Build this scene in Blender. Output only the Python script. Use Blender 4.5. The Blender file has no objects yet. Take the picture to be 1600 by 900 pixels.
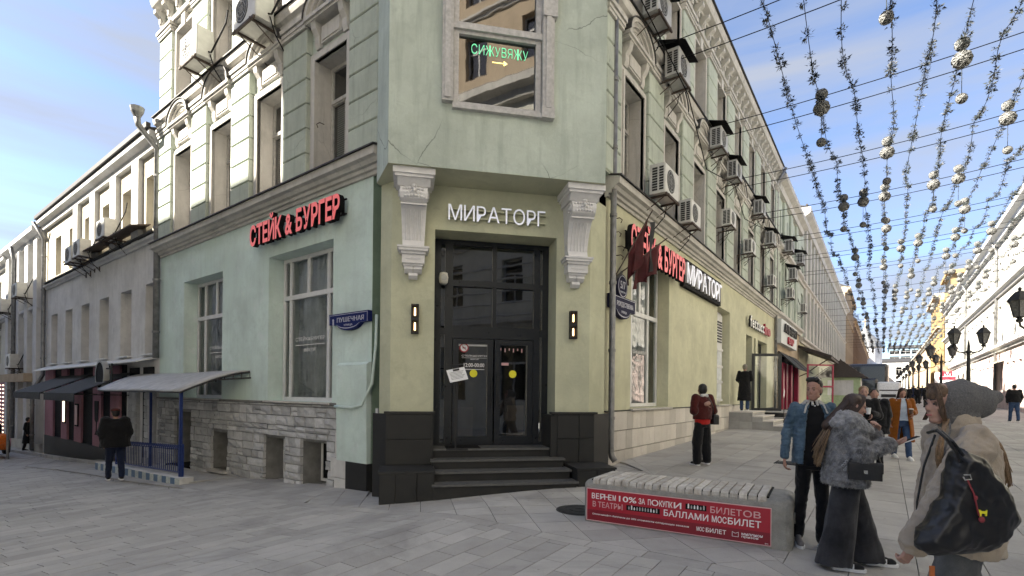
import bpy, bmesh, math, random
from mathutils import Vector, Matrix, noise
R = math.radians
rnd = random.Random(7)
S = bpy.context.scene
COL = S.collection

# ------------------------------------------------------------------ camera, sky, sun, exposure
ROLL = .011; CR, SR = math.cos(ROLL), math.sin(ROLL); FPX = 800.0; PX, PY = 800.0, 614.6; EYE = 1.6
cd = bpy.data.cameras.new('camera'); cam = bpy.data.objects.new('camera', cd); COL.objects.link(cam)
cam.matrix_world = Matrix(((CR, -SR, 0, 0), (0, 0, -1, 0), (SR, CR, 0, EYE), (0, 0, 0, 1)))
cd.sensor_width = 36; cd.lens = 18.0; cd.shift_y = (PY - 450) / 1600; cd.clip_end = 3000; cd.clip_start = .05
S.camera = cam
SUN_DIR = Vector((-.985, -.17, 0)).normalized(); SUN_EL = R(36)
TOSUN = Vector((SUN_DIR.x * math.cos(SUN_EL), SUN_DIR.y * math.cos(SUN_EL), math.sin(SUN_EL)))
S.view_settings.view_transform = 'Standard'; S.view_settings.look = 'None'
S.view_settings.exposure = 2.84; S.view_settings.gamma = 1
w = bpy.data.worlds.new('World'); S.world = w; w.use_nodes = True
nt = w.node_tree; N = nt.nodes; LK = nt.links
bg = N['Background']; sky = N.new('ShaderNodeTexSky'); sky.sky_type = 'NISHITA'; sky.sun_disc = False
sky.sun_elevation = SUN_EL; sky.sun_rotation = math.atan2(SUN_DIR.x, SUN_DIR.y)
sky.air_density = .55; sky.dust_density = .7; sky.ozone_density = 2.5
tc = N.new('ShaderNodeTexCoord'); mp = N.new('ShaderNodeMapping'); mp.inputs['Scale'].default_value = (1.0, .45, 5.2)
mp.inputs['Rotation'].default_value = (R(-9), R(14), R(38))
nz = N.new('ShaderNodeTexNoise'); nz.inputs['Scale'].default_value = 1.7; nz.inputs['Detail'].default_value = 7; nz.inputs['Roughness'].default_value = .52
nz.inputs['Distortion'].default_value = .5
rp = N.new('ShaderNodeValToRGB'); rp.color_ramp.elements[0].position = .37; rp.color_ramp.elements[1].position = .66
mx = N.new('ShaderNodeMix'); mx.data_type = 'RGBA'
mul = N.new('ShaderNodeMath'); mul.operation = 'MULTIPLY'; mul.inputs[1].default_value = .9
LK.new(tc.outputs['Generated'], mp.inputs[0]); LK.new(mp.outputs[0], nz.inputs[0]); LK.new(nz.outputs[0], rp.inputs[0])
LK.new(rp.outputs[0], mul.inputs[0]); LK.new(mul.outputs[0], mx.inputs['Factor'])
LK.new(sky.outputs[0], mx.inputs['A']); mx.inputs['B'].default_value = (1.32, 1.42, 1.66, 1)
LK.new(mx.outputs['Result'], bg.inputs[0]); bg.inputs[1].default_value = .062
sd = bpy.data.lights.new('sun', 'SUN'); sd.energy = 3.9; sd.angle = R(.55); sd.color = (1, .93, .80)
so = bpy.data.objects.new('sun', sd); COL.objects.link(so); so.rotation_euler = (-TOSUN).to_track_quat('-Z', 'Y').to_euler()

# ------------------------------------------------------------------ geometry of the place
def ray(u, v):
    a = (u - PX) / FPX; b = (PY - v) / FPX
    return a * CR - b * SR, a * SR + b * CR
class Fac:                                   # a vertical facade plane: s along it, off = outward, z up
    def __init__(f, O, tanang, side):
        a = math.atan(tanang); f.O = O; f.d = (math.sin(a), math.cos(a))
        f.n = (-f.d[1], f.d[0]) if side == 'L' else (f.d[1], -f.d[0])
        f.sg = -1 if side == 'L' else 1
        y = (-f.n[0], -f.n[1]); f.rz = math.atan2(-y[0], y[1])
    def pt(f, s, off=0, z=0): return Vector((f.O[0] + f.d[0] * s + f.n[0] * off, f.O[1] + f.d[1] * s + f.n[1] * off, z))
    def sh(f, ds, off=0):
        g = Fac.__new__(Fac); g.__dict__.update(f.__dict__); p = f.pt(ds, off); g.O = (p.x, p.y); return g
FR = Fac((1.90, 10.35), .724, 'R'); FL = Fac((-2.585, 9.4), -1.325, 'L'); FC = Fac((0, 9.05), 5.0, 'R')
FW = Fac(tuple(FR.pt(0, 12.0))[:2], .724, 'L')        # the row of houses across the shopping street, seen from our side
FW.n = (-FR.n[0], -FR.n[1]); FW.rz = FR.rz + math.pi; FW.sg = -1
def sRL(x, y):
    return ((x - 1.9) * FR.d[0] + (y - 10.35) * FR.d[1], (x + 2.585) * FL.d[0] + (y - 9.4) * FL.d[1])
CTRL = [(-7.8, .05), (-5.5, .12), (-3.3, .16), (-1.5, -.02), (0, -.14), (3, -.33), (7.5, -.55), (26, -1.43), (60, -2.6), (200, -4), (400, -4)]
def gq(q):
    if q < -7.8: return .05 + .0 * (q + 7.8)
    for (a, za), (b, zb) in zip(CTRL, CTRL[1:]):
        if q <= b:
            t = (q - a) / (b - a); t = t * t * (3 - 2 * t) * .5 + t * .5
            return za + (zb - za) * t
    return -4
def base_g(x, y):
    p, q = sRL(x, y)
    pp = p if p < 80 else 80 + (p - 80) * .4
    if p < -12: pp = -12 + (p + 12) * .3
    fall = 1 / (1 + max(0, q - 3) * .12)
    return gq(q) + .0185 * pp * (1 if pp < 0 else fall)
PTS = [(2.0, 10.5, .185), (FR.pt(5.9).x, FR.pt(5.9).y, .288), (FR.pt(9.8).x, FR.pt(9.8).y, .394), (-2.0, 8.1, -.12), (-1.25, 8.15, -.105), (.956, 8.45, .03),
       (2.85, 4.85, .02), (3.1, 5.3, .03), (3.83, 10.3, .20), (9, 11.8, .20), (.9, 6.4, -.01), (2.72, 5.3, 0), (3.28, 5.9, .02), (0, 0, -.05), (0, 4, -.04),
       (FL.pt(1.2).x, FL.pt(1.2).y, -.27), (FL.pt(3.8).x, FL.pt(3.8).y, -.42), (FL.pt(7.4).x, FL.pt(7.4).y, -.55), (-9.7, 12.5, -.65), (-4.4, 5.2, -.2)]
RES = [(x, y, z - base_g(x, y)) for x, y, z in PTS]
def gz(x, y):
    b = base_g(x, y); sw = .12; sv = 0
    for px_, py_, r_ in RES:
        d2 = (x - px_) ** 2 + (y - py_) ** 2
        k = 1 / (d2 * d2 * .10 + d2 * .3 + .8); sw += k; sv += k * r_
    return b + sv / sw
def at_ground(u, v):                          # where the sight line of a photo pixel meets the ground
    X, Z = ray(u, v); t = 5.0
    for _ in range(60):
        t = .5 * t + .5 * ((gz(X * t, t) - EYE) / Z)
    return Vector((X * t, t, gz(X * t, t)))

# ------------------------------------------------------------------ materials
MATS = {}
class NT:
    def __init__(s, name):
        s.m = bpy.data.materials.new(name); s.m.use_nodes = True; s.t = s.m.node_tree; s.n = s.t.nodes; s.l = s.t.links
        s.b = s.n['Principled BSDF']; s.c = s.n.new('ShaderNodeTexCoord').outputs['Object']
    def noise(s, sc, det=4, rough=.55, vec=None, dist=0):
        n = s.n.new('ShaderNodeTexNoise'); n.inputs['Scale'].default_value = sc; n.inputs['Detail'].default_value = det
        n.inputs['Roughness'].default_value = rough; n.inputs['Distortion'].default_value = dist; s.l.new(vec or s.c, n.inputs['Vector']); return n.outputs['Fac']
    def map(s, scale, vec=None):
        n = s.n.new('ShaderNodeMapping'); n.inputs['Scale'].default_value = scale; s.l.new(vec or s.c, n.inputs['Vector']); return n.outputs[0]
    def ramp(s, f, a, b, ca=0, cb=1):
        n = s.n.new('ShaderNodeMapRange'); n.inputs[1].default_value = a; n.inputs[2].default_value = b; n.inputs[3].default_value = ca; n.inputs[4].default_value = cb
        s.l.new(f, n.inputs[0]); return n.outputs[0]
    def mix(s, f, a, b, mode='MIX'):
        n = s.n.new('ShaderNodeMix'); n.data_type = 'RGBA'; n.blend_type = mode
        for k, v in (('Factor', f), ('A', a), ('B', b)):
            if isinstance(v, (int, float)): n.inputs[k].default_value = v
            elif isinstance(v, tuple): n.inputs[k].default_value = (*v[:3], 1)
            else: s.l.new(v, n.inputs[k])
        return n.outputs['Result']
    def math(s, op, a, b=0):
        n = s.n.new('ShaderNodeMath'); n.operation = op
        for i, v in enumerate((a, b)):
            if isinstance(v, (int, float)): n.inputs[i].default_value = v
            else: s.l.new(v, n.inputs[i])
        return n.outputs[0]
    def bump(s, h, st, dist=.01):
        n = s.n.new('ShaderNodeBump'); n.inputs['Strength'].default_value = st; n.inputs['Distance'].default_value = dist
        s.l.new(h, n.inputs['Height']); s.l.new(n.outputs[0], s.b.inputs['Normal'])
    def col(s, c):
        if isinstance(c, tuple): s.b.inputs['Base Color'].default_value = (*c[:3], 1)
        else: s.l.new(c, s.b.inputs['Base Color'])
    def rough(s, r):
        if isinstance(r, (int, float)): s.b.inputs['Roughness'].default_value = r
        else: s.l.new(r, s.b.inputs['Roughness'])
def k(c, f): return tuple(x * f for x in c)
def plaster(name, c, patch=None, grime=.5, crack=.0, c2=None):
    m = NT(name)
    big = m.noise(.9, 6, .6); fine = m.noise(34, 5, .7); st = m.noise(2.2, 5, .6, m.map((3.0, 3.0, .35)))
    col = m.mix(m.ramp(big, .34, .68), k(c, .80), k(c, 1.08)); col = m.mix(m.ramp(m.noise(4.5, 6, .68, dist=.8), .52, .72, 0, .38), col, k(c, .66)); col = m.mix(m.ramp(m.noise(2.6, 4, .6), .56, .72, 0, .45), col, tuple(min(.8, v * 1.12 + .02) for v in c))
    if c2: col = m.mix(m.ramp(m.noise(.55, 3), .5, .66), col, c2)
    col = m.mix(m.ramp(st, .5, .78, 0, grime), col, k(c, .5))
    col = m.mix(m.ramp(fine, .3, .7, 0, .22), col, k(c, .68))
    if patch:
        f = m.ramp(m.noise(1.15, 6, .62, dist=.4), .665, .675); col = m.mix(f, col, patch)
    if crack:
        v = m.n.new('ShaderNodeTexVoronoi'); v.feature = 'DISTANCE_TO_EDGE'; v.inputs['Scale'].default_value = .8
        wv = m.n.new('ShaderNodeMix'); wv.data_type = 'VECTOR'; wv.inputs['Factor'].default_value = .18
        nn = m.n.new('ShaderNodeTexNoise'); nn.inputs['Scale'].default_value = 2.6; nn.inputs['Detail'].default_value = 5; m.l.new(m.c, nn.inputs[0])
        m.l.new(m.c, wv.inputs['A']); m.l.new(nn.outputs['Color'], wv.inputs['B']); m.l.new(wv.outputs['Result'], v.inputs['Vector'])
        e = m.ramp(v.outputs['Distance'], 0, .006, 1, 0); e = m.math('MULTIPLY', e, m.ramp(m.noise(.7, 2), .5, .6, 0, crack))
        col = m.mix(e, col, k(c, .3))
    m.col(col); m.rough(.93); m.b.inputs['Specular IOR Level'].default_value = .15
    h = m.math('ADD', m.noise(60, 4, .7), m.math('MULTIPLY', m.noise(7, 4), 2.0)); m.bump(h, .45, .008)
    MATS[name] = m.m; return m.m
def simple(name, c, rough=.6, metal=0, var=.15, scale=8, bump=0, spec=.5, emit=None, coat=0):
    m = NT(name); f = m.noise(scale, 5, .6)
    m.col(m.mix(m.ramp(f, .3, .7), k(c, 1 - var), k(c, 1 + var))); m.rough(m.ramp(m.noise(scale * 2.3, 3), .3, .7, max(0, rough - .08), min(1, rough + .08)))
    m.b.inputs['Metallic'].default_value = metal; m.b.inputs['Specular IOR Level'].default_value = spec; m.b.inputs['Coat Weight'].default_value = coat
    if bump: m.bump(m.noise(scale * 5, 4), bump, .004)
    if emit: m.b.inputs['Emission Color'].default_value = (*emit[:3], 1); m.b.inputs['Emission Strength'].default_value = emit[3]
    MATS[name] = m.m; return m.m
def fabric(name, c, c2=None, scale=9, var=.25, weave=260, bump=.35, rough=.95, sheen=.15):
    m = NT(name); f = m.noise(scale, 5, .62)
    col = m.mix(m.ramp(f, .32, .68), k(c, 1 - var), c2 or k(c, 1 + var))
    g = m.noise(weave, 2, .6); col = m.mix(m.ramp(g, .3, .7, 0, .45), col, k(c, .55))
    m.col(col); m.rough(rough); m.b.inputs['Sheen Weight'].default_value = sheen; m.b.inputs['Specular IOR Level'].default_value = .2
    m.bump(m.math('ADD', g, m.math('MULTIPLY', m.noise(scale * 3, 4), 1.5)), bump, .006); MATS[name] = m.m; return m.m
def tone_stone(name, c, c2, scale=6, grain=90, rough=.85, bump=.4, tonerange=.22, streak=None):
    m = NT(name); a = m.n.new('ShaderNodeAttribute'); a.attribute_name = 'tone'
    col = m.mix(m.ramp(m.noise(scale, 6, .65), .3, .7), c, c2)
    if streak: col = m.mix(m.ramp(m.noise(9, 6, .7, m.map((1, 1, .18)), 1.2), .42, .62), col, streak)
    col = m.mix(m.ramp(m.noise(grain, 3, .7), .3, .7, 0, .35), col, k(c, .5))
    t = m.ramp(a.outputs['Fac'], 0, 1, 1 - tonerange, 1 + tonerange)
    v = m.n.new('ShaderNodeVectorMath'); v.operation = 'SCALE'; m.l.new(col, v.inputs[0]); m.l.new(t, v.inputs['Scale'])
    out = v.outputs[0]
    if name == 'paving':
        sp = m.n.new('ShaderNodeTexVoronoi'); sp.inputs['Scale'].default_value = 3.3; m.l.new(m.c, sp.inputs['Vector']); out = m.mix(m.ramp(sp.outputs['Distance'], .035, .06, .5, 0), out, (.09, .088, .085))
        out = m.mix(m.ramp(m.noise(.55, 7, .68, dist=1.2), .48, .70, 0, .6), out, (.20, .195, .185)); out = m.mix(m.ramp(m.noise(1.7, 6, .7, dist=.6), .56, .70, 0, .3), out, (.46, .45, .43))
    m.col(out); m.rough(rough); m.bump(m.math('ADD', m.noise(grain, 4), m.math('MULTIPLY', m.noise(scale * 3, 4), 2)), bump, .006)
    m.b.inputs['Specular IOR Level'].default_value = .3
    MATS[name] = m.m; return m.m
def glass(name, tint=(.75, .8, .8), refl=.10, wav=.0, rough=.02):
    m = NT(name); n = m.n; tr = n.new('ShaderNodeBsdfTransparent'); tr.inputs[0].default_value = (*tint, 1)
    gl = n.new('ShaderNodeBsdfGlossy'); gl.inputs['Roughness'].default_value = rough
    fr = n.new('ShaderNodeFresnel'); fr.inputs[0].default_value = 1.55; mxs = n.new('ShaderNodeMixShader')
    f = m.math('ADD', fr.outputs[0], refl); m.l.new(f, mxs.inputs[0]); m.l.new(tr.outputs[0], mxs.inputs[1]); m.l.new(gl.outputs[0], mxs.inputs[2])
    if wav:
        b = n.new('ShaderNodeBump'); b.inputs['Strength'].default_value = wav; b.inputs['Distance'].default_value = .05
        m.l.new(m.noise(1.6, 2), b.inputs['Height']); m.l.new(b.outputs[0], gl.inputs['Normal'])
    m.l.new(mxs.outputs[0], n['Material Output'].inputs[0]); MATS[name] = m.m; return m.m

GREEN = (.50, .555, .49)
plaster('green_plaster', GREEN, patch=(.50, .49, .44), grime=.55, crack=1.0)
plaster('rustic_plaster', (.48, .525, .455), grime=.6, crack=.6)
plaster('mint_plaster', (.66, .78, .73), grime=.22, c2=(.60, .72, .65))
plaster('mint_shade', (.24, .33, .255), grime=.4)  # mint of the return wall, its shade painted into the colour
plaster('olive_plaster', (.54, .545, .40), grime=.12)
plaster('yellow_plaster', (.59, .58, .42), grime=.22)
plaster('trim_plaster', (.55, .53, .495), grime=.55, crack=.4)
plaster('white_plaster', (.62, .62, .62), grime=.35)
plaster('grey_plaster', (.68, .67, .65), grime=.45)
plaster('beige_plaster', (.50, .465, .38), grime=.3)
plaster('cream_plaster', (.62, .60, .53), grime=.3)
plaster('pink_plaster', (.42, .22, .26), grime=.2)
plaster('pale_pink_plaster', (.62, .50, .47), grime=.2)
plaster('ochre_plaster', (.34, .235, .12), grime=.3)
plaster('tan_plaster', (.46, .37, .27), grime=.3)
plaster('snow_plaster', (.50, .485, .45), grime=.3)
plaster('brown_plaster', (.30, .22, .16), grime=.3)
tone_stone('rubble_stone', (.42, .42, .42), (.56, .56, .56), 7, 70, .93, .8, .25)
tone_stone('travertine', (.54, .50, .45), (.64, .60, .55), 5, 60, .75, .2, .2, streak=(.60, .56, .50))
tone_stone('dark_tile', (.022, .022, .022), (.032, .032, .031), 3, 120, .55, .1, .18)
tone_stone('paving', (.385, .37, .345), (.465, .45, .42), 2.2, 130, .88, .25, .12)
tone_stone('steps_grey', (.30, .29, .27), (.42, .41, .39), 3, 80, .7, .15, .15)
tone_stone('bench_concrete', (.23, .225, .205), (.38, .375, .345), 6, 110, .95, 1.0, .0)
tone_stone('bench_plank', (.52, .49, .43), (.66, .64, .60), 8, 60, .8, .4, .22, streak=(.40, .36, .31))
simple('joint', (.06, .059, .056), .95, scale=20)
simple('asphalt', (.12, .12, .118), .93, scale=3, bump=.3)
simple('black_frame', (.008, .010, .014), .35, spec=.5)
simple('matt_black', (.006, .006, .007), .8, spec=.2)
simple('lamp_black', (.010, .010, .011), .6)
simple('lamp_glass', (.10, .10, .10), .25, spec=.6)
simple('white_pvc', (.66, .66, .66), .4, var=.06)
simple('grey_frame', (.40, .385, .36), .6, var=.2, scale=14)
simple('old_frame', (.45, .44, .43), .6, var=.2, scale=14)
simple('brown_wood', (.10, .055, .035), .6)
simple('curtain', (.46, .46, .45), .9, var=.12, scale=3)
simple('dark_curtain', (.58, .60, .61), .9, var=.3, scale=2)
simple('white_blind', (.75, .77, .80), .8, var=.05)
simple('room_shade', (.012, .012, .012), .9)  # near-black stands for rooms without light
simple('ac_white', (.55, .54, .50), .5, var=.14, scale=5)
simple('ac_grey', (.36, .36, .35), .5, var=.14, scale=5)
simple('ac_dark', (.02, .02, .02), .6)
simple('rust_metal', (.07, .05, .04), .8, var=.4)
simple('zinc', (.22, .22, .22), .5, metal=.5, var=.3, scale=5)
simple('roof_metal', (.035, .033, .032), .6, var=.3)
simple('white_metal', (.62, .62, .60), .5)
simple('letter_red', (.60, .13, .13), .45, var=.05, emit=(.9, .16, .15, .06))
simple('letter_white', (.85, .86, .95), .4, var=.03, emit=(.85, .88, 1, .04))
simple('letter_dim', (.75, .75, .73), .5, var=.05)
simple('letter_crimson', (.35, .02, .04), .5, var=.05)
simple('plate_blue', (.012, .02, .11), .6, var=.08, spec=.15)
simple('plate_slate', (.030, .030, .06), .7, var=.08, spec=.1)
simple('plate_rim', (.45, .45, .52), .4)
simple('console_paint', (.68, .67, .67), .75, var=.07, scale=10, bump=.3)
simple('ad_red', (.36, .006, .022), .45, var=.04)
simple('ad_dark_red', (.20, .003, .014), .45, var=.04)
simple('ad_white', (.80, .78, .78), .5, var=.03)
simple('ad_pink', (.62, .36, .37), .5, var=.03)
simple('sticker_yellow', (.80, .74, .03), .5, var=.03)
simple('paper', (.72, .72, .72), .7, var=.04)
simple('flag_red', (.06, .003, .005), .75, var=.25, scale=4)
simple('flag_black', (.02, .02, .022), .8)
simple('ivory_blob', (.4, .4, .4), .8)
simple('neon_green', (.1, .5, .28), .4, emit=(.25, 1, .5, .12))
simple('neon_yellow', (.9, .7, .2), .4, emit=(1, .75, .25, .4))
simple('lamp_glow', (1, .7, .4), .4, emit=(1, .62, .28, .9))
simple('warm_glow', (1, .7, .5), .4, emit=(1, .72, .5, .5))
simple('blue_paint', (.012, .03, .14), .45, var=.25, scale=20)
simple('blue_tile', (.10, .17, .27), .5, var=.2)
simple('white_tile', (.50, .53, .50), .5, var=.3, scale=30)
simple('metal_sheet', (.42, .41, .40), .6, metal=.05, var=.22, scale=4)
simple('awning_black', (.028, .029, .030), .85, var=.25)
simple('crimson_paint', (.26, .012, .045), .35, var=.12)
simple('board_white', (.52, .55, .55), .5, var=.05)
simple('ac_blue', (.20, .27, .32), .3)
simple('garland_green', (.018, .024, .024), .9, var=.5, scale=20)
simple('garland_white', (.09, .09, .088), .9, var=.4, scale=20)
simple('ball_wire', (.17, .17, .165), .8, var=.5, scale=40)
simple('tile_roof', (.05, .040, .036), .8, var=.4, scale=20)
simple('steel', (.55, .55, .55), .3, metal=.9)
simple('cast_iron', (.05, .05, .05), .6, metal=.6, var=.3)
simple('kiosk_green', (.36, .45, .27), .8)
simple('van_black', (.012, .012, .014), .3, coat=.5)
simple('van_white', (.72, .72, .72), .3, coat=.5)
simple('car_orange', (.7, .16, .02), .3, coat=.5)
simple('rubber', (.012, .012, .012), .9)
simple('skin', (.36, .20, .15), .55, var=.08, scale=30, spec=.35)
simple('skin_pale', (.38, .225, .175), .55, var=.08, scale=30, spec=.35)
simple('lips', (.35, .09, .08), .5)
simple('eye_dark', (.03, .02, .02), .3)
simple('hair_black', (.010, .009, .008), .5, var=.4, scale=60)
simple('hair_brown', (.035, .018, .011), .5, var=.4, scale=60)
simple('hair_mid', (.10, .06, .035), .5, var=.4, scale=60)
simple('step_tread', (.085, .085, .083), .6, var=.2, scale=12)
simple('plinth_grey', (.20, .198, .19), .95, var=.25, scale=4, bump=.4)
simple('hair_blond', (.22, .14, .075), .5, var=.35, scale=70)
simple('hair_tips', (.20, .13, .07), .5, var=.4, scale=70)
simple('hair_grey', (.20, .18, .14), .6, var=.3, scale=60)
fabric('black_cloth', (.009, .009, .010), scale=7)
fabric('soft_black', (.016, .016, .018), scale=7)
fabric('washed_black', (.018, .018, .021), c2=(.055, .055, .06), scale=5)
fabric('denim', (.045, .085, .13), c2=(.13, .20, .27), scale=7, weave=180)
fabric('dark_denim', (.03, .06, .13), c2=(.06, .10, .19), scale=6)
fabric('grey_denim', (.07, .075, .08), c2=(.15, .155, .16), scale=5)
fabric('sherpa', (.62, .60, .56), scale=60, bump=1)
fabric('fur', (.10, .10, .102), c2=(.36, .36, .365), scale=14, weave=120, bump=1.0)
fabric('fur_light', (.25, .25, .255), c2=(.42, .42, .425), scale=16, weave=120, bump=1.0)
fabric('beige_down', (.41, .345, .27), scale=4, var=.14, weave=300, bump=.3)
fabric('grey_knit', (.17, .165, .16), scale=90, var=.3, weave=110, bump=1.0)
fabric('camel_coat', (.24, .075, .008), scale=6, var=.15)
fabric('maroon_suede', (.07, .012, .010), scale=7, var=.35)
fabric('red_cloth', (.45, .02, .015), scale=6)
fabric('pale_blue_cloth', (.45, .52, .60), scale=6)
fabric('navy_cloth', (.012, .018, .045), scale=6)
fabric('white_cloth', (.65, .64, .62), scale=6)
simple('black_leather', (.008, .008, .009), .38, var=.4, scale=40, bump=.5)
simple('black_satin', (.008, .008, .010), .42, var=.3, scale=4, bump=.15, spec=.5)
simple('leather_tan', (.42, .12, .03), .5)
simple('sole_white', (.72, .72, .72), .6, var=.05)
simple('shoe_grey', (.16, .15, .15), .7)
simple('purple_red', (.25, .03, .04), .6)
glass('shop_glass', (.80, .84, .84), .10, .12)
glass('dark_glass', (.30, .33, .34), .12, .02)
glass('pane_glass', (.6, .65, .66), .14, .05)
glass('clear_glass', (.85, .88, .88), .04)
gm = MATS['paving'].copy(); gm.name = 'ground_paving'; MATS['ground_paving'] = gm      # slab joints for the far paving
_t = gm.node_tree; _tc = _t.nodes.new('ShaderNodeTexCoord'); _mp = _t.nodes.new('ShaderNodeMapping'); _mp.inputs['Rotation'].default_value = (0, 0, R(54)); _br = _t.nodes.new('ShaderNodeTexBrick')
_br.inputs['Scale'].default_value = 1; _br.inputs['Brick Width'].default_value = .78; _br.inputs['Row Height'].default_value = .52; _br.inputs['Mortar Size'].default_value = .008; _br.inputs['Color1'].default_value = (1.05, 1.05, 1.05, 1); _br.inputs['Color2'].default_value = (.88, .88, .88, 1); _br.inputs['Mortar'].default_value = (.4, .4, .4, 1)
_mx = _t.nodes.new('ShaderNodeMix'); _mx.data_type = 'RGBA'; _mx.blend_type = 'MULTIPLY'; _mx.inputs['Factor'].default_value = 1; _b = _t.nodes['Principled BSDF']; _src = _b.inputs['Base Color'].links[0].from_socket
_t.links.new(_tc.outputs['Object'], _mp.inputs[0]); _t.links.new(_mp.outputs[0], _br.inputs['Vector']); _t.links.new(_src, _mx.inputs['A']); _t.links.new(_br.outputs['Color'], _mx.inputs['B']); _t.links.new(_mx.outputs['Result'], _b.inputs['Base Color'])
M = MATS
# ------------------------------------------------------------------ mesh helpers
class MB:
    def __init__(s): s.v = []; s.f = []; s.mi = []; s.tone = []; s.m = 0; s.t = .5; s.sm = []; s.smooth = False
    def add(s, vs, fs):
        n = len(s.v); s.v += [tuple(p) for p in vs]
        for f in fs: s.f.append(tuple(n + i for i in f)); s.mi.append(s.m); s.tone.append(s.t); s.sm.append(s.smooth)
    def box(s, x0, x1, y0, y1, z0, z1):
        if x0 > x1: x0, x1 = x1, x0
        if y0 > y1: y0, y1 = y1, y0
        if z0 > z1: z0, z1 = z1, z0
        s.add([(x0, y0, z0), (x1, y0, z0), (x1, y1, z0), (x0, y1, z0), (x0, y0, z1), (x1, y0, z1), (x1, y1, z1), (x0, y1, z1)],
              [(0, 3, 2, 1), (4, 5, 6, 7), (0, 1, 5, 4), (1, 2, 6, 5), (2, 3, 7, 6), (3, 0, 4, 7)])
    def cbox(s, x0, x1, y0, y1, z0, z1, c=.01):        # box with its front (-y) edges chamfered
        if x0 > x1: x0, x1 = x1, x0
        if z0 > z1: z0, z1 = z1, z0
        vs = [(x0 + c, y0, z0 + c), (x1 - c, y0, z0 + c), (x1 - c, y0, z1 - c), (x0 + c, y0, z1 - c),
              (x0, y0 + c, z0), (x1, y0 + c, z0), (x1, y0 + c, z1), (x0, y0 + c, z1), (x0, y1, z0), (x1, y1, z0), (x1, y1, z1), (x0, y1, z1)]
        s.add(vs, [(0, 1, 2, 3), (0, 4, 5, 1), (1, 5, 6, 2), (2, 6, 7, 3), (3, 7, 4, 0), (4, 8, 9, 5), (5, 9, 10, 6), (6, 10, 11, 7), (7, 11, 8, 4)])
    def quad(s, a, b, c, d): s.add([a, b, c, d], [(0, 1, 2, 3)])
    def prism(s, prof, x0, x1, cap=True):               # profile in (y, z), extruded along x
        n = len(prof); vs = [(x0, y, z) for y, z in prof] + [(x1, y, z) for y, z in prof]
        fs = [(i, (i + 1) % n, n + (i + 1) % n, n + i) for i in range(n)]
        if cap: fs += [tuple(range(n - 1, -1, -1)), tuple(range(n, 2 * n))]
        s.add(vs, fs)
    def poly(s, pts, y0, y1):                            # outline in (x, z), extruded along y
        n = len(pts); vs = [(x, y0, z) for x, z in pts] + [(x, y1, z) for x, z in pts]
        s.add(vs, [(i, (i + 1) % n, n + (i + 1) % n, n + i) for i in range(n)] + [tuple(range(n - 1, -1, -1)), tuple(range(n, 2 * n))])
    def tube(s, pts, r, seg=6, closed=False):
        pts = [Vector(p) for p in pts]; n = len(pts); vs = []; last = None
        rr = r if isinstance(r, (list, tuple)) else [r] * n
        for i, p in enumerate(pts):
            d = (pts[min(i + 1, n - 1)] - pts[max(i - 1, 0)])
            if d.length < 1e-7: d = Vector((0, 0, 1))
            d.normalize(); up = last if last is not None else (Vector((0, 0, 1)) if abs(d.z) < .9 else Vector((1, 0, 0)))
            a = up - d * up.dot(d)
            if a.length < 1e-5: a = d.orthogonal()
            a.normalize(); b = d.cross(a); last = a
            for j in range(seg):
                t = 2 * math.pi * j / seg; vs.append(p + a * math.cos(t) * rr[i] + b * math.sin(t) * rr[i])
        fs = [(i * seg + j, i * seg + (j + 1) % seg, (i + 1) * seg + (j + 1) % seg, (i + 1) * seg + j) for i in range(n - 1) for j in range(seg)]
        fs += [tuple(range(seg - 1, -1, -1)), tuple((n - 1) * seg + j for j in range(seg))]
        s.add(vs, fs)
    def lathe(s, prof, c=(0, 0, 0), seg=12, ax='z', arc=None):
        n = len(prof); vs = []
        for j in range(seg):
            t = 2 * math.pi * j / seg
            for r_, z_ in prof:
                q = (r_ * math.cos(t), r_ * math.sin(t), z_)
                if ax == 'y': q = (q[0], q[2], q[1])
                if ax == 'x': q = (q[2], q[0], q[1])
                vs.append((c[0] + q[0], c[1] + q[1], c[2] + q[2]))
        fs = [(j * n + i, ((j + 1) % seg) * n + i, ((j + 1) % seg) * n + i + 1, j * n + i + 1) for j in range(seg) for i in range(n - 1)]
        s.add(vs, fs)
    def rings(s, rings, seg=16):
        """closed loft: ring = (center, rx, ry, yaw, pitch)"""
        vs = []; n = len(rings)
        for rg in rings:
            c, rx, ry = Vector(rg[0]), rg[1], rg[2]; yaw = rg[3] if len(rg) > 3 else 0; pit = rg[4] if len(rg) > 4 else 0
            Mx = Matrix.Rotation(yaw, 3, 'Z') @ Matrix.Rotation(pit, 3, 'X')
            for j in range(seg):
                t = 2 * math.pi * j / seg; vs.append(c + Mx @ Vector((rx * math.cos(t), ry * math.sin(t), 0)))
        fs = [(i * seg + j, i * seg + (j + 1) % seg, (i + 1) * seg + (j + 1) % seg, (i + 1) * seg + j) for i in range(n - 1) for j in range(seg)]
        fs += [tuple(range(seg - 1, -1, -1)), tuple((n - 1) * seg + j for j in range(seg))]
        s.add(vs, fs)
    def cap(s, p0, p1, r0, r1=None, seg=12, fl=1.0, side=None):
        """tapered capsule; fl flattens it across the given side direction"""
        r1 = r0 if r1 is None else r1; p0 = Vector(p0); p1 = Vector(p1); d = p1 - p0; L = max(d.length, 1e-5); d = d / L
        a = Vector(side) if side else (Vector((1, 0, 0)) if abs(d.x) < .8 else Vector((0, 1, 0)))
        a = (a - d * a.dot(d)); a = a.normalized() if a.length > 1e-5 else d.orthogonal().normalized(); b = d.cross(a)
        prof = []
        for q in range(0, 4): t = math.pi / 2 * (q / 4 - 1); prof.append((r0 * math.sin(t), r0 * math.cos(t)))
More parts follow.
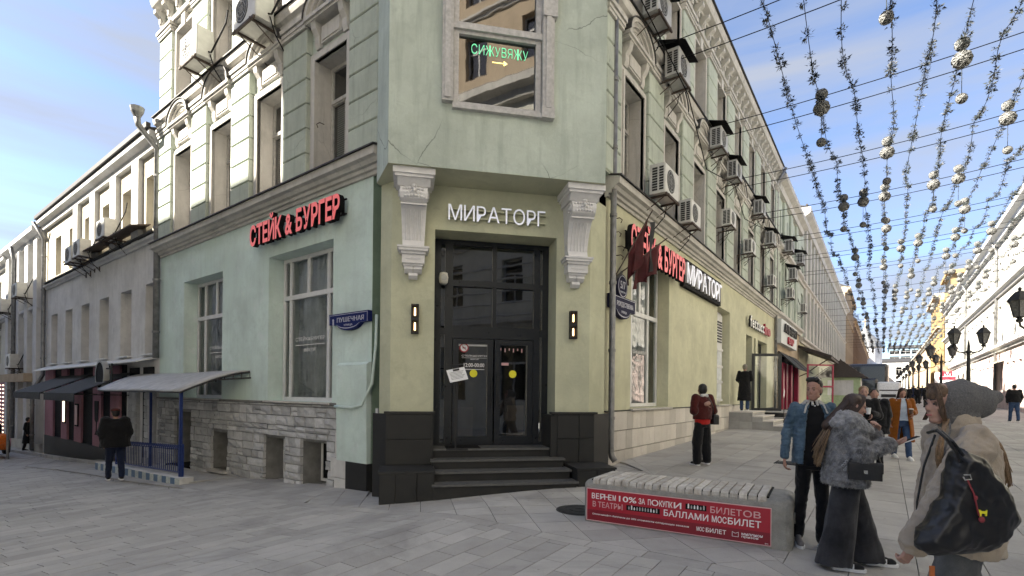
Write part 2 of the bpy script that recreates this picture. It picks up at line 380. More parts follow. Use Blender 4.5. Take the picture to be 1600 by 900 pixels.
        for q in range(0, 5): t = math.pi / 2 * (q / 4); prof.append((L + r1 * math.sin(t), r1 * math.cos(t)))
        prof[0] = (-r0, r0 * .12); prof[-1] = (L + r1, r1 * .12); vs = []
        for h, r_ in prof:
            for j in range(seg):
                t = 2 * math.pi * j / seg; vs.append(p0 + d * h + a * math.cos(t) * r_ * fl + b * math.sin(t) * r_)
        n = len(prof)
        fs = [(i * seg + j, i * seg + (j + 1) % seg, (i + 1) * seg + (j + 1) % seg, (i + 1) * seg + j) for i in range(n - 1) for j in range(seg)]
        fs += [tuple(range(seg - 1, -1, -1)), tuple((n - 1) * seg + j for j in range(seg))]
        s.add(vs, fs)
    def ball(s, c, rx, ry=None, rz=None, seg=14, ringn=9):
        ry = rx if ry is None else ry; rz = rx if rz is None else rz; vs = []
        for i in range(ringn):
            p = math.pi * (i + .12) / (ringn - .76) ; p = min(p, math.pi - .06)
            for j in range(seg):
                t = 2 * math.pi * j / seg; vs.append((c[0] + rx * math.sin(p) * math.cos(t), c[1] + ry * math.sin(p) * math.sin(t), c[2] + rz * math.cos(p)))
        fs = [(i * seg + j, (i + 1) * seg + j, (i + 1) * seg + (j + 1) % seg, i * seg + (j + 1) % seg) for i in range(ringn - 1) for j in range(seg)]
        fs += [tuple(range(seg)), tuple((ringn - 1) * seg + j for j in range(seg - 1, -1, -1))]
        s.add(vs, fs)
    def xform(s, Mx, start=0):
        for i in range(start, len(s.v)): s.v[i] = tuple(Mx @ Vector(s.v[i]))
    def mesh(s, name, mats, fix=False):
        me = bpy.data.meshes.new(name); me.from_pydata(s.v, [], s.f)
        for m in (mats if isinstance(mats, (list, tuple)) else [mats]): me.materials.append(M[m] if isinstance(m, str) else m)
        if me.polygons:
            me.polygons.foreach_set('material_index', s.mi); me.polygons.foreach_set('use_smooth', s.sm)
            at = me.attributes.new('tone', 'FLOAT', 'FACE'); at.data.foreach_set('value', s.tone)
        if fix:
            bm = bmesh.new(); bm.from_mesh(me); bmesh.ops.recalc_face_normals(bm, faces=bm.faces); bm.to_mesh(me); bm.free()
        me.update(); return me
    def obj(s, name, mats, parent=None, loc=(0, 0, 0), rz=0, fix=False): return put(name, s.mesh(name, mats, fix), parent, loc, rz)
def put(name, me, parent=None, loc=(0, 0, 0), rz=0):
    o = bpy.data.objects.new(name, me); COL.objects.link(o); o.location = loc; o.rotation_euler = (0, 0, rz)
    if parent is not None: o.parent = parent
    return o
def tag(o, label=None, cat=None, group=None, kind=None):
    if label: o['label'] = label
    if cat: o['category'] = cat
    if group: o['group'] = group
    if kind: o['kind'] = kind
    return o
def thing(name, label, cat, loc=(0, 0, 0), rz=0, group=None):
    o = bpy.data.objects.new(name, None); COL.objects.link(o); o.location = loc; o.rotation_euler = (0, 0, rz); o.empty_display_size = .2
    return tag(o, label, cat, group)
def fset(o, f, root=None, s=0, off=0, z=0):              # stand an object in a facade's own frame
    p = f.pt(s, off, z); o.location = p - (root.location if root else Vector((0, 0, 0))); o.rotation_euler = (0, 0, f.rz)
    if root: o.parent = root
    return o
def copy_tree(o, parent=None):
    c = o.copy(); COL.objects.link(c); c.parent = parent
    for ch in list(o.children): copy_tree(ch, c)
    return c
def wallholes(mb, x0, x1, z0, z1, holes, y=0, depth=.4, mat_rev=None):
    """wall face at y with rectangular openings and their reveals"""
    if x0 > x1: x0, x1 = x1, x0
    H = [(min(a, b), max(a, b), c, d) for a, b, c, d in holes]
    xs = sorted({x0, x1, *[h[0] for h in H], *[h[1] for h in H]}); zs = sorted({z0, z1, *[h[2] for h in H], *[h[3] for h in H]})
    xs = [x for x in xs if x0 <= x <= x1]; zs = [z for z in zs if z0 <= z <= z1]
    for a, b in zip(xs, xs[1:]):
        for c, d in zip(zs, zs[1:]):
            mxx, mz = (a + b) / 2, (c + d) / 2
            if any(h[0] < mxx < h[1] and h[2] < mz < h[3] for h in H): continue
            mb.quad((a, y, c), (b, y, c), (b, y, d), (a, y, d))
    m0 = mb.m
    if mat_rev is not None: mb.m = mat_rev
    for a, b, c, d in H:
        mb.quad((a, y, c), (a, y, d), (a, y + depth, d), (a, y + depth, c)); mb.quad((b, y, c), (b, y + depth, c), (b, y + depth, d), (b, y, d))
        mb.quad((a, y, d), (b, y, d), (b, y + depth, d), (a, y + depth, d)); mb.quad((a, y, c), (a, y + depth, c), (b, y + depth, c), (b, y, c))
    mb.m = m0
DG = None
def text_mesh(txt, size=1, extr=.01, sx=1.0, bold=0):
    cu = bpy.data.curves.new('t', 'FONT'); cu.body = txt; cu.size = size; cu.extrude = extr; cu.offset = bold; cu.resolution_u = 3
    o = bpy.data.objects.new('t', cu); COL.objects.link(o)
    dg = bpy.context.evaluated_depsgraph_get(); dg.update(); me = bpy.data.meshes.new_from_object(o.evaluated_get(dg))
    bpy.data.objects.remove(o); bpy.data.curves.remove(cu)
    # stand it up: text x -> x, text y -> z, front faces -y
    for v in me.vertices: x, y, z = v.co; v.co = (x * sx, -z, y)
    me.update(); return me
def bbx(me):
    xs = [v.co.x for v in me.vertices]; zs = [v.co.z for v in me.vertices]; return min(xs), max(xs), min(zs), max(zs)
def fit_text(txt, x0, x1, z0, z1, extr=.01, bold=0.0, y=0, mats=('letter_white',)):
    """one mesh of the words, filled into the rectangle given"""
    me = text_mesh(txt, 1, 1, 1, bold); a, b, c, d = bbx(me)
    for v in me.vertices:
        v.co = (x0 + (v.co.x - a) / (b - a) * (x1 - x0), y + v.co.y * extr, z0 + (v.co.z - c) / (d - c) * (z1 - z0))
    for m in mats: me.materials.append(M[m])
    me.update(); return me
def letters(root, txt, x0, x1, z0, z1, mat, backmat, extr=.05, bold=.02, y=-.1, gap=.06, back=.02, local=lambda o, x: None):
    """every letter its own part; the row is fitted to x0..x1"""
    ms = []; tot = 0
    for ch in txt:
        if ch == ' ': ms.append(None); tot += .28; continue
        me = text_mesh(ch, 1, 1, 1, bold); bb = bbx(me); ms.append((me, bb)); tot += bb[1] - bb[0] + gap
    sc = (x1 - x0) / (tot - gap); caps = text_mesh('Н', 1, 0, 1, bold); cb = bbx(caps); zs = (z1 - z0) / (cb[3] - cb[2]); x = x0
    for it in ms:
        if it is None: x += .28 * sc; continue
        me, bb = it
        for v in me.vertices: v.co = ((v.co.x - bb[0]) * sc, v.co.y * extr, (v.co.z - cb[2]) * zs)
        me.materials.append(M[mat]); me.materials.append(M[backmat])
        for p in me.polygons: p.material_index = 0 if p.normal.y < -.9 else 1
        me.update(); o = put('letter', me, root, (x, y, z0)); x += (bb[1] - bb[0] + gap) * sc
def remesh(mb, voxel, smooth=3, disp=None, name='m'):
    me = mb.mesh(name, ['skin']); o = bpy.data.objects.new('tmp', me); COL.objects.link(o)
    md = o.modifiers.new('r', 'REMESH'); md.mode = 'VOXEL'; md.voxel_size = voxel; md.adaptivity = 0
    if smooth: sm = o.modifiers.new('s', 'SMOOTH'); sm.iterations = smooth; sm.factor = .6
    dg = bpy.context.evaluated_depsgraph_get(); dg.update(); out = bpy.data.meshes.new_from_object(o.evaluated_get(dg))
    bpy.data.objects.remove(o); bpy.data.meshes.remove(me)
    if disp:
        ns = [v.normal.copy() for v in out.vertices]
        for v, n in zip(out.vertices, ns): v.co += n * disp(v.co)
    out.polygons.foreach_set('use_smooth', [True] * len(out.polygons)); out.materials.clear(); out.update(); return out
def skinobj(name, mb, mat, parent, voxel=.008, smooth=3, disp=None):
    me = remesh(mb, voxel, smooth, disp, name); me.name = name
    for m in (mat if isinstance(mat, (list, tuple)) else [mat]): me.materials.append(M[m])
    return put(name, me, parent)
def lump(seed, amp, freq, ridged=False, stretch=(1, 1, 1)):
    off = Vector((seed * 3.1, seed * 1.7, seed * 2.3))
    def f(p):
        q = Vector((p.x * stretch[0], p.y * stretch[1], p.z * stretch[2])) * freq + off
        n = noise.noise(q) + .5 * noise.noise(q * 2.1)
        if ridged: n = .5 - abs(n) * 1.6
        return n * amp
    return f
# ------------------------------------------------------------------ the ground
def grid_axis(lo, hi, fine_lo, fine_hi, st):
    xs = []; x = fine_lo
    while x <= fine_hi: xs.append(x); x += st
    g = st; x = fine_hi
    while x < hi: g *= 1.35; x += g; xs.append(min(x, hi))
    g = st; x = fine_lo
    while x > lo: g *= 1.35; x -= g; xs.insert(0, max(x, lo))
    return xs
gx = grid_axis(-500, 700, -14, 16, .3); gy = grid_axis(-60, 900, 1.5, 22, .3)
mb = MB(); mb.smooth = True
mb.add([(x, y, gz(x, y) - .03) for y in gy for x in gx], [(j * len(gx) + i, j * len(gx) + i + 1, (j + 1) * len(gx) + i + 1, (j + 1) * len(gx) + i) for j in range(len(gy) - 1) for i in range(len(gx) - 1)])
mb.t = .5
ground = mb.obj('ground', 'ground_paving'); ground['kind'] = 'structure'
# joints between the slabs near us show this darker bed
pave = bpy.data.objects.new('pavement', None); COL.objects.link(pave); pave['kind'] = 'structure'
def inside(x, y):                 # true where there is open paving rather than a building
    nR = (x - 1.9) * FR.n[0] + (y - 10.35) * FR.n[1]; nL = (x + 2.585) * FL.n[0] + (y - 9.4) * FL.n[1]
    nC = x * FC.n[0] + (y - 9.05) * FC.n[1]; tC = x * FC.d[0] + (y - 9.05) * FC.d[1]
    p, q = sRL(x, y); return (nR > -.15 or p < -1.5) and (nL > -.15 or q < -1.5) and (nC > -.1 or abs(tC) > 2.6)
def project(x, y, z):
    z -= EYE; xc = x * CR + z * SR; yc = -x * SR + z * CR
    return PX + FPX * xc / y, PY - FPX * yc / y
A0 = Vector((-1.77, 7.15)); ANGB = R(124)
bdir = Vector((math.sin(ANGB), math.cos(ANGB))); bn = Vector((math.sin(R(34)), math.cos(R(34))))   # bn points away from us over the boundary
slabs = []
def clip(poly, planes):
    for px_, py_, nx_, ny_ in planes:          # keep the side where (p - (px,py)).n > 0
        out = []
        for i in range(len(poly)):
            a, b = poly[i], poly[(i + 1) % len(poly)]; da = (a.x - px_) * nx_ + (a.y - py_) * ny_; db = (b.x - px_) * nx_ + (b.y - py_) * ny_
            if da >= 0: out.append(a)
            if (da >= 0) != (db >= 0): out.append(a.lerp(b, da / (da - db)))
        poly = out
        if len(poly) < 3: return []
    return poly
def slab_grid(org, ang, lw, ww, planes, i0, i1, j0, j1, bond=.5):
    d = Vector((math.sin(ang), math.cos(ang))); e = Vector((d.y, -d.x)); g = .004
    for j in range(j0, j1):
        sh = (bond * (j % 2) + (.13 * (j % 3) if bond else 0)) * lw
        for i in range(i0, i1):
            a = org + d * (i * lw + sh) + e * (j * ww); c = a + d * lw / 2 + e * ww / 2
            if c.y < 1.9 or c.y > 24 or not inside(c.x, c.y): continue
            if abs(c.x) > c.y * 1.08 + .4: continue
            cs = clip([a + d * g + e * g, a + d * (lw - g) + e * g, a + d * (lw - g) + e * (ww - g), a + d * g + e * (ww - g)], planes)
            if len(cs) > 2 and abs(sum(cs[q].x * cs[q - 1].y - cs[q - 1].x * cs[q].y for q in range(len(cs)))) > .01: slabs.append((cs, sum(cs, Vector((0, 0))) / len(cs)))
def hp(o, n, k_): return (o.x + n.x * k_, o.y + n.y * k_, n.x, n.y)
UP_ = hp(A0, bn, .155); DN_ = (A0.x - bn.x * .055, A0.y - bn.y * .055, -bn.x, -bn.y); XL = (-3.4, 0, 1, 0); XLn = (-3.406, 0, -1, 0); XR = (2.6, 0, -1, 0); XRn = (2.606, 0, 1, 0)
slab_grid(A0, R(34), .62, .245, [DN_], -26, 14, -70, 70)
slab_grid(A0 + bn * .06, R(80), .46, .42, [UP_, XL, XR], -18, 44, -34, 34, 0)
slab_grid(Vector((2.6, 4.0)), R(36), .78, .52, [UP_, XRn], -14, 44, -24, 54, .5)
slab_grid(Vector((-3.5, 9)), R(127), .5, .5, [UP_, XLn], -30, 30, -30, 30, 0)
def area(sl):
    p = [project(q.x, q.y, gz(q.x, q.y)) for q in sl[0]]
    if all(u < -5 or u > 1605 or v > 905 for u, v in p): return 0
    return abs(sum(p[i][0] * p[i - 1][1] - p[i - 1][0] * p[i][1] for i in range(len(p)))) / 2
slabs = [(area(s_), s_) for s_ in slabs]; slabs = [s_ for s_ in slabs if s_[0] > 5]; slabs.sort(key=lambda t: -t[0])
def slab_into(mb, cs, top):
    n = len(cs); dz = top + rnd.uniform(0, .0014); mb.t = rnd.random()
    tp = [(q.x, q.y, gz(q.x, q.y) + dz) for q in cs]; bt = [(x, y, z - .03) for x, y, z in tp]
    mb.add(tp + bt, [tuple(range(n - 1, -1, -1))] + [(i, (i + 1) % n, n + (i + 1) % n, n + i) for i in range(n)])
BED = []
for i, (a_, (cs, c)) in enumerate(slabs[:300]):
    mb = MB(); slab_into(mb, cs, 0); mb.obj('paving_slab', 'paving', pave, fix=True)
mb = MB()
for a_, (cs, c) in slabs[300:]: slab_into(mb, cs, 0)
tag(mb.obj('paving_slab', 'paving', pave, fix=True), kind='stuff')
mb = MB()                                      # dark joint bed just under the laid slabs
for a_, (cs, c) in slabs:
    q = [c + (v - c) * 1.03 for v in cs]; mb.add([(v.x, v.y, gz(v.x, v.y) - .018) for v in q], [tuple(range(len(q)))])
tag(mb.obj('joint_bed', 'joint', pave), kind='stuff')
mb = MB()                                      # the straight border strip between the two ways of laying
for i in range(26):
    a = A0 + bdir * (i * .62 - 6.2) - bn * .05; 
    if not inside(a.x, a.y): continue
    slab_into(mb, [a + bdir * .004, a + bdir * .616, a + bdir * .616 + bn * .20, a + bdir * .004 + bn * .20], .0)
mb.obj('border_strip', 'paving', pave, fix=True)
# kerb along the left-hand street
kp = [at_ground(u, v) for u, v in ((0, 703), (20, 706), (60, 712), (100, 719), (165, 729))]
mb = MB(); mb.t = .5
ext = kp[0] + (kp[0] - kp[1]) * 12; kp = [Vector((ext.x, ext.y, gz(ext.x, ext.y)))] + kp
for a, b in zip(kp, kp[1:]):
    d = (b - a); d.z = 0; d.normalize(); nrm = Vector((-d.y, d.x, 0)) * .15
    if nrm.y < 0: nrm = -nrm
    L = (b - a).length; k_ = max(1, int(L / 1.0))
    for i in range(k_):
        p, q = a.lerp(b, i / k_), a.lerp(b, (i + .97) / k_); mb.t = rnd.random()
        v = [p, q, q + nrm, p + nrm]; h = .09
        mb.add([(t.x, t.y, t.z - .05) for t in v] + [(t.x, t.y, t.z + h) for t in v], [(4, 5, 6, 7), (0, 1, 5, 4), (1, 2, 6, 5), (2, 3, 7, 6), (3, 0, 4, 7)])
kerb = mb.obj('kerb', 'paving', fix=True); kerb['kind'] = 'structure'

# ------------------------------------------------------------------ the corner building
CB = thing('corner_building', 'pale green three storey corner building with white scroll brackets beside its dark entrance', 'building', (0, 10, 0))
ROOFZ = 13.4
def part(mb, name, mats, f, s=0, off=0, z=0, fix=False, root=None):
    root = root or CB; o = mb.obj(name, mats, None, fix=fix); return fset(o, f, root, s, off, z)
# --- window centres (metres along each front)
LWC = [1.28 + 2.36 * i for i in range(4)]; RWC = [1.12 + 2.43 * i for i in range(8)]
LPIL = [(.17, .86), (2.50, .92), (4.90, .92), (7.20, .92), (9.52, .9)]; RPIL = [(-.05, .7)] + [(2.30 + 2.43 * i, .98) for i in range(7)] + [(19.2, .6)]
LEND, REND = 10.15, 19.55
UW = .54                                          # half width of upper openings
for f, wc, end, gm, wins, low in ((FL, LWC, LEND, 'mint_plaster', None, 1.37), (FR, RWC, REND, 'yellow_plaster', None, 1.27)):
    sg = f.sg; mb = MB(); Lf = f is FL
    big = [(1.23, 3.72, 1.38, 4.63), (6.02, 8.40, 1.38, 4.63)] if Lf else [(1.22, 3.70, 1.30, 4.88), (8.50, 10.25, 1.30, 4.62), (13.0, 14.2, 1.05, 4.12), (14.55, 14.95, 2.9, 4.12), (15.4, 17.6, .75, 4.1)]
    mb.m = 1
    wallholes(mb, sg * (0 if Lf else -.1), sg * end, low if Lf else .9, 5.62, [(sg * a, sg * b, c, d) for a, b, c, d in big], depth=.42 if Lf else .38)
    mb.m = 0
    up = [(sg * (c - UW), sg * (c + UW), 5.95, 8.33) for c in wc] + [(sg * (c - UW), sg * (c + UW), 9.95, 11.85) for c in wc]
    wallholes(mb, sg * (-.25 if Lf else -.1), sg * end, 5.62, ROOFZ - .3, up, depth=.36, mat_rev=2)
    part(mb, 'wall', ['green_plaster', gm, 'trim_plaster'], f)
    # black sheets behind the openings, the darkness of the rooms put into their colour
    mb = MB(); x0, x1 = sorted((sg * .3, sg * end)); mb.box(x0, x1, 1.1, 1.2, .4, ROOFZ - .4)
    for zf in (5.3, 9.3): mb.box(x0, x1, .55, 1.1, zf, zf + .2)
    part(mb, 'shade_backing', 'room_shade', f)
    # cornices: (y outward negative, z) profiles
    def cornice(z0, zt, prof, name, a, b, mats='trim_plaster', cut=()):
        mb = MB(); xs = sorted((sg * a, sg * b)); mb.prism([(-y, z) for y, z in prof], xs[0], xs[1]); return part(mb, name, mats, f, fix=True)
    a0 = -.38 if Lf else -.12
    cornice(0, 0, [(-.02, 5.56), (.05, 5.56), (.06, 5.62), (.11, 5.63), (.12, 5.69), (.18, 5.70), (.22, 5.76), (.30, 5.78), (.30, 5.92), (-.02, 5.99)], 'cornice', a0, end)
    cornice(0, 0, [(-.02, 5.995), (.32, 5.925), (.35, 5.915), (.35, 5.94), (-.02, 6.02)], 'cornice_flashing', a0 - .03, end, 'roof_metal')
    cornice(0, 0, [(-.02, 9.30), (.06, 9.30), (.07, 9.38), (.13, 9.40), (.15, 9.48), (.22, 9.52), (.25, 9.60), (.25, 9.70), (-.02, 9.74)], 'cornice', a0, end)
    cornice(0, 0, [(-.02, 9.745), (.27, 9.705), (.30, 9.695), (.30, 9.72), (-.02, 9.78)], 'cornice_flashing', a0, end, 'roof_metal')
    cornice(0, 0, [(-.02, 12.22), (.05, 12.22), (.06, 12.30), (.12, 12.33), (.12, 12.38), (-.02, 12.40)], 'cornice', a0, end)
    cornice(0, 0, [(-.02, 12.88), (.10, 12.88), (.12, 12.95), (.30, 12.98), (.34, 13.06), (.36, 13.20), (-.02, 13.26)], 'cornice', a0, end)
    cornice(0, 0, [(-.3, 13.30), (.38, 13.205), (.42, 13.20), (.42, 13.24), (-.3, 13.42)], 'roof_edge', a0, end, 'roof_metal')
    cornice(0, 0, [(-5, 14.8), (-.3, 13.42), (-.3, 13.2), (-5, 13.2)], 'roof', a0, end, 'roof_metal')
    # frieze brackets
    mb = MB(); prof = [(-.02, 12.42), (-.08, 12.42), (-.12, 12.5), (-.10, 12.62), (-.18, 12.72), (-.27, 12.78), (-.28, 12.87), (-.02, 12.87)]
    mb.prism([(y, z) for y, z in prof], -.09, .09); mb.box(-.05, .05, -.15, -.10, 12.52, 12.70); bk = mb.mesh('frieze_bracket', ['trim_plaster'], True)
    nb = int(end / .60)
    for i in range(nb + 1):
        o = put('frieze_bracket', bk); fset(o, f, CB, .15 + i * (end - .3) / nb, 0, 0)
    # pilasters of rusticated blocks
    for level, (z0, z1) in enumerate(((5.99, 9.06), (9.74, 11.95))):
        for pc, pw in (LPIL if Lf else RPIL):
            mb = MB(); z = z0; n = 6 if level == 0 else 4; bh = (z1 - z0) / n; mb.m = 0
            for q in range(n):
                mb.cbox(-pw / 2, pw / 2, -.14, .01, z + .012, z + bh - .012, .018); mb.box(-pw / 2 + .03, pw / 2 - .03, -.11, .005, z - .012, z + .014); z += bh
            mb.m = 1
            for dz, ex in ((0, .03), (.07, .05), (.16, .08)):
                mb.box(-pw / 2 - ex + .02, pw / 2 + ex - .02, -.15 - ex, .008, z1 + dz, z1 + dz + (.07 if dz < .1 else .09))
            o = mb.mesh('pilaster', ['rustic_plaster', 'trim_plaster']); fset(put('pilaster', o), f, CB, pc)
# --- the windows of the upper floors
def sash(mb, x0, x1, z0, z1, y, w=.06, tr=None, mulls=(), d=.05):
    mb.box(x0, x0 + w, y - d, y, z0, z1); mb.box(x1 - w, x1, y - d, y, z0, z1); mb.box(x0 + w, x1 - w, y - d, y, z0, z0 + w); mb.box(x0 + w, x1 - w, y - d, y, z1 - w, z1)
    for t in (tr or []): mb.box(x0 + w, x1 - w, y - d - .012, y, t - w * .6, t + w * .6)
    for m_ in mulls:
        x, a, b = m_; mb.box(x - w * .5, x + w * .5, y - d - .006, y, a, b)
def upper_window(h, transom):
    mb = MB(); sash(mb, -UW + .01, UW - .01, 0, h, .34, .07, [transom], [(0, .07, transom)]); mb.box(-UW + .07, UW - .07, .25, .34, transom - .02, transom + .05); return mb.mesh('window', ['grey_frame'])
def pane_mesh(x0, x1, z0, z1, y, mat='pane_glass'):
    mb = MB(); mb.quad((x0, y, z0), (x1, y, z0), (x1, y, z1), (x0, y, z1)); return mb.mesh('pane', [mat])
def surround(h, arched=True):
    mb = MB(); a = UW; z1 = h
    # moulded architrave with crossettes ("ears")
    for ex, dp in ((.22, .045), (.16, .065), (.085, .09)):
        t = ex; w_ = .022 if ex > .1 else .0
        for sx in (-1, 1):
            x = sorted((sx * (a + .002), sx * (a + ex))); mb.box(x[0], x[1], -dp, .01, 0, z1 - .0)
            if ex > .2: xx = sorted((sx * (a + .10), sx * (a + .29))); mb.box(xx[0], xx[1], -dp - .004, .01, z1 - .28, z1 + .14)
        mb.box(-a - ex, a + ex, -dp, .01, z1 + .002, z1 + ex * .85)
    zz = z1 + .2
    if arched:
        # panel, two little consoles, ledge and segmental pediment
        mb.box(-.34, .34, -.07, .01, zz + .08, zz + .42); mb.box(-.30, .30, -.09, -.07, zz + .12, zz + .38)
        for sx in (-1, 1):
            x0 = sx * .46; mb.prism([(.01, zz + .02), (-.06, zz + .02), (-.09, zz + .12), (-.09, zz + .25), (-.17, zz + .36), (-.20, zz + .50), (.01, zz + .50)], x0 - .075, x0 + .075)
        zl = zz + .5; mb.box(-.66, .66, -.22, .01, zl, zl + .05); mb.box(-.70, .70, -.26, .01, zl + .05, zl + .12)
        zc = zl + .12
        for r0, r1, dp in ((.60, .70, .26), (.50, .60, .20), (.41, .49, .15)):
            n = 14; pts = []; hh = .70
            for i in range(n + 1):
                t = math.pi * i / n; pts.append((r1 * math.cos(t), zc + r1 * hh * math.sin(t)))
            for i in range(n, -1, -1):
                t = math.pi * i / n; pts.append((r0 * math.cos(t), zc + r0 * hh * math.sin(t)))
            for i in range(n):
                q = [pts[i], pts[i + 1], pts[2 * n - i], pts[2 * n + 1 - i]]
                mb.poly([(p[0], p[1]) for p in q], -dp, .01)
        mb.m = 1; n = 14; pts = [(.405 * math.cos(math.pi * i / n), zc + .405 * .7 * math.sin(math.pi * i / n)) for i in range(n + 1)]; mb.poly(pts, -.04, .01)
        mb.m = 2
        for i in range(n):
            t0, t1 = math.pi * i / n, math.pi * (i + 1) / n
            q = [(.70 * math.cos(t0), zc + .49 * math.sin(t0)), (.70 * math.cos(t1), zc + .49 * math.sin(t1)), (.72 * math.cos(t1), zc + .512 * math.sin(t1)), (.72 * math.cos(t0), zc + .512 * math.sin(t0))]
            mb.poly(q, -.29, .01)
    else:
        mb.box(-.12, .12, -.12, .01, zz - .25, zz + .10); mb.box(-.72, .72, -.10, .01, zz + .10, zz + .15); mb.box(-.78, .78, -.15, .01, zz + .15, zz + .19)
    return mb.mesh('window_surround', ['trim_plaster', 'green_plaster', 'roof_metal'], True)
WM = {0: (upper_window(2.38, 1.62), 2.38, surround(2.38), 1.62), 1: (upper_window(1.90, 1.25), 1.90, surround(1.90, False), 1.25)}
blind = MB(); blind.box(.02, UW - .09, .345, .35, .08, 2.3); blindm = blind.mesh('blind', ['white_blind'])
blind = MB(); [blind.box(-UW + .08, -.06, .40, .403, .1 + i * .045, .13 + i * .045) for i in range(34)]; slatm = blind.mesh('blind_slats', ['curtain'])
pm = {0: pane_mesh(-UW + .07, UW - .07, .06, 2.32, .325), 1: pane_mesh(-UW + .07, UW - .07, .06, 1.84, .325)}
ci = MB()
for i in range(18): x = -.46 + i * .054; ci.quad((x, .42 + .02 * (i % 2), .06), (x + .054, .42 + .02 * ((i + 1) % 2), .06), (x + .054, .42 + .02 * ((i + 1) % 2), 2.3), (x, .42 + .02 * (i % 2), 2.3))
curt = ci.mesh('curtain', ['dark_curtain'])
for f, wc in ((FL, LWC), (FR, RWC)):
    for i, c in enumerate(wc):
        for lv, z0 in ((0, 5.95), (1, 9.95)):
            wm, h, sm_, tr = WM[lv]; wo = fset(put('window', wm), f, CB, c, 0, z0); put('pane', pm[lv], wo)
            if lv == 0:
                if f is FL and i < 3: put('blind', blindm, wo); put('blind_slats', slatm, wo)
                else: put('curtain', curt, wo)
            fset(put('window_surround', sm_), f, CB, c, 0, z0)
# --- big shop windows
def shopwin(f, s0, s1, z0, z1, y, mulls, tr, extra=None, mat='white_pvc', cur='curtain', gm='shop_glass', side_open=None):
    sg = f.sg; x0, x1 = sorted((sg * s0, sg * s1)); mb = MB(); w_ = .085
    sash(mb, x0, x1, z0, z1, y + .07, w_, [tr] if tr else [], [(sg * m_, (z0 + w_) if lo else tr + w_ * .6, z1 - w_ if hi else tr - w_ * .6) for m_, lo, hi in mulls], .07)
    wo = part(mb, 'window', mat, f)
    gp = MB(); gp.quad((x0 + w_, y + .03, z0 + w_), (x1 - w_, y + .03, z0 + w_), (x1 - w_, y + .03, z1 - w_), (x0 + w_, y + .03, z1 - w_)); put('pane', gp.mesh('pane', [gm]), wo)
    if cur:
        cm = MB(); x = x0 + .02; i = 0; cm.smooth = True
        while x < x1 - .04:
            xe = x + .033; cm.quad((x, y + .22 + .030 * math.sin(x * 38), z0), (xe, y + .22 + .030 * math.sin(xe * 38), z0), (xe, y + .22 + .03 * math.sin(xe * 38), z1), (x, y + .22 + .03 * math.sin(x * 38), z1)); x = xe; i += 1
        put('curtain', cm.mesh('curtain', [cur]), wo)
    return wo
def glasstext(wo, f, txt, s0, s1, z0, z1, y, mat='ad_white', extr=.001):
    x0, x1 = sorted((f.sg * s0, f.sg * s1)); put('lettering', fit_text(txt, x0, x1, z0, z1, extr, .0, y, (mat,)), wo)
w1 = shopwin(FL, 1.24, 3.70, 1.38, 4.62, .34, [(1.9, 1, 1), (2.66, 0, 1), (3.38, 1, 1)], 3.72, cur='dark_curtain')
w2 = shopwin(FL, 6.03, 8.38, 1.38, 4.62, .34, [(6.25, 1, 1), (7.15, 0, 1), (7.85, 1, 1)], 3.62, cur='dark_curtain')
for wo, a in ((w1, 2.05), (w2, 6.45)):
    glasstext(wo, FL, 'СТЕЙК&БУРГЕР', a, a + 1.15, 2.72, 2.82, .36); mb = MB(); x0, x1 = sorted((-a, -a - 1.15)); mb.box(x0, x1, .358, .362, 2.62, 2.635); put('line', mb.mesh('line', ['ad_white']), wo)
    glasstext(wo, FL, 'МИРАТОРГ', a + .33, a + .80, 2.47, 2.55, .36)
w3 = shopwin(FR, 1.28, 3.68, 1.31, 4.86, .30, [(1.95, 1, 1), (2.45, 0, 1), (3.0, 1, 1)], 3.55, cur='dark_curtain')
glasstext(w3, FR, 'СТЕЙК&БУРГЕР', 1.98, 2.95, 2.60, 2.70, .32); glasstext(w3, FR, 'МИРАТОРГ', 2.25, 2.72, 2.40, 2.47, .32)
w4 = shopwin(FR, 8.52, 10.23, 1.31, 4.60, .30, [(9.25, 1, 1)], 3.35, cur=None)
mb = MB(); mb.box(9.33, 10.14, .24, .29, 1.4, 4.5)
mb.m = 1; [mb.box(9.45, 10.0, .215, .235, 3.5 + q * .1, 3.55 + q * .1) for q in range(8)]
mb.m = 0; [mb.box(9.33, 10.14, .20, .24, z, z + .08) for z in (1.4, 2.05, 2.6, 3.2)]
mb.m = 2; [mb.box(9.43, 10.04, .225, .239, a, b) for a, b in ((1.5, 2.03), (2.15, 2.58), (2.7, 3.18))]
put('door_panel', mb.mesh('door_panel', ['white_pvc', 'ac_dark', 'dark_curtain']), w4)
shopwin(FR, 13.02, 14.18, 1.06, 4.10, .25, [(13.6, 1, 1)], 3.0, mat='black_frame', cur=None)
shopwin(FR, 14.57, 14.93, 2.92, 4.10, .25, [], None, mat='black_frame', cur=None)
shopwin(FR, 15.42, 17.58, .76, 4.08, .25, [(16.5, 1, 1)], 3.1, mat='black_frame', cur=None)
# sills
for f, a, b, z in ((FL, 1.20, 3.76, 1.375), (FL, 5.98, 8.44, 1.375), (FR, 1.15, 3.78, 1.285), (FR, 8.45, 10.3, 1.285)):
    x0, x1 = sorted((f.sg * a, f.sg * b)); mb = MB(); mb.box(x0, x1, -.10, .3, z - .035, z + .004); part(mb, 'sill', 'trim_plaster', f)
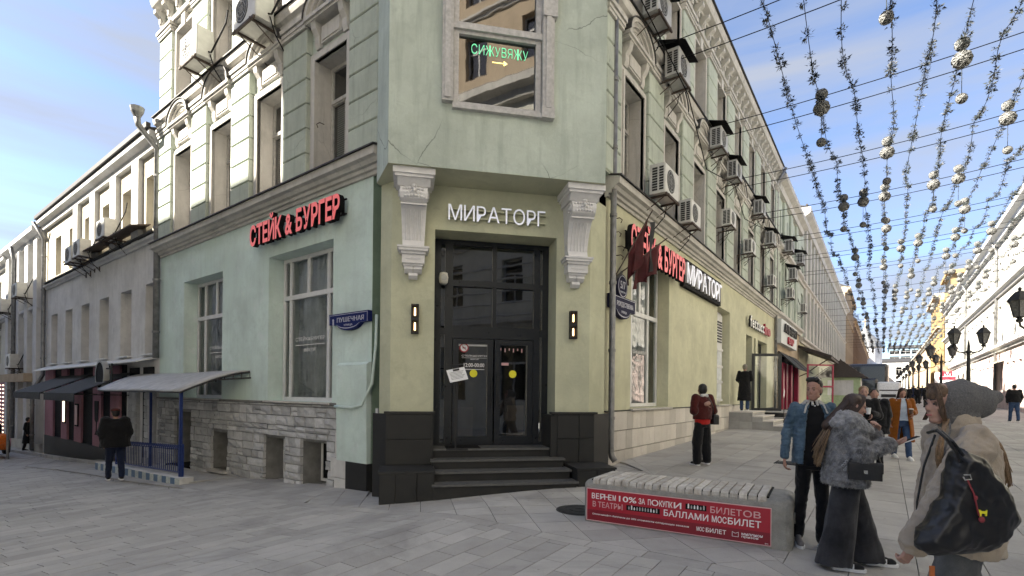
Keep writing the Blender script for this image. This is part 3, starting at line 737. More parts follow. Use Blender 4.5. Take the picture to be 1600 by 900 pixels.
# --- travertine slabs along the shopping street
mb = MB(); mb.quad((-.1, .02, -.4), (12.6, .02, -.4), (12.6, .02, 1.27), (-.1, .02, 1.27)); mb.box(-.1, 12.6, -.045, .02, 1.245, 1.268); part(mb, 'slab_backing', 'joint', FR)
for z0, z1, o0 in ((-.3, .415, 0), (.43, .83, .17), (.845, 1.24, .05)):
    x = .02
    while x < 12.55:
        wd = rnd.uniform(.28, .50); xe = min(x + wd, 12.58); mb = MB(); mb.t = rnd.random(); mb.cbox(x + .004, xe - .004, -.035 - rnd.uniform(0, .004), .015, z0, z1, .004); part(mb, 'stone_slab', 'travertine', FR); x = xe
mb = MB(); mb.box(12.6, 19.5, -.03, .02, -.4, 1.04); part(mb, 'plinth', 'dark_tile', FR)
# --- rubble stone plinth on the side street, with its basement windows
BW = [(1.34, 2.26, -.36, .55), (2.92, 3.80, -.46, .55), (5.60, 6.48, -.42, .53)]; BD = (7.75, 8.85, -.75, .98)
holes = BW + [BD]
mb = MB(); wallholes(mb, 0, -LEND, -1.3, 1.37, [(-a, -b, c, d) for a, b, c, d in holes], y=.02, depth=.55); mb.box(-LEND, -.9, -.075, .02, 1.33, 1.372); part(mb, 'plinth', 'plinth_grey', FL)
st = []
z = -.95
while z < 1.30:
    hgt = rnd.choice((.12, .15, .18, .21)); z1 = min(z + hgt, 1.325); s_ = .98 + rnd.uniform(0, .1)
    while s_ < LEND - .12:
        ln = rnd.uniform(.24, .52); e = min(s_ + ln, LEND - .02); cut = [(s_, e)]
        for a, b, c, d in holes:
            if z1 > c + .03 and z < d - .02:
                nc = []
                for p, q in cut:
                    if q <= a or p >= b: nc.append((p, q)); continue
                    if p < a - .05: nc.append((p, a))
                    if q > b + .05: nc.append((b, q))
                cut = nc
        for p, q in cut:
            if q - p < .07: continue
            mid = FL.pt((p + q) / 2); g_ = gz(mid.x, mid.y)
            if z1 < g_ - .02: continue
            if rnd.random() < .16 and z1 - z > .16: h2 = (z + z1) / 2; st += [(p, q, z, h2), (p, q, h2, z1)]
            else: st.append((p, q, z, z1))
        s_ = e
    z = z1
def stone_geo(mb, p, q, z0, z1):
    mb.t = rnd.random(); g_ = .008; d0 = -.03 - rnd.uniform(0, .03); xs = [-p - g_, -(p + q) / 2 + rnd.uniform(-.04, .04), -q + g_]; zc = [z0 + g_, (z0 + z1) / 2, z1 - g_]
    fr = [(x, d0 - (rnd.uniform(.008, .035) if i == 1 and j == 1 else rnd.uniform(-.01, .012)), z_) for j, z_ in enumerate(zc) for i, x in enumerate(xs)]
    bk = [(xs[0], .02, zc[0]), (xs[2], .02, zc[0]), (xs[2], .02, zc[2]), (xs[0], .02, zc[2])]
    mb.add(fr + bk, [(0, 1, 4, 3), (1, 2, 5, 4), (3, 4, 7, 6), (4, 5, 8, 7), (0, 9, 10, 2, 1), (2, 10, 11, 8, 5), (8, 11, 12, 6, 7), (6, 12, 9, 0, 3)])
st.sort(key=lambda t: t[0]); cnt = 0
for t in st[:300]: mb = MB(); stone_geo(mb, *t); part(mb, 'stone', 'rubble_stone', FL, fix=True)
mb = MB()
for t in st[300:]: stone_geo(mb, *t)
if st[300:]: tag(part(mb, 'stone', 'rubble_stone', FL, fix=True), kind='stuff')
for i, (a, b, c, d) in enumerate(BW):
    mb = MB(); mb.m = 0; x0, x1 = -b, -a; y = .42
    mb.quad((x0, .58, c), (x1, .58, c), (x1, .58, d), (x0, .58, d)); mb.m = 1
    sash(mb, x0 + .02, x1 - .02, c + .03, d, y + .05, .06, [], [], .05); mb.m = 0; mb.box(x0 + .08, x1 - .08, y + .02, y + .03, c + .08, d - .05)
    mb.m = 2; mb.box(x0 - .04, x1 + .04, -.14, .1, c - .06, c)
    part(mb, 'basement_window', ['matt_black', 'white_pvc' if i < 2 else 'grey_frame', 'trim_plaster'], FL)
mb = MB(); mb.box(-8.85, -7.75, .5, .56, -.8, .98); mb.box(-8.9, -7.7, -.25, .5, -.62, -.50); part(mb, 'basement_door', 'matt_black', FL)
# end pier of the side-street front: mint quoin, dark foot and grey slabs
mb = MB(); mb.m = 0; mb.prism([(-.05, 2.15), (-.11, 2.10), (-.11, 1.30), (-.09, .28), (.02, .28), (.02, 2.15)], -.92, .0); mb.m = 1; mb.box(-.62, .015, -.10, .02, -1.0, .28); mb.m = 2
mb.cbox(-.98, -.63, -.09, .02, .33, .80, .008); mb.cbox(-1.12, -.63, -.09, .02, -.06, .32, .008); mb.cbox(-1.0, -.63, -.09, .02, -.7, -.07, .008)
part(mb, 'corner_pier', ['mint_plaster', 'dark_tile', 'grey_plaster'], FL, fix=True)
# return wall at the end of the side-street front (full height)
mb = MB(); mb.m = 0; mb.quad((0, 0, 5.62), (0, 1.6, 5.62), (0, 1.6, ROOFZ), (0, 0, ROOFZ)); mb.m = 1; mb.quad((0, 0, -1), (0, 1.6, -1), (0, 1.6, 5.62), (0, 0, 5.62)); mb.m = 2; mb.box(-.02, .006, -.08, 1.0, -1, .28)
part(mb, 'return_wall', ['green_plaster', 'mint_shade', 'dark_tile'], FL)
mb = MB()                                              # upper quoin closing the gap to the bay
mb.m = 0
for q in range(14): mb.cbox(.01, .30, -.06, 1.0, 5.99 + q * .52, 6.49 + q * .52, .015)
part(mb, 'quoin', ['rustic_plaster'], FL)
# --- centre block
zt = 5.14; mb = MB(); DX0, DX1 = -1.375, .79
wallholes(mb, -2.10, 1.43, -.5, zt + .05, [(DX0, DX1, .2, 4.40)], depth=.62)
def cpt(f, s_, off=0):
    p = f.pt(s_, off); return ((p.x - FC.O[0]) * FC.d[0] + (p.y - FC.O[1]) * FC.d[1], -((p.x - FC.O[0]) * FC.n[0] + (p.y - FC.O[1]) * FC.n[1]))
lx, ly = -2.10, 0; dl = (FL.d[0] * FC.d[0] + FL.d[1] * FC.d[1], -(FL.d[0] * FC.n[0] + FL.d[1] * FC.n[1])); dr = (FR.d[0] * FC.d[0] + FR.d[1] * FC.d[1], -(FR.d[0] * FC.n[0] + FR.d[1] * FC.n[1]))
for x0, d, l_ in ((-2.10, dl, .28), (1.43, dr, .62)):
    e = (x0 + d[0] * l_, d[1] * l_); v = [(x0, 0, -.5), (e[0], e[1], -.5), (e[0], e[1], 5.2), (x0, 0, 5.2)]; mb.add(v, [(0, 1, 2, 3)])
part(mb, 'entrance_wall', 'olive_plaster', FC)
# the bay above: front at .72 forward, splayed sides running back
BO = .72; bz0 = 5.15; mb = MB(); bx0, bx1 = -2.14, 1.42; BWN = (-1.16, .29, 6.12, 11.0)
wallholes(mb, bx0, bx1, bz0, 14.5, [(BWN[0], BWN[1], BWN[2], 8.45), (BWN[0], BWN[1], 9.6, 11.6)], y=-BO, depth=.30, mat_rev=1); mb.m = 0
eL = (-2.36, .12); eR = (1.55, .35)
for x0, e in ((bx0, eL), (bx1, eR)): mb.add([(x0, -BO, bz0), (e[0], e[1], bz0), (e[0], e[1], 14.5), (x0, -BO, 14.5)], [(0, 1, 2, 3)])
for e, q in ((eL, cpt(FL, -.2, -.3)), (eR, cpt(FR, .02, -.2))): mb.add([(e[0], e[1], bz0), (q[0], q[1], bz0), (q[0], q[1], 14.5), (e[0], e[1], 14.5)], [(0, 1, 2, 3)])
mb.m = 2; mb.add([(bx0, -BO, bz0), (bx1, -BO, bz0), (eR[0], eR[1], bz0), (1.50, .5, bz0), (-2.1, .5, bz0), (eL[0], eL[1], bz0)], [(0, 1, 2, 3, 4, 5)])
part(mb, 'bay', ['green_plaster', 'trim_plaster', 'olive_plaster'], FC)
mb = MB(); mb.box(-1.9, 1.3, .6, .7, 5.2, 14.5); part(mb, 'shade_backing', 'room_shade', FC)  # black sheet, the unlit room behind the bay painted dark
# bay window
mb = MB(); y = -BO; a, b, c = BWN[0], BWN[1], BWN[2]
for x0, x1 in ((a - .03, a + .03), (b - .03, b + .03)): pass
mb.box(a - .17, a - .0, y - .10, y + .02, c + .06, 8.5); mb.box(a - .13, a - .04, y - .13, y - .10, c + .10, 8.5); mb.box(b + .0, b + .19, y - .10, y + .02, c - .02, 8.5); mb.box(b + .05, b + .14, y - .13, y - .10, c + .12, 8.5)
mb.box(b - .01, b + .20, y - .12, y + .02, c - .04, c + .14); mb.box(b - .01, b + .23, y - .14, y + .02, 7.72, 8.5)
mb.box(a - .005, b + .005, y - .08, y + .10, c - .03, c + .045)
part(mb, 'window_casing', 'old_frame', FC)
mb = MB(); sash(mb, a + .01, b - .01, c + .03, 7.40, y + .10, .085, [], [], .10); sash(mb, a + .01, b - .01, 7.42, 8.44, y + .10, .085, [], [], .10); mb.box(a, b, y - .05, y, 7.37, 7.47)
wo = part(mb, 'window', 'old_frame', FC)
gp = MB(); gp.quad((a + .08, y + .06, c + .1), (b - .08, y + .06, c + .1), (b - .08, y + .06, 8.4), (a + .08, y + .06, 8.4)); put('pane', gp.mesh('pane', ['dark_glass']), wo)
put('neon_word', fit_text('СИЖУВЯЖУ', -.86, .07, 7.05, 7.22, .006, -.022, y + .05, ('neon_green',)), wo)
nm = MB(); nm.tube([(-.52, y + .05, 6.96), (-.28, y + .05, 6.96)], .007, 6); nm.tube([(-.33, y + .05, 6.99), (-.28, y + .05, 6.96), (-.33, y + .05, 6.93)], .010, 6); put('neon_arrow', nm.mesh('neon_arrow', ['neon_yellow']), wo)
# --- dark stone plinth of the entrance
mb = MB(); mb.box(-2.16, DX0, -.10, .02, -.5, 1.24); d = dl; e = (-2.16 + d[0] * .34, -.10 + d[1] * .34); mb.add([(-2.16, -.10, -.5), (e[0], e[1], -.5), (e[0], e[1], 1.24), (-2.16, -.10, 1.24)], [(0, 1, 2, 3)])
mb.t = .9; mb.box(-2.19, DX0 + .03, -.14, .02, 1.24, 1.275); mb.t = .5; mb.box(-2.22, -1.38, -.80, -.08, -.6, .345); mb.t = .9; mb.box(-2.24, -1.37, -.82, -.10, .345, .375); part(mb, 'dark_plinth', 'dark_tile', FC)
mb = MB(); mb.box(DX1 - .06, 1.50, -.10, .02, -.5, 1.24); mb.box(DX1 - .10, DX1 + .0, -.102, .66, .0, 1.22); d = dr; e = (1.50 + d[0] * .6, -.10 + d[1] * .6); mb.add([(1.50, -.10, -.5), (e[0], e[1], -.5), (e[0], e[1], 1.24), (1.50, -.10, 1.24)], [(0, 1, 2, 3)])
mb.t = .9; mb.box(DX1 - .10, 1.55, -.14, .02, 1.24, 1.275); mb.t = .5; mb.box(.95, 1.62, -.80, -.08, -.6, .345); mb.t = .9; mb.box(.94, 1.64, -.82, -.10, .345, .375); part(mb, 'dark_plinth', 'dark_tile', FC)
tl = [(x, x2, z, z2, -.10) for x, x2 in ((-2.15, -1.40), (-1.39, -1.38), (DX1 + .02, 1.20), (1.21, 1.49)) for z, z2 in ((.38, .80), (.81, 1.235)) if x2 - x > .1]
tl += [(-2.21, -1.98, -.5, .34, -.80), (-1.97, -1.66, -.5, .34, -.80), (-1.65, -1.39, -.5, .34, -.80), (.96, 1.28, -.5, .34, -.80), (1.29, 1.61, -.5, .34, -.80)]
for x, x2, z, z2, y in tl: mb = MB(); mb.t = rnd.random(); mb.cbox(x + .002, x2 - .002, y - .018, y + .005, z + .003, z2 - .003, .003); part(mb, 'plinth_tile', 'dark_tile', FC)
# --- steps
sy = [-.84, -.56, -.28, .0]; sz = [.165, .322, .478, .635]
for i in range(4):
    mb = MB(); mb.t = .35; mb.box(-1.40, .93 + .0 - .03 * i, sy[i], .66, -.5 if i == 0 else sz[i - 1] - .0, sz[i] - .035)
    mb.m = 1; mb.box(-1.42, .96 - .03 * i, sy[i] - .03, .66, sz[i] - .035, sz[i])
    part(mb, 'step', ['dark_tile', 'step_tread'], FC)
mb = MB(); mb.cbox(-1.15, -.55, -.02, .40, .637, .648, .003); part(mb, 'door_mat', 'matt_black', FC)
# --- black glazed entrance
y = .56; mb = MB(); X0, X1 = DX0 + .02, DX1 - .005; Z0, Z1 = .635, 4.39
def bar(x0, x1, z0, z1, dy=0): mb.box(x0, x1, y - .05 - dy, y + .06, z0, z1)
bar(X0, X0 + .12, Z0, Z1); bar(X1 - .12, X1, Z0, Z1); bar(X0 + .12, X1 - .12, 4.31, Z1); bar(X0 + .12, X1 - .12, Z0, Z0 + .05)
bar(-1.16, -1.02, Z0 + .05, 4.31, .004); bar(.50, .62, Z0 + .05, 4.31, .004)
bar(-1.02, .50, 2.60, 2.82, .008); bar(-1.02, .50, 3.55, 3.66, .006); bar(-.285, -.215, 2.82, 4.31, .007)
bar(X0 + .12, -1.16, 2.66, 2.78, .002); bar(.62, X1 - .12, 2.66, 2.78, .002); bar(X0 + .12, -1.16, 3.56, 3.65, .002); bar(.62, X1 - .12, 3.56, 3.65, .002)
fr = part(mb, 'entrance_frame', 'black_frame', FC)
gp = MB()
for x0, x1 in ((X0 + .12, -1.16), (-1.02, -.285), (-.215, .50), (.62, X1 - .12)):
    for z0, z1 in ((2.82, 3.55), (3.66, 4.31)): gp.quad((x0, y, z0), (x1, y, z0), (x1, y, z1), (x0, y, z1))
for x0, x1 in ((X0 + .12, -1.16), (.62, X1 - .12)): gp.quad((x0, y, Z0), (x1, y, Z0), (x1, y, 2.66), (x0, y, 2.66))
put('pane', gp.mesh('pane', ['dark_glass']), fr)
for x0, x1, hs in ((-1.01, -.265, 1), (-.235, .49, -1)):
    mb = MB(); yy = y - .065; w_ = .105; mb.box(x0, x0 + w_, yy, y + .05, .66, 2.59); mb.box(x1 - w_, x1, yy, y + .05, .66, 2.59); mb.box(x0 + w_, x1 - w_, yy, y + .05, .66, .80); mb.box(x0 + w_, x1 - w_, yy, y + .05, 2.50, 2.59)
    do = part(mb, 'door', 'black_frame', FC); gp = MB(); gp.quad((x0 + w_, y, .80), (x1 - w_, y, .80), (x1 - w_, y, 2.5), (x0 + w_, y, 2.5)); put('pane', gp.mesh('pane', ['dark_glass']), do)
    mb = MB(); hx = x1 - .04 if hs > 0 else x0 + .04; mb.tube([(hx, yy - .05, 1.35), (hx, yy - .05, 1.95)], .012, 8); mb.tube([(hx, yy, 1.42), (hx, yy - .05, 1.42)], .008, 6); mb.tube([(hx, yy, 1.88), (hx, yy - .05, 1.88)], .008, 6); put('handle', mb.mesh('handle', ['lamp_black']), do)
    mb = MB(); cx = -.62 if hs > 0 else .12; mb.lathe([(0, 0), (.072, 0), (.072, .003), (0, .003)], (cx, y - .004 if 1 else 0, 1.96), 20, 'y'); mb.xform(Matrix.Translation((0, -.004, 0))); put('sticker', mb.mesh('sticker', ['sticker_yellow']), do)
    if hs > 0:
        for tx, a, b, c, d_ in (('СТЕЙК&БУРГЕР', -.84, -.36, 2.27, 2.31), ('МИРАТОРГ', -.68, -.52, 2.21, 2.235), ('12:00-00:00', -.80, -.42, 2.08, 2.15)):
            put('lettering', fit_text(tx, a, b, c, d_, .0008, .01 if ':' in tx else 0, y - .006, ('ad_white',)), do)
        mb = MB(); mb.box(-.84, -.36, y - .006, y - .004, 2.245, 2.249); mb.box(-.80, -.42, y - .006, y - .004, 2.03, 2.04); mb.box(-.9, -.37, y - .006, y - .004, 2.465, 2.50)
        put('line', mb.mesh('line', ['ad_white']), do)
        mb = MB(); mb.lathe([(.065, 0), (.085, 0), (.085, .003), (.065, .003), (.065, 0)], (-.80, y - .008, 2.43), 20, 'y'); mb.m = 1; mb.lathe([(0, 0), (.065, 0), (.065, .002)], (-.80, y - .008, 2.43), 20, 'y')
        mb.m = 0; mb.tube([(-.84, y - .012, 2.47), (-.76, y - .012, 2.39)], .006, 4); mb.m = 2; mb.box(-.83, -.77, y - .011, y - .009, 2.42, 2.435); put('no_smoking_sticker', mb.mesh('s', ['ad_red', 'paper', 'matt_black']), do)
    else:
        mb = MB(); [mb.box(-.12 + .08 * q, -.10 + .08 * q, y - .006, y - .004, 2.40 - .03 * (q % 2), 2.44) for q in range(6)]; mb.box(-.10, .04, y - .006, y - .004, 2.12, 2.17); put('sticker', mb.mesh('sticker', ['ad_pink']), do)
mb = MB(); mb.box(-1.6, 1.0, 2.2, 2.3, .3, 5); mb.m = 1; mb.box(-.9, -.5, 1.6, 1.65, .65, 1.3); mb.box(.2, .55, 1.5, 1.55, .65, 1.35); part(mb, 'vestibule', ['room_shade', 'brown_plaster'], FC)
# --- scroll brackets carrying the bay
def console(cx):
    mb = MB(); 
    mb.box(cx - .33, cx + .33, -.66, .01, 5.02, 5.15); mb.box(cx - .30, cx + .30, -.63, .01, 4.96, 5.02); mb.prism([(.01, 4.82), (-.50, 4.82), (-.53, 4.86), (-.60, 4.96), (.01, 4.96)], cx - .26, cx + .26)
    # S-shaped body: scroll head sweeping down and in to the foot
    prof = [(.01, 4.84), (-.46, 4.84), (-.53, 4.77), (-.55, 4.66), (-.52, 4.55), (-.45, 4.49), (-.38, 4.47), (-.33, 4.40), (-.27, 4.25), (-.22, 4.08), (-.19, 3.90), (-.19, 3.76), (-.22, 3.66), (-.24, 3.60), (.01, 3.60)]
    n = len(prof)
    def wd(z): return .175 + .045 * max(0, (z - 3.6) / 1.25)
    vs = [(cx - wd(z), y_, z) for y_, z in prof] + [(cx + wd(z), y_, z) for y_, z in prof]
    mb.add(vs, [(i, (i + 1) % n, n + (i + 1) % n, n + i) for i in range(n)] + [tuple(range(n - 1, -1, -1)), tuple(range(n, 2 * n))])
    mb.smooth = True
    for sx in (-1, 1):                                     # volute eyes on the cheeks
        x_ = cx + sx * .215
        mb.tube([(x_, -.38 + .13 * math.cos(t) * (1 - t / 14), 4.66 + .13 * math.sin(t) * (1 - t / 14)) for t in [q * .45 for q in range(28)]], .017, 5)
        mb.ball((x_, -.38, 4.66), .035, .035, .035, 8, 6)
    for a_ in range(-3, 4):                                 # acanthus leaf on the scroll
        t = a_ / 3.0; px_ = cx + t * .15
        for q in range(3): mb.ball((px_ + (q - 1) * .012, -.55 + .02 * abs(t) + .006 * q, 4.76 - .075 * q - .02 * abs(t)), .028, .03, .036, 7, 6)
    mb.ball((cx, -.56, 4.80), .045, .04, .04, 8, 6); mb.ball((cx, -.57, 4.70), .03, .04, .05, 8, 6)
    mb.smooth = False
    mb.box(cx - .21, cx + .21, -.47, -.44, 4.44, 4.475)
    for q in range(-2, 3):                                  # flutes
        p = [( -.335, 4.38), (-.275, 4.22), (-.225, 4.06), (-.197, 3.90), (-.197, 3.76)]
        mb.tube([(cx + q * .06, a_ - .003, b_) for a_, b_ in p], .011, 4)
    mb.box(cx - .24, cx + .24, -.30, .01, 3.50, 3.56); mb.box(cx - .26, cx + .26, -.32, .01, 3.56, 3.60); mb.box(cx - .20, cx + .20, -.26, .01, 3.44, 3.50)
    mb.box(cx - .185, cx + .185, -.22, .01, 3.24, 3.44); mb.box(cx - .12, cx + .12, -.235, -.22, 3.33, 3.37); mb.box(cx - .16, cx + .16, -.18, .01, 3.19, 3.24)
    for sx in (-.075, .075): mb.prism([(.01, 3.19), (-.15, 3.19), (-.17, 3.12), (-.10, 3.05), (.01, 3.05)], cx + sx - .07, cx + sx + .07)
    mb.prism([(.01, 3.05), (-.10, 3.05), (-.13, 2.98), (-.08, 2.92), (.01, 2.92)], cx - .075, cx + .075)
    mb.v = [(x, y, 5.148 - (5.148 - z) * .735) for x, y, z in mb.v]; part(mb, 'scroll_bracket', 'console_paint', FC, fix=True)
ZS = .50
console(-1.74); console(1.12)
# --- downpipes and conduits (parts of the building)
def pipe(f, pts, r, name='downpipe', mat='zinc', root=None, bands=True, zb=()):
    mb = MB(); P = [(f.sg * s_, -o, z) for s_, o, z in pts]; mb.smooth = True; mb.tube(P, r, 10); mb.smooth = False
    for (a, b) in zip(P, P[1:]):
        L_ = (Vector(b) - Vector(a)).length
        if L_ > 1.5 and bands:
            for q in range(int(L_ / 1.3)): p = Vector(a).lerp(Vector(b), (q + .5) / int(L_ / 1.3)); mb.tube([p - Vector((0, 0, .03)), p + Vector((0, 0, .03))], r * 1.22, 10)
    return part(mb, name, mat, f, root=root)
pipe(FR, [(-.02, .13, 14), (-.02, .13, .45), (-.02, .15, .36), (-.02, .22, .27)], .062)
pipe(FR, [(19.35, .5, 13.1), (19.35, .1, 12.4), (19.35, .12, .9)], .07)
pipe(FL, [(10.12, .65, 9.55), (10.12, .62, 9.35), (10.12, .12, 8.8), (10.10, .12, 2.55)], .085)
mb = MB(); mb.lathe([(.06, -.22), (.16, -.02), (.19, .12), (.17, .12), (.05, -.15)], (-10.12, -.65, 9.72), 10); part(mb, 'downpipe_funnel', 'zinc', FL)
pipe(FL, [(-.16, .02, 3.0), (-.16, .03, 2.45), (-.10, .06, 1.75), (.10, .13, 1.36), (.35, .15, 1.30), (.95, .12, 1.31)], .028, 'conduit', 'mint_plaster', bands=False)
pipe(FL, [(-.2, .02, 1.3), (-.2, .02, -.1)], .03, 'conduit', 'white_plaster', bands=False)
# hooks left in the wall
for f, s_, z in ((FR, .35, 5.25), (FR, .3, 4.95), (FR, .48, 4.7), (FR, .42, 4.5), (FL, 1.6, 7.0)):
    mb = MB(); mb.tube([(f.sg * s_, 0, z), (f.sg * s_, -.10, z), (f.sg * (s_ + .06), -.13, z - .03), (f.sg * (s_ + .06), -.10, z - .09)], .010, 5); part(mb, 'wall_hook', 'rust_metal', f)
# roof body so the building is solid
mb = MB(); c1 = FL.pt(LEND, -.35); c2 = FL.pt(.2, -1.0); c3 = FR.pt(.2, -1.0); c4 = FR.pt(REND, -.35); c5 = FR.pt(REND, -9); c6 = FL.pt(LEND, -9)
pts = [(p.x, p.y - 10) for p in (c1, c2, c3, c4, c5, c6)]; n = 6
mb.add([(x, y, 13.2) for x, y in pts] + [(x, y, 0) for x, y in pts], [tuple(range(6))] + [(i, (i + 1) % n, n + (i + 1) % n, n + i) for i in (3, 4, 5)]); mb.obj('rear_wall', 'brown_plaster', CB, fix=True)
# ------------------------------------------------------------------ signs on the corner building
def sign_thing(name, label, f, s, off, z, cat='sign', group=None):
    t = thing(name, label, cat, f.pt(s, off, z), f.rz, group); return t
def back_rail(root, x0, x1, zs, y=.03):
    mb = MB(); [mb.box(x0, x1, y, y + .03, z - .012, z + .012) for z in zs]
    [mb.box(x, x + .03, y, y + .06, zs[0], zs[1]) for x in (x0 + .1, (x0 + x1) / 2, x1 - .15)]; mb.obj('mounting_rail', 'matt_black', root)
t = sign_thing('shop_sign', 'row of pink red letters on black casings over the mint side-street windows', FL, 4.13, .16, 4.87)
letters(t, 'СТЕЙК & БУРГЕР', 0, 3.45, 0, .47, 'letter_red', 'matt_black', .055, .03, -.03); back_rail(t, -.02, 3.48, (.1, .38))
t = sign_thing('shop_sign', 'row of pink red letters on black casings partly hidden by the flags', FR, .62, .16, 4.55)
letters(t, 'СТЕЙК & БУРГЕР', 0, 3.60, .03, .66, 'letter_red', 'matt_black', .055, .03, -.03); back_rail(t, -.02, 3.62, (.15, .5))
t = sign_thing('shop_sign', 'white letters on a black board right of the pink red letters', FR, 4.58, .10, 4.62)
mb = MB(); mb.box(-.08, 3.82, -.03, .08, -.04, .72); mb.obj('board', 'matt_black', t); letters(t, 'МИРАТОРГ', .02, 3.72, .06, .62, 'letter_white', 'ad_white', .03, .015, -.06)
t = sign_thing('shop_sign', 'white glowing letters above the black entrance doors between the scroll brackets', FC, -1.16, .06, 4.555)
letters(t, 'МИРАТОРГ', 0, 1.71, 0, .27, 'letter_white', 'ac_grey', .012, 0, -.02, gap=.10)
mb = MB(); mb.box(-.01, 1.72, -.012, .06, .05, .075); mb.box(-.01, 1.72, -.012, .06, .19, .215); mb.obj('mounting_rail', 'olive_plaster', t)
t = sign_thing('shop_sign', 'small pale and crimson lowercase letters above the cafe windows', FR, 12.9, .12, 4.42)
letters(t, 'fettucc', 0, 3.0, 0, .50, 'letter_dim', 'ac_dark', .04, .02, -.02); t2 = put('word', fit_text('ine', 3.15, 4.6, 0, .48, .04, .03, -.02, ('letter_crimson',)), t)
# street-name plates
def plate(label, f, s, z, w_, h_, mat, txt, sub, round_=False):
    t = sign_thing('street_sign', label, f, s, .06, z); mb = MB(); r_ = w_ / 2
    if round_:
        for rr, yy in ((r_, 0), ): mb.lathe([(0, -.05), (rr, -.05), (rr, .03), (0, .03)], (0, 0, 0), 28, 'y')
        mb.obj('plate', mat, t, fix=True); mb = MB(); mb.lathe([(r_ * .84, -.055), (r_ * .90, -.055), (r_ * .90, -.049), (r_ * .84, -.049), (r_ * .84, -.055)], (0, 0, 0), 28, 'y'); mb.obj('rim', 'plate_rim', t, fix=True)
        put('number', fit_text(txt, -r_ * .5, r_ * .5, -r_ * .22, r_ * .42, .003, .01, -.053, ('plate_rim',)), t); put('word', fit_text(sub, -r_ * .52, r_ * .52, -r_ * .58, -r_ * .42, .003, 0, -.053, ('plate_rim',)), t)
    else:
        def outl(k_):
            a = w_ / 2 - k_; b = h_ / 2 - k_; pts = [(-a, -b * .25 - k_ * .3), (-a, b), (a, b), (a, -b * .25 - k_ * .3), (a * .62, -b * .28 - k_ * .3)]
            pts += [(a * .55 * math.cos(q), -b * .28 - k_ * .3 - (b * .78 - k_) * math.sin(q)) for q in [math.pi * i / 10 for i in range(1, 10)]] + [(-a * .62, -b * .28 - k_ * .3)]; return pts
        mb.poly(outl(0), -.05, .04); mb.obj('plate', mat, t, fix=True)
        o1, o2 = outl(.018), outl(.028); mb = MB(); n = len(o1)
        for i in range(n): mb.poly([o1[i], o1[(i + 1) % n], o2[(i + 1) % n], o2[i]], -.053, -.049)
        mb.obj('rim', 'plate_rim', t, fix=True)
        put('name', fit_text(txt, -w_ * .28, w_ * .40, -h_ * .02, h_ * .26, .003, .008, -.053, ('plate_rim',)), t); put('word', fit_text(sub, -w_ * .10, w_ * .12, -h_ * .30, -h_ * .16, .003, 0, -.053, ('plate_rim',)), t)
        mb = MB(); mb.lathe([(0, 0), (.028, 0), (.028, .003)], (-w_ * .38, -.055, h_ * .13), 12, 'y'); mb.box(-w_ * .38 - .022, -w_ * .38 + .022, -.054, -.05, -h_ * .2, h_ * .05); mb.obj('emblem', 'plate_rim', t)
    return t
plate('blue enamel street name plate on the mint wall beside its window', FL, .58, 2.93, 1.22, .32, 'plate_blue', 'ПУШЕЧНАЯ', 'УЛИЦА')
plate('dark street name plate below the round number plate by the downpipe', FR, .58, 3.42, 1.24, .44, 'plate_slate', 'РОЖДЕСТВЕНКА', 'УЛИЦА')
plate('round dark house number plate above the street name plate', FR, .52, 3.86, .50, .5, 'plate_slate', '5/7', 'РОЖДЕСТВЕНКА', True)
# entrance lanterns
for sx, lb in ((-1.70, 'black slot wall lamp left of the entrance'), (1.10, 'black slot wall lamp right of the entrance')):
    t = thing('wall_lamp', lb, 'lamp', FC.pt(sx, 0, 2.59), FC.rz, 'wall lamps either side of the entrance'); mb = MB()
    mb.box(-.065, .065, -.03, 0, 0, .50); mb.box(-.065, -.05, -.10, -.03, 0, .5); mb.box(.05, .065, -.10, -.03, 0, .5); mb.box(-.05, .05, -.10, -.03, 0, .025); mb.box(-.05, .05, -.10, -.03, .475, .5); mb.box(-.05, .05, -.10, -.03, .225, .275)
    mb.obj('housing', 'lamp_black', t)
    for z in (.07, .32):
        mb = MB(); mb.cap((0, -.06, z), (0, -.06, z + .11), .016, .013, 8); mb.obj('bulb', 'lamp_glow', t)
# menu board in front of the left leaf, and the mirror-like sensor cover
t = thing('menu_board', 'white menu sheet on a slanted black stand beside the entrance doors', 'menu board', FC.pt(-.98, .32, .64), FC.rz)
mb = MB(); mb.box(-.19, .17, -.02, .02, 0, .03); mb.box(-.05, -.02, -.012, .012, .03, 1.0); mb.box(-.2, .02, -.01, .03, 1.43, 1.45); mb.tube([(-.035, 0, .95), (-.035, .03, 1.2)], .012, 6); mb.obj('stand', 'lamp_black', t)
Mx = Matrix.Translation((-.02, -.02, 1.26)) @ Matrix.Rotation(R(-28), 4, 'X') @ Matrix.Rotation(R(-14), 4, 'Y')
mb = MB(); mb.box(-.155, .155, -.004, .004, -.12, .12); mb.xform(Mx); mb.obj('sheet', 'paper', t)
mb = MB(); mb.box(-.05, .06, -.006, -.0045, .07, .11); [mb.box(-.12, .12 - .02 * (q % 3), -.0055, -.0045, .05 - q * .025, .056 - q * .025) for q in range(6)]; mb.xform(Mx); mb.obj('print', 'ac_dark', t)
t = thing('wall_speaker', 'round white speaker in the upper left corner of the entrance glazing', 'speaker', FC.pt(-1.20, -.36, 3.66), FC.rz); mb = MB(); mb.smooth = True; mb.lathe([(0, -.12), (.05, -.12), (.075, -.09), (.085, .0), (.07, .08), (0, .10)], (0, 0, 0), 18); mb.obj('body', 'ac_white', t)
mb = MB(); mb.lathe([(0, -.005), (.05, -.004), (.055, .0)], (0, -.083, -.01), 14, 'y'); mb.obj('grille', 'ac_grey', t)
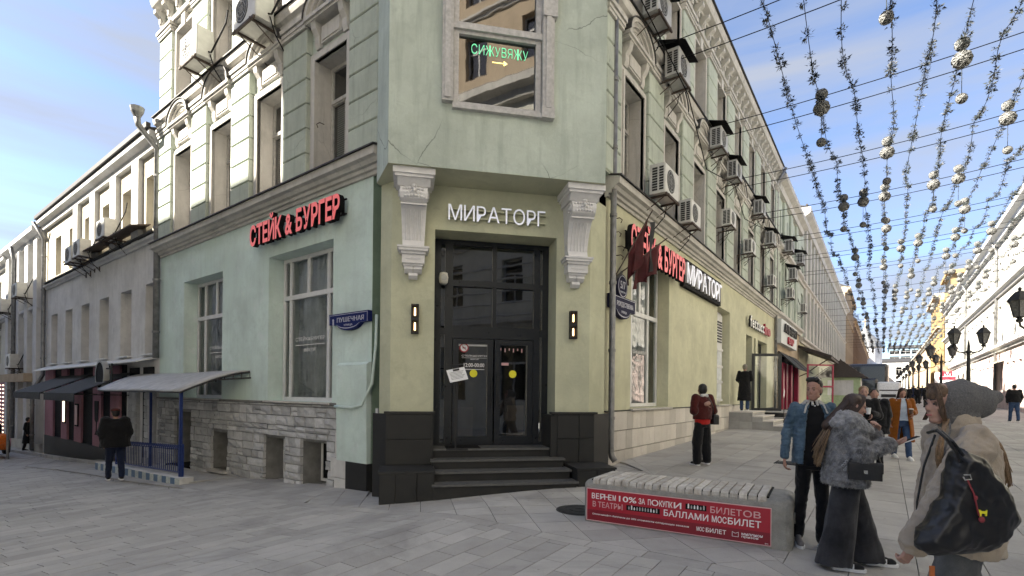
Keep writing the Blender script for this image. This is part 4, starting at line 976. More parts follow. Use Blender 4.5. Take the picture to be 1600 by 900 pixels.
# flags
def flag(label, s, z, base, tip, col, L_, seed):
    t = thing('flag', label, 'flag', FR.pt(.30, 0, 4.02), FR.rz, 'flags on the shopping-street front'); tip = Vector(tip)
    mb = MB(); mb.tube([(0, -.02, 0), tip], .014, 8); mb.obj('pole', 'rust_metal', t); mb = MB(); mb.tube([(-.03, 0, -.10), (.02, -.18, .10)], .03, 8); mb.box(-.05, .05, -.02, 0, -.16, .08); mb.obj('holder', 'zinc', t)
    mb = MB(); mb.smooth = True; n, m_ = 12, 22; vs = []
    for j in range(m_ + 1):
        for i in range(n + 1):
            a = i / n; b = j / m_; p = tip.lerp(Vector((0, -.02, 0)), .12 + a * .5)
            fold = math.sin(a * 15 + seed + b * 1.5) * .07 * (b ** .5); x = p.x * (1 - b * .25) + .06 * b * math.sin(a * 9 + seed) ; yy = p.y * (1 - b * .1) + fold
            vs.append((x + (.05 if seed > 1 else -.02) * b, yy, p.z - b * L_ * (1 - .22 * a) - (1 - b) * 0 + .05 * math.sin(a * 12) * b))
    mb.add(vs, [(j * (n + 1) + i, j * (n + 1) + i + 1, (j + 1) * (n + 1) + i + 1, (j + 1) * (n + 1) + i) for j in range(m_) for i in range(n)]); mb.obj('cloth', col, t)
flag('black and dark red flag hanging from the nearer pole over the pink letters', 0, 0, 0, (.52, -.62, 1.42), 'flag_red', .88, 0.0)
flag('dark red flag hanging from the farther low pole over the pink letters', 0, 0, 0, (1.05, -.75, .95), 'flag_red', .72, 2.0)
t = thing('flag', 'black ribbon of cloth tied to the nearer flag pole', 'flag', FR.pt(.30, 0, 4.02), FR.rz, 'flags on the shopping-street front')
mb = MB(); mb.smooth = True; vs = []; n, m_ = 4, 16
for j in range(m_ + 1):
    for i in range(n + 1):
        b = j / m_; a = i / n; vs.append((.44 - .10 * b + a * .16 + .03 * math.sin(b * 7) , -.62 + .03 * math.sin(a * 5 + b * 6), 1.15 - b * 1.05 + a * .05))
mb.add(vs, [(j * (n + 1) + i, j * (n + 1) + i + 1, (j + 1) * (n + 1) + i + 1, (j + 1) * (n + 1) + i) for j in range(m_) for i in range(n)]); mb.obj('cloth', 'flag_black', t)

# ------------------------------------------------------------------ air conditioners
def make_ac(label, body='ac_white', w_=.86, h_=.62, d_=.34, hood=False):
    t = thing('air_conditioner', label, 'air conditioner', (0, 0, 0), 0, 'air conditioner units on the facades')
    mb = MB(); y0 = -.30 - d_; mb.cbox(0, w_, y0, -.30, 0, h_, .02); mb.m = 1
    mb.lathe([(0, -.004), (.235, -.004), (.24, 0)], (w_ * .40, y0 - .001, h_ / 2), 22, 'y')
    for i in range(9): mb.box(-.006, -.001, y0 + .04, y0 + .13, .06 + i * (h_ - .12) / 9, .10 + i * (h_ - .12) / 9); mb.box(-.006, -.001, y0 + .17, y0 + d_ - .06, .06 + i * (h_ - .12) / 9, .10 + i * (h_ - .12) / 9)
    mb.m = 0; mb.obj('body', [body, 'ac_dark'], t)
    mb = MB()
    for q in range(3): mb.lathe([(.06 + .07 * q, -.012), (.068 + .07 * q, -.012), (.068 + .07 * q, -.006), (.06 + .07 * q, -.006)], (w_ * .40, y0, h_ / 2), 20, 'y')
    for q in range(8): a = q * math.pi / 4; mb.tube([(w_ * .4, y0 - .009, h_ / 2), (w_ * .4 + .23 * math.cos(a), y0 - .009, h_ / 2 + .23 * math.sin(a))], .004, 4)
    mb.obj('fan_grille', 'ac_grey', t)
    mb = MB(); 
    for x in (.12, w_ - .16): mb.box(x, x + .035, y0 - .04, .0, -.045, -.004); mb.box(x, x + .035, -.03, 0, -.42, .0); mb.tube([(x + .017, -.02, -.36), (x + .017, y0 + .08, -.05)], .013, 4)
    mb.box(.02, w_ - .02, y0 - .03, y0 + .01, -.05, -.005); mb.obj('bracket', 'rust_metal', t)
    mb = MB(); mb.tube([(w_, -.40, .15), (w_ + .08, -.38, .12), (w_ + .12, -.30, .35), (w_ + .10, -.1, .9), (w_ + .02, -.03, 1.25), (w_ - .1, -.02, 1.1)], .018, 6); mb.tube([(w_ + .02, -.38, .10), (w_ + .06, -.3, -.2), (w_ + .03, -.03, -.5)], .012, 5); mb.obj('hose', 'matt_black', t)
    if hood: mb = MB(); mb.add([(-.08, y0 - .16, h_ + .05), (w_ + .08, y0 - .16, h_ + .05), (w_ + .08, .0, h_ + .32), (-.08, .0, h_ + .32), (-.08, y0 - .16, h_ + .035), (w_ + .08, y0 - .16, h_ + .035), (w_ + .08, .0, h_ + .30), (-.08, .0, h_ + .30)], [(0, 1, 2, 3), (7, 6, 5, 4), (0, 4, 5, 1), (1, 5, 6, 2), (3, 2, 6, 7), (0, 3, 7, 4)]); mb.obj('hood', 'matt_black', t)
    return t
proto = make_ac('x'); protoh = make_ac('y', 'ac_grey', hood=True); used = [False, False]
def put_ac(f, s_, z, label, hood=False, sc=1.0):
    i = 1 if hood else 0; src = protoh if hood else proto
    o = src if not used[i] else copy_tree(src); used[i] = True
    sl = s_ if f.sg > 0 else s_ + .86 * sc
    o.location = f.pt(sl, 0, z); o.rotation_euler = (0, 0, f.rz); o.scale = (sc,) * 3; o['label'] = label
ACS = [(FR, 1.42, 6.02, 'white air conditioner low on the shopping front nearest the corner bay', 0, 1.05), (FR, 3.50, 5.96, 'second low white air conditioner along the shopping front, above the flags sign', 0, .95),
 (FR, 2.35, 9.10, 'grey air conditioner under a black hood between the first and second upper rows', 1, 1.0), (FR, .95, 9.72, 'topmost grey air conditioner cut by the top edge beside the bay', 1, 1.0),
 (FR, 6.3, 9.0, 'hooded grey air conditioner over the third arched window', 1, .95), (FR, 8.45, 8.85, 'hooded grey air conditioner over the fourth arched window', 1, .9),
 (FR, 7.85, 7.1, 'white air conditioner hanging beside the third arched window', 0, .85), (FR, 11.1, 6.95, 'white air conditioner hanging halfway along above the cornice', 0, .85),
 (FR, 12.8, 8.9, 'hooded grey air conditioner under the second cornice near the building end', 1, .9), (FR, 15.3, 8.3, 'grey hooded air conditioner last before the tall downpipe', 1, .9), (FR, 16.0, 6.6, 'small white air conditioner low beside the tall downpipe', 0, .8),
 (FR, 20.6, 9.2, 'hooded air conditioner just past the tall downpipe', 1, 1), (FR, 22.0, 8.0, 'hooded air conditioner on the second facade, middle height', 1, 1), (FR, 21.5, 6.9, 'low white air conditioner on the second facade', 0, .9), (FR, 25.0, 9.5, 'high hooded air conditioner far along the second facade', 1, 1), (FR, 27.2, 6.9, 'farthest small white air conditioner above the white sign board', 0, .9),
 (FL, 5.85, 9.72, 'cream air conditioner high on the sunlit side-street front beside an upper window', 0, 1.15), (FL, 2.98, 9.40, 'large cream air conditioner cut by the top edge over the arched windows', 0, 1.15),
 (FL, 13.1, 6.62, 'white air conditioner nearest the side-street downpipe on the plain facade', 0, 1.0), (FL, 17.0, 6.36, 'white air conditioner third from the side-street downpipe, left one of a close pair', 0, 1.0), (FL, 15.9, 6.42, 'white air conditioner second from the side-street downpipe, right one of a close pair', 0, 1.0)]
for a in ACS: put_ac(a[0], a[1], a[2], a[3], bool(a[4]), a[5])

# ------------------------------------------------------------------ other houses
WINC = {}
def win_mesh(hw, h, frame, y, tr):
    key = (hw, h, frame, y, tr)
    if key not in WINC:
        mb = MB(); sash(mb, -hw, hw, 0, h, y, .07, [tr] if tr else [], [(0, .07, tr or h - .07)]); gp = MB(); gp.quad((-hw + .05, y - .02, .05), (hw - .05, y - .02, .05), (hw - .05, y - .02, h - .05), (-hw + .05, y - .02, h - .05))
        WINC[key] = (mb.mesh('window', [frame]), gp.mesh('pane', ['dark_glass']))
    return WINC[key]
def house(name, label, f, s0, s1, h, mat, rows, depth=9, frame='old_frame', bands=(), bandmat='trim_plaster', pil=None, roof=.5, lower=None, zb=-3, pane=True, eave=.35):
    root = thing(name, label, 'building', f.pt(s0, 0, 0)); sg = f.sg; mb = MB(); holes = []; W = []
    for z0, z1, hw, cs, rv in rows:
        for c in cs: holes.append((sg * (c - hw), sg * (c + hw), z0, z1)); W.append((c, z0, z1 - z0, hw, rv))
    zs = lower[0] if lower else zb
    hi = [q for q in holes if q[2] >= zs]; lo = [q for q in holes if q[2] < zs]
    rv = rows[0][4] if rows else .25
    wallholes(mb, sg * s0, sg * s1, zs, h, hi, depth=rv)
    if lower: mb.m = 1; wallholes(mb, sg * s0, sg * s1, zb, zs, lo, depth=rv)
    mb.m = 0; x0, x1 = sorted((sg * s0, sg * s1))
    mb.quad((x0, 0, zb), (x0, depth, zb), (x0, depth, h), (x0, 0, h)); mb.quad((x1, 0, zb), (x1, depth, zb), (x1, depth, h), (x1, 0, h)); mb.quad((x0, depth, zb), (x1, depth, zb), (x1, depth, h), (x0, depth, h))
    fset(mb.obj('wall', [mat, lower[1] if lower else mat]), f, root)
    mb = MB(); mb.box(x0 + .1, x1 - .1, rv + .5, rv + .6, zb, h - .1); fset(mb.obj('shade_backing', 'room_shade'), f, root)  # black sheet, the darkness behind the windows is its colour
    for c, z0, hh, hw, rv_ in W:
        wm, pm_ = win_mesh(hw, hh, frame, rv_ - .02, round(hh * .68, 2) if hh > 1.3 else None); o = fset(put('window', wm), f, root, c, 0, z0)
        if pane: put('pane', pm_, o)
    for z0, hh, dd in bands: mb = MB(); mb.prism([(.01, z0), (-dd * .4, z0), (-dd * .5, z0 + hh * .4), (-dd, z0 + hh * .6), (-dd, z0 + hh), (.01, z0 + hh + .04)], x0, x1); fset(mb.obj('cornice', bandmat, fix=True), f, root)
    if pil:
        pw, pd, z0, z1, cs, pm_ = pil; mb = MB(); mb.cbox(-pw / 2, pw / 2, -pd, .01, z0, z1, .01); me = mb.mesh('pilaster', [pm_])
        for c in cs: fset(put('pilaster', me), f, root, c)
    mb = MB(); mb.add([(x0, -eave, h), (x1, -eave, h), (x1, depth * .5, h + roof * 3), (x0, depth * .5, h + roof * 3), (x1, depth + .2, h), (x0, depth + .2, h), (x0, -eave, h - .06), (x1, -eave, h - .06), (x1, depth + .2, h - .06), (x0, depth + .2, h - .06)],
        [(0, 1, 2, 3), (3, 2, 4, 5), (0, 6, 7, 1), (6, 9, 8, 7), (0, 3, 5, 9, 6), (1, 7, 8, 4, 2), (5, 4, 8, 9)]); fset(mb.obj('roof', 'roof_metal', fix=True), f, root)
    mb = MB(); mb.box(x0, x1, -eave - .07, -eave + .05, h - .02, h + .13); fset(mb.obj('gutter', 'roof_metal'), f, root)
    return root
def ar(a, b, st): n = int((b - a) / st) + 1; return [a + i * st for i in range(n)]
# side street, the plain grey and beige house next to the corner building
L2 = house('town_house', 'plain house, grey below and sunlit beige above, left of the green corner building', FL, 10.15, 24.3, 9.42, 'beige_plaster', [(6.62, 8.30, .46, [10.95 + 2.20 * i for i in range(6)], .38), (2.72, 4.92, .53, [10.85 + 2.33 * i for i in range(6)], .40)],
           bands=[(6.14, .18, .16), (8.95, .42, .34)], pil=(.62, .14, 6.35, 8.95, [12.0, 14.18, 16.55, 18.78], 'white_plaster'), lower=(6.14, 'grey_plaster'), bandmat='white_plaster')
mb = MB()
for i in range(6): c = 10.85 + 2.33 * i; mb = MB(); mb.box(-.62, .62, -.14, .1, 2.66, 2.70); fset(mb.obj('sill', 'white_metal'), FL, L2, c)
mb = MB(); mb.box(-23.5, -10.3, -.22, .02, 6.36, 6.40); fset(mb.obj('ledge_flashing', 'roof_metal'), FL, L2)
mb = MB(); mb.add([(-18.6, 0, 6.75), (-11.0, 0, 6.78), (-11.0, -.55, 6.62), (-18.6, -.55, 6.58), (-18.6, 0, 6.71), (-11.0, 0, 6.74), (-11.0, -.55, 6.58), (-18.6, -.55, 6.54)], [(0, 1, 2, 3), (7, 6, 5, 4), (0, 3, 7, 4), (3, 2, 6, 7), (2, 1, 5, 6)]); fset(mb.obj('ledge_shelf', 'rust_metal'), FL, L2)
mb = MB(); x = -23.6
mb.add([(-23.6, .02, 2.62), (-10.35, .02, 2.62), (-10.35, -.55, 2.44), (-23.6, -.55, 2.38), (-23.6, .02, 2.56), (-10.35, .02, 2.56), (-10.35, -.55, 2.41), (-23.6, -.55, 2.35)], [(0, 1, 2, 3), (7, 6, 5, 4), (0, 3, 7, 4), (3, 2, 6, 7), (2, 1, 5, 6)]); fset(mb.obj('shop_canopy', 'white_metal'), FL, L2)
# pink shop front under it
mb = MB(); mb.m = 1; mb.box(-23.5, -13.0, -.12, .02, -3, -.52); mb.m = 0
xs = [(-14.35, -13.4), (-16.35, -15.36), (-18.8, -17.84), (-20.75, -19.85), (-23.5, -22.1)]
for a, b in xs: mb.box(a, b, -.10, .02, -.52, 2.40)
mb.m = 2; mb.box(-23.9, -13.0, -.03, .015, -.6, 2.42); mb.m = 3
fset(mb.obj('shop_front', ['pink_plaster', 'dark_tile', 'matt_black']), FL, L2)
for s_, w_, a, b, m_ in ((18.1, .45, .1, 1.0, 'matt_black'), (19.95, .4, .15, 1.2, 'warm_glow')):
    mb = MB(); mb.box(-s_ - w_, -s_, -.14, -.11, a, b); fset(mb.obj('poster_frame', 'matt_black'), FL, L2); mb = MB(); mb.box(-s_ - w_ + .06, -s_ - .06, -.15, -.14, a + .06, b - .06); fset(mb.obj('poster', 'warm_glow' if m_ == 'warm_glow' else 'ad_pink'), FL, L2)
mb = MB(); mb.poly([(-16.05, -.1), (-15.65, -.1), (-15.75, -.03), (-15.82, .05), (-15.82, .35), (-15.65, .45), (-15.6, 1.15), (-16.1, 1.15), (-16.05, .45), (-15.88, .35), (-15.88, .05), (-15.95, -.03)], -.115, -.10); fset(mb.obj('glass_emblem', 'matt_black'), FL, L2)
mb = MB()
for q in range(3):
    a = 10.55 + q * 1.25; mb.box(-a - .9, -a, -.02, .03, -1.2, 2.3)
fset(mb.obj('opening_shade', 'matt_black'), FL, L2)  # solid black panels, the shade of the openings is only colour
# stone pier beside the downpipe and wooden posts
for s_ in (11.75, 10.35):
    mb = MB(); mb.m = 0; mb.box(-s_ - .7, -s_, -.08, .02, -1.2, 1.55); mb.m = 1; mb.box(-s_ - .74, -s_ + .04, -.12, .02, 1.55, 1.66); fset(mb.obj('stone_pier', ['rubble_stone', 'grey_plaster']), FL, L2)
    for z in [-.9 + .2 * k for k in range(12)]:
        x = -s_ - .69
        while x < -s_ - .05: w_ = rnd.uniform(.2, .38); mb = MB(); mb.t = rnd.random(); mb.cbox(x, min(x + w_ - .012, -s_ - .01), -.115 - rnd.uniform(0, .02), -.07, z, z + .188, .012); fset(mb.obj('stone', 'rubble_stone'), FL, L2); x += w_
pipe(FL, [(23.9, .5, 9.2), (23.9, .12, 8.5), (23.9, .12, 2.2), (23.7, .5, 1.5), (23.7, .5, -1.2)], .08, root=L2)
for s0_, s1_, lb in ((12.2, 15.9, 'right hand dark fabric awning over the pink shop front'), (16.5, 20.9, 'left hand dark fabric awning over the pink shop front')):
    t = thing('shop_awning', lb, 'awning', FL.pt(s0_, 0, 0), FL.rz, 'dark awnings over the pink shop'); L_ = s1_ - s0_; mb = MB()
    n = 10
    for i in range(n): a, b = -L_ * i / n, -L_ * (i + 1) / n; mb.add([(a, -.05, 2.15), (b, -.05, 2.15), (b, -1.55, 1.45), (a, -1.55, 1.45), (a, -.05, 2.12), (b, -.05, 2.12), (b, -1.55, 1.42), (a, -1.55, 1.42)], [(3, 2, 1, 0), (4, 5, 6, 7)])
    mb.obj('cover', 'awning_black', t); mb = MB(); mb.box(-L_, 0, -1.565, -1.55, 1.20, 1.45); mb.obj('valance', 'awning_black', t); mb = MB(); [mb.tube([(x, -.02, 1.4), (x, -1.54, 1.42)], .015, 5) for x in (-.1, -L_ + .1)]; mb.obj('frame', 'lamp_black', t)
t = thing('shop_sign', 'round black hanging sign with a pale rim over the pink shop', 'sign', FL.pt(12.9, .7, 2.05), FL.rz); mb = MB(); mb.lathe([(0, -.06), (.44, -.06), (.44, .06), (0, .06)], (0, 0, 0), 26, 'y'); mb.obj('disc', 'matt_black', t, fix=True)
mb = MB(); mb.lathe([(.41, -.075), (.47, -.075), (.47, .075), (.41, .075)], (0, 0, 0), 26, 'y'); mb.obj('rim', 'ac_grey', t, fix=True); mb = MB(); mb.box(.46, .95, -.02, .02, .18, .22); mb.box(.46, .95, -.02, .02, -.24, -.2); mb.box(.93, .97, -.02, .02, -.35, .35); mb.obj('arm', 'lamp_black', t)
# farther down the side street
L3 = house('town_house', 'cream house with wide white pilasters beyond the plain house on the side street', FL, 24.3, 31.5, 9.1, 'cream_plaster', [(6.2, 8.1, .45, ar(25.6, 31, 1.9), .3), (2.7, 4.6, .45, ar(25.6, 31, 1.9), .3)], bands=[(5.2, .3, .25), (8.6, .5, .5)], pil=(.7, .28, -1, 8.6, [24.75, 26.6, 28.6, 31.2], 'white_plaster'), bandmat='white_plaster')
mb = MB(); mb.box(-31, -25, -.6, .02, 1.9, 2.3); fset(mb.obj('porch', 'tan_plaster'), FL, L3); pipe(FL, [(28.9, .5, 8.9), (28.9, .36, 8.2), (28.9, .36, -1)], .09, root=L3)
L4 = house('town_house', 'long pale house far down the side street with a pink shop front', FL, 31.5, 62, 8.9, 'cream_plaster', [(6.2, 7.9, .45, ar(33, 61, 2.1), .3), (3.0, 4.7, .45, ar(33, 61, 2.1), .3)], bands=[(5.4, .25, .2), (8.4, .4, .4)], lower=(2.3, 'pink_plaster'), bandmat='white_plaster')
L5 = house('town_house', 'far brown roofed house closing the side street', FL, 62, 90, 11.5, 'grey_plaster', [(3, 5, .5, ar(64, 88, 3), .3), (6.5, 8.5, .5, ar(64, 88, 3), .3)], roof=1.0)
for s_, z in ((29.9, 5.6), (26.0, 6.0), (27.4, 2.6), (34.5, 5.5)): put_ac(FL, s_, z, {29.9: 'air conditioner beside the round white pilasters, upper one farther left', 26.0: 'air conditioner on the cream house, upper one nearest us', 27.4: 'air conditioner on the cream house just above its porch', 34.5: 'leftmost upper air conditioner down the side street'}[s_], False, 1.1)
for i in range(16):          # a string of small lamps round the far doorway
    pass
mb = MB(); root = thing('light_string', 'double string of small warm lights framing the far pink doorway', 'lights', FL.pt(32.5, .2, 0), FL.rz)
for x in (-.0, -.9):
    for i in range(13): mb.ball((x, 0, -.9 + i * .22), .045, seg=6, ringn=5)
mb.obj('bulb', 'warm_glow', root)['kind'] = 'stuff'
# shopping street, same side
R2 = house('town_house', 'pale green house next along the shopping street, with a white sign board', FR, 19.55, 29.2, 13.0, 'green_plaster', [(6.1, 8.3, .5, ar(20.8, 28.5, 2.4), .3), (9.8, 11.6, .5, ar(20.8, 28.5, 2.4), .3)], bands=[(5.6, .35, .3), (9.1, .4, .3), (12.2, .7, .5)], pil=(.8, .12, 6.0, 12.2, ar(19.8, 29, 2.4), 'rustic_plaster'), lower=(5.6, 'tan_plaster'))
mb = MB(); mb.box(19.8, 25.6, -.30, .02, 4.35, 5.6); fset(mb.obj('sign_board', 'board_white'), FR, R2)
put_ = thing('shop_sign', 'dark and crimson lettering on the white board past the tall downpipe', 'sign', FR.pt(19.8, .30, 4.35), FR.rz); letters(put_, 'АЛЬТЕРАТ', .7, 5.3, .62, 1.08, 'ac_dark', 'ac_dark', .04, .02, -.06); put('word', fit_text('БАР', 2.0, 4.0, .10, .48, .04, .03, -.06, ('letter_crimson',)), put_)
mb = MB(); mb.m = 1; mb.box(20.8, 27.5, -.02, .02, .6, 3.8); mb.m = 0
for x in (20.9, 22.1, 23.9, 26.8): mb.box(x, x + .55, -.25, .02, .9, 3.4)
fset(mb.obj('shop_front', ['crimson_paint', 'matt_black']), FR, R2)
mb = MB(); mb.m = 0
sash(mb, 0, 1.5, 0, 2.4, 0, .08, [1.2], []); op = thing('shop_door', 'crimson framed glass door standing open beyond the black framed one', 'door', FR.pt(22.2, 1.2, .95), FR.rz + R(-50)); mb.obj('frame', 'crimson_paint', op); gp = MB(); gp.quad((.08, -.02, .08), (1.42, -.02, .08), (1.42, -.02, 2.3), (.08, -.02, 2.3)); gp.obj('pane', 'clear_glass', op)
for a, lb in ((20.6, 'nearer folded black awning over the crimson shop'), (24.3, 'farther folded black awning over the crimson shop')):
    t = thing('shop_awning', lb, 'awning', FR.pt(a, 0, 0), FR.rz, 'black awnings over the crimson shop'); mb = MB(); mb.add([(0, -.05, 4.0), (3.2, -.05, 4.0), (3.2, -1.0, 3.05), (0, -1.0, 3.05), (0, -.05, 3.95), (3.2, -.05, 3.95), (3.2, -1.0, 3.0), (0, -1.0, 3.0)], [(3, 2, 1, 0), (4, 5, 6, 7), (0, 1, 5, 4), (1, 2, 6, 5), (2, 3, 7, 6), (3, 0, 4, 7)]); mb.obj('cover', 'awning_black', t)
R3 = house('town_house', 'long pale green house with many pilasters along the shopping street', FR, 29.2, 78, 14.2, 'rustic_plaster', [(6.2, 8.6, .55, ar(30.5, 77, 2.4), .3), (9.9, 11.8, .55, ar(30.5, 77, 2.4), .3), (1.6, 4.2, .7, ar(42, 77, 3.2), .3)], bands=[(5.2, .35, .3), (9.1, .3, .25), (13.2, .9, .6)], pil=(.7, .16, 5.6, 13.2, ar(31.7, 78, 2.4), 'trim_plaster'), lower=(5.2, 'yellow_plaster'))
R4 = house('town_house', 'taller sunlit ochre house with a dark attic far along the left of the street', FR, 78, 98, 17.5, 'tan_plaster', [(6, 8.5, .6, ar(80, 97, 2.6), .3), (10, 12, .6, ar(80, 97, 2.6), .3), (13.5, 15.2, .6, ar(80, 97, 2.6), .3)], bands=[(12.6, .4, .4), (16.6, .8, .7)], pil=(.5, .3, 3, 16.6, ar(79, 98, 2.6), 'tan_plaster'), bandmat='tan_plaster', roof=.8)
R5 = house('town_house', 'farthest brown houses of the left side of the street', FR, 98, 235, 15.5, 'tan_plaster', [(6, 8.5, .6, ar(100, 188, 3), .3), (10, 12, .6, ar(100, 188, 3), .3)], bands=[(14.6, .8, .7)], pil=(.6, .4, 3, 14.6, ar(99, 189, 6), 'brown_plaster'), bandmat='tan_plaster', pane=False)
# the row across the shopping street (runs on behind us)
W1 = house('town_house', 'long sunlit white house on the right side of the street with a pink ground floor', FW, 26, 90, 14.9, 'snow_plaster', [(6.9, 8.9, .55, ar(27.5, 89, 3.1), .28), (10.9, 12.4, .5, ar(27.5, 89, 3.1), .28), (1.6, 4.3, .55, ar(27.5, 58, 2.2) + ar(70, 89, 2.8), .28)], bands=[(5.3, .45, .4), (9.7, .45, .4), (13.9, .8, .65)], bandmat='white_plaster', lower=(5.2, 'pale_pink_plaster'), depth=12)
for s_ in (47, 66): pipe(FW, [(s_, .6, 14.8), (s_, .1, 13.4), (s_, .15, .6)], .09, root=W1, bands=False)
mb = MB(); 
for i, s_ in enumerate((59.5, 63.8, 68.1)):
    mb = MB(); n = 12; hw = 1.35; zr = 3.0; po = [(-2.1, -.5), (-2.1, 5.0), (2.1, 5.0), (2.1, -.5)]
    arch = [(hw * math.cos(math.pi * q / n), zr + hw * math.sin(math.pi * q / n)) for q in range(n + 1)]
    top = [(2.1, 0), (2.1, 5.0), (-2.1, 5.0), (-2.1, 0)]
    for q in range(n):
        a, b = arch[q], arch[q + 1]; mb.poly([a, (a[0], 5.0), (b[0], 5.0), b][::-1] if abs(a[0] - b[0]) > .001 else [a, b, (b[0], 5), (a[0] - .001, 5)], -.45, .3)
    mb.box(hw, 2.1, -.45, .3, 1.6, 5.0); mb.box(-2.1, -hw, -.45, .3, 1.6, 5.0); mb.m = 1; mb.box(hw, 2.1, -.5, .3, -1, 1.6); mb.box(-2.1, -hw, -.5, .3, -1, 1.6); fset(mb.obj('arch', ['snow_plaster', 'grey_plaster'], fix=True), FW, W1, s_)
t = thing('metro_sign', 'dark red letter M on a canopy beside the arches across the street', 'sign', FW.pt(73.5, 1.0, 4.3), FW.rz + R(90)); put('letter', fit_text('М', -.45, .45, 0, .7, .06, .03, 0, ('letter_crimson',)), t); mb = MB(); mb.box(-.8, .8, .05, .12, -.45, -.05); mb.obj('canopy', 'letter_crimson', t)
W2 = house('tower_building', 'tall yellow building with a stepped tower above the white row', FW, 92, 110, 17.6, 'ochre_plaster', [(6, 8.2, .7, ar(93.6, 109, 3.4), .3), (9.6, 11.6, .7, ar(93.6, 109, 3.4), .3), (13, 15, .7, ar(93.6, 109, 3.4), .3)], bands=[(8.9, .4, .5), (12.1, .5, .8), (16.6, 1.0, 1.2)], bandmat='tan_plaster', pil=(1.0, .5, 4, 16.6, ar(92.4, 110, 3.4), 'ochre_plaster'))
mb = MB(); mb.box(-104, -95, 1, 9, 17.4, 21.6); mb.box(-104.6, -94.4, .4, 9.6, 20.9, 21.4); fset(mb.obj('attic_tower', 'ochre_plaster'), FW, W2); mb = MB(); [mb.box(-96.4 - q * 1.5, -95.6 - q * 1.5, .9, 1.0, 18.2, 20.2) for q in range(5)]; fset(mb.obj('attic_window', 'room_shade'), FW, W2)
W3 = house('town_house', 'far pale houses beyond the yellow tower', FW, 110, 235, 13, 'tan_plaster', [(5, 7, .6, ar(114, 198, 3), .3), (9, 11, .6, ar(114, 198, 3), .3)], bands=[(12.2, .7, .6)], bandmat='cream_plaster', pane=False)
W0 = house('town_house', 'unseen banded hotel across the street, behind the viewpoint, made pale to bounce light', FW, -55, 26, 15.5, 'cream_plaster', [(1.2, 4.0, .8, ar(-53, 25, 3.6), .35), (6, 8.2, .6, ar(-53, 25, 3.6), .35), (9.8, 12, .6, ar(-53, 25, 3.6), .35)], bands=[(4.8, .4, .4), (8.9, .3, .25), (12.6, .3, .25), (14.6, .8, .7)] + [(5.4 + q * .6, .06, .04) for q in range(5)], depth=14)  # out of view, pale walls chosen to brighten the shaded street
W0b = house('tower_building', 'very tall tan tower block rising across the street, behind the viewpoint', FW.sh(0, -.6), -24, -5, 31, 'tan_plaster', [(z, z + 2.1, .65, ar(-22.5, -6, 3.2), .35) for z in (16.8, 20.4, 24.0, 27.4)], bands=[(15.9, .3, .25), (19.6, .25, .2), (23.2, .25, .2), (29.6, .9, .8)], depth=13)
FS = Fac(tuple(FL.pt(0, 14.0))[:2], -1.325, 'L'); FS.n = (-FL.n[0], -FL.n[1]); FS.rz = FL.rz + math.pi; FS.sg = 1
SHH = 19.9
S1 = house('town_house', 'unseen tall pale house across the side street, behind the viewpoint, shaped to cast shade', FS, -3.3, 16.0, 22.7, 'beige_plaster', [(1.2, 4, .8, ar(-1.5, 15, 3.2), .35), (6, 8.4, .6, ar(-1.5, 15, 3.2), .35), (10, 12.4, .6, ar(-1.5, 15, 3.2), .35), (14, 16.4, .6, ar(-1.5, 15, 3.2), .35)], bands=[(4.8, .4, .4), (13, .4, .4), (21.7, .7, .5)], depth=14)  # out of view, end and height set to place the opposite front's shadow edge
S2 = house('town_house', 'unseen long pale house across the side street, behind the viewpoint, sized to cast shade', FS, 16.0, 90, SHH, 'cream_plaster', [(1.2, 4, .8, ar(18, 88, 3.2), .35), (6, 8.4, .6, ar(18, 88, 3.2), .35), (10, 12.4, .6, ar(18, 88, 3.2), .35), (14, 16.4, .6, ar(18, 88, 3.2), .35)], bands=[(4.8, .4, .4), (13, .4, .4), (SHH - 1.2, 1, .5)], depth=14)  # out of view, height set for the shade line, walls pale for bounce
# closing the far end of the street
E0 = Vector((150, 200)); 
FE = Fac((138, 196), math.tan(R(126)) , 'R'); FE.d = (math.sin(R(126)), math.cos(R(126))); FE.n = (-FE.d[1] * -1, FE.d[0] * -1) if False else (-math.sin(R(36)), -math.cos(R(36))); FE.rz = math.atan2(math.sin(R(36)) * -1, math.cos(R(36))); FE.sg = 1
house('far_building', 'pale blocks with glazed roofs closing the far end of the street', FE, -30, 60, 15, 'grey_plaster', [(5, 8, .9, ar(-28, 58, 4), .3), (10, 13, .9, ar(-28, 58, 4), .3)], pane=False)
house('far_building', 'bluish glass fronted building rising at the far end of the street', FE.sh(0, -25), 5, 50, 22, 'ac_blue', [(z, z + 1.6, 1.6, ar(7, 48, 3.6), .3) for z in (14.5, 17, 19.5)], pane=False)
t = thing('church', 'small white church with a dome at the end of the street', 'church', FE.pt(-2, 20, 0)); mb = MB(); mb.lathe([(0, 27), (.3, 26.5), (1.8, 24), (5, 20.5), (5.4, 19), (5.0, 18.6)], (0, 0, 0), 16); mb.obj('dome', 'zinc', t); mb = MB(); mb.lathe([(5, 18.6), (5, 13), (7, 12.9), (7, 0)], (0, 0, 0), 16); mb.obj('drum', 'white_plaster', t)
mb = MB(); mb.box(-.15, .15, -.15, .15, 26.5, 29.5); mb.box(-.8, .8, -.12, .12, 28.2, 28.5); mb.obj('cross', 'tan_plaster', t)
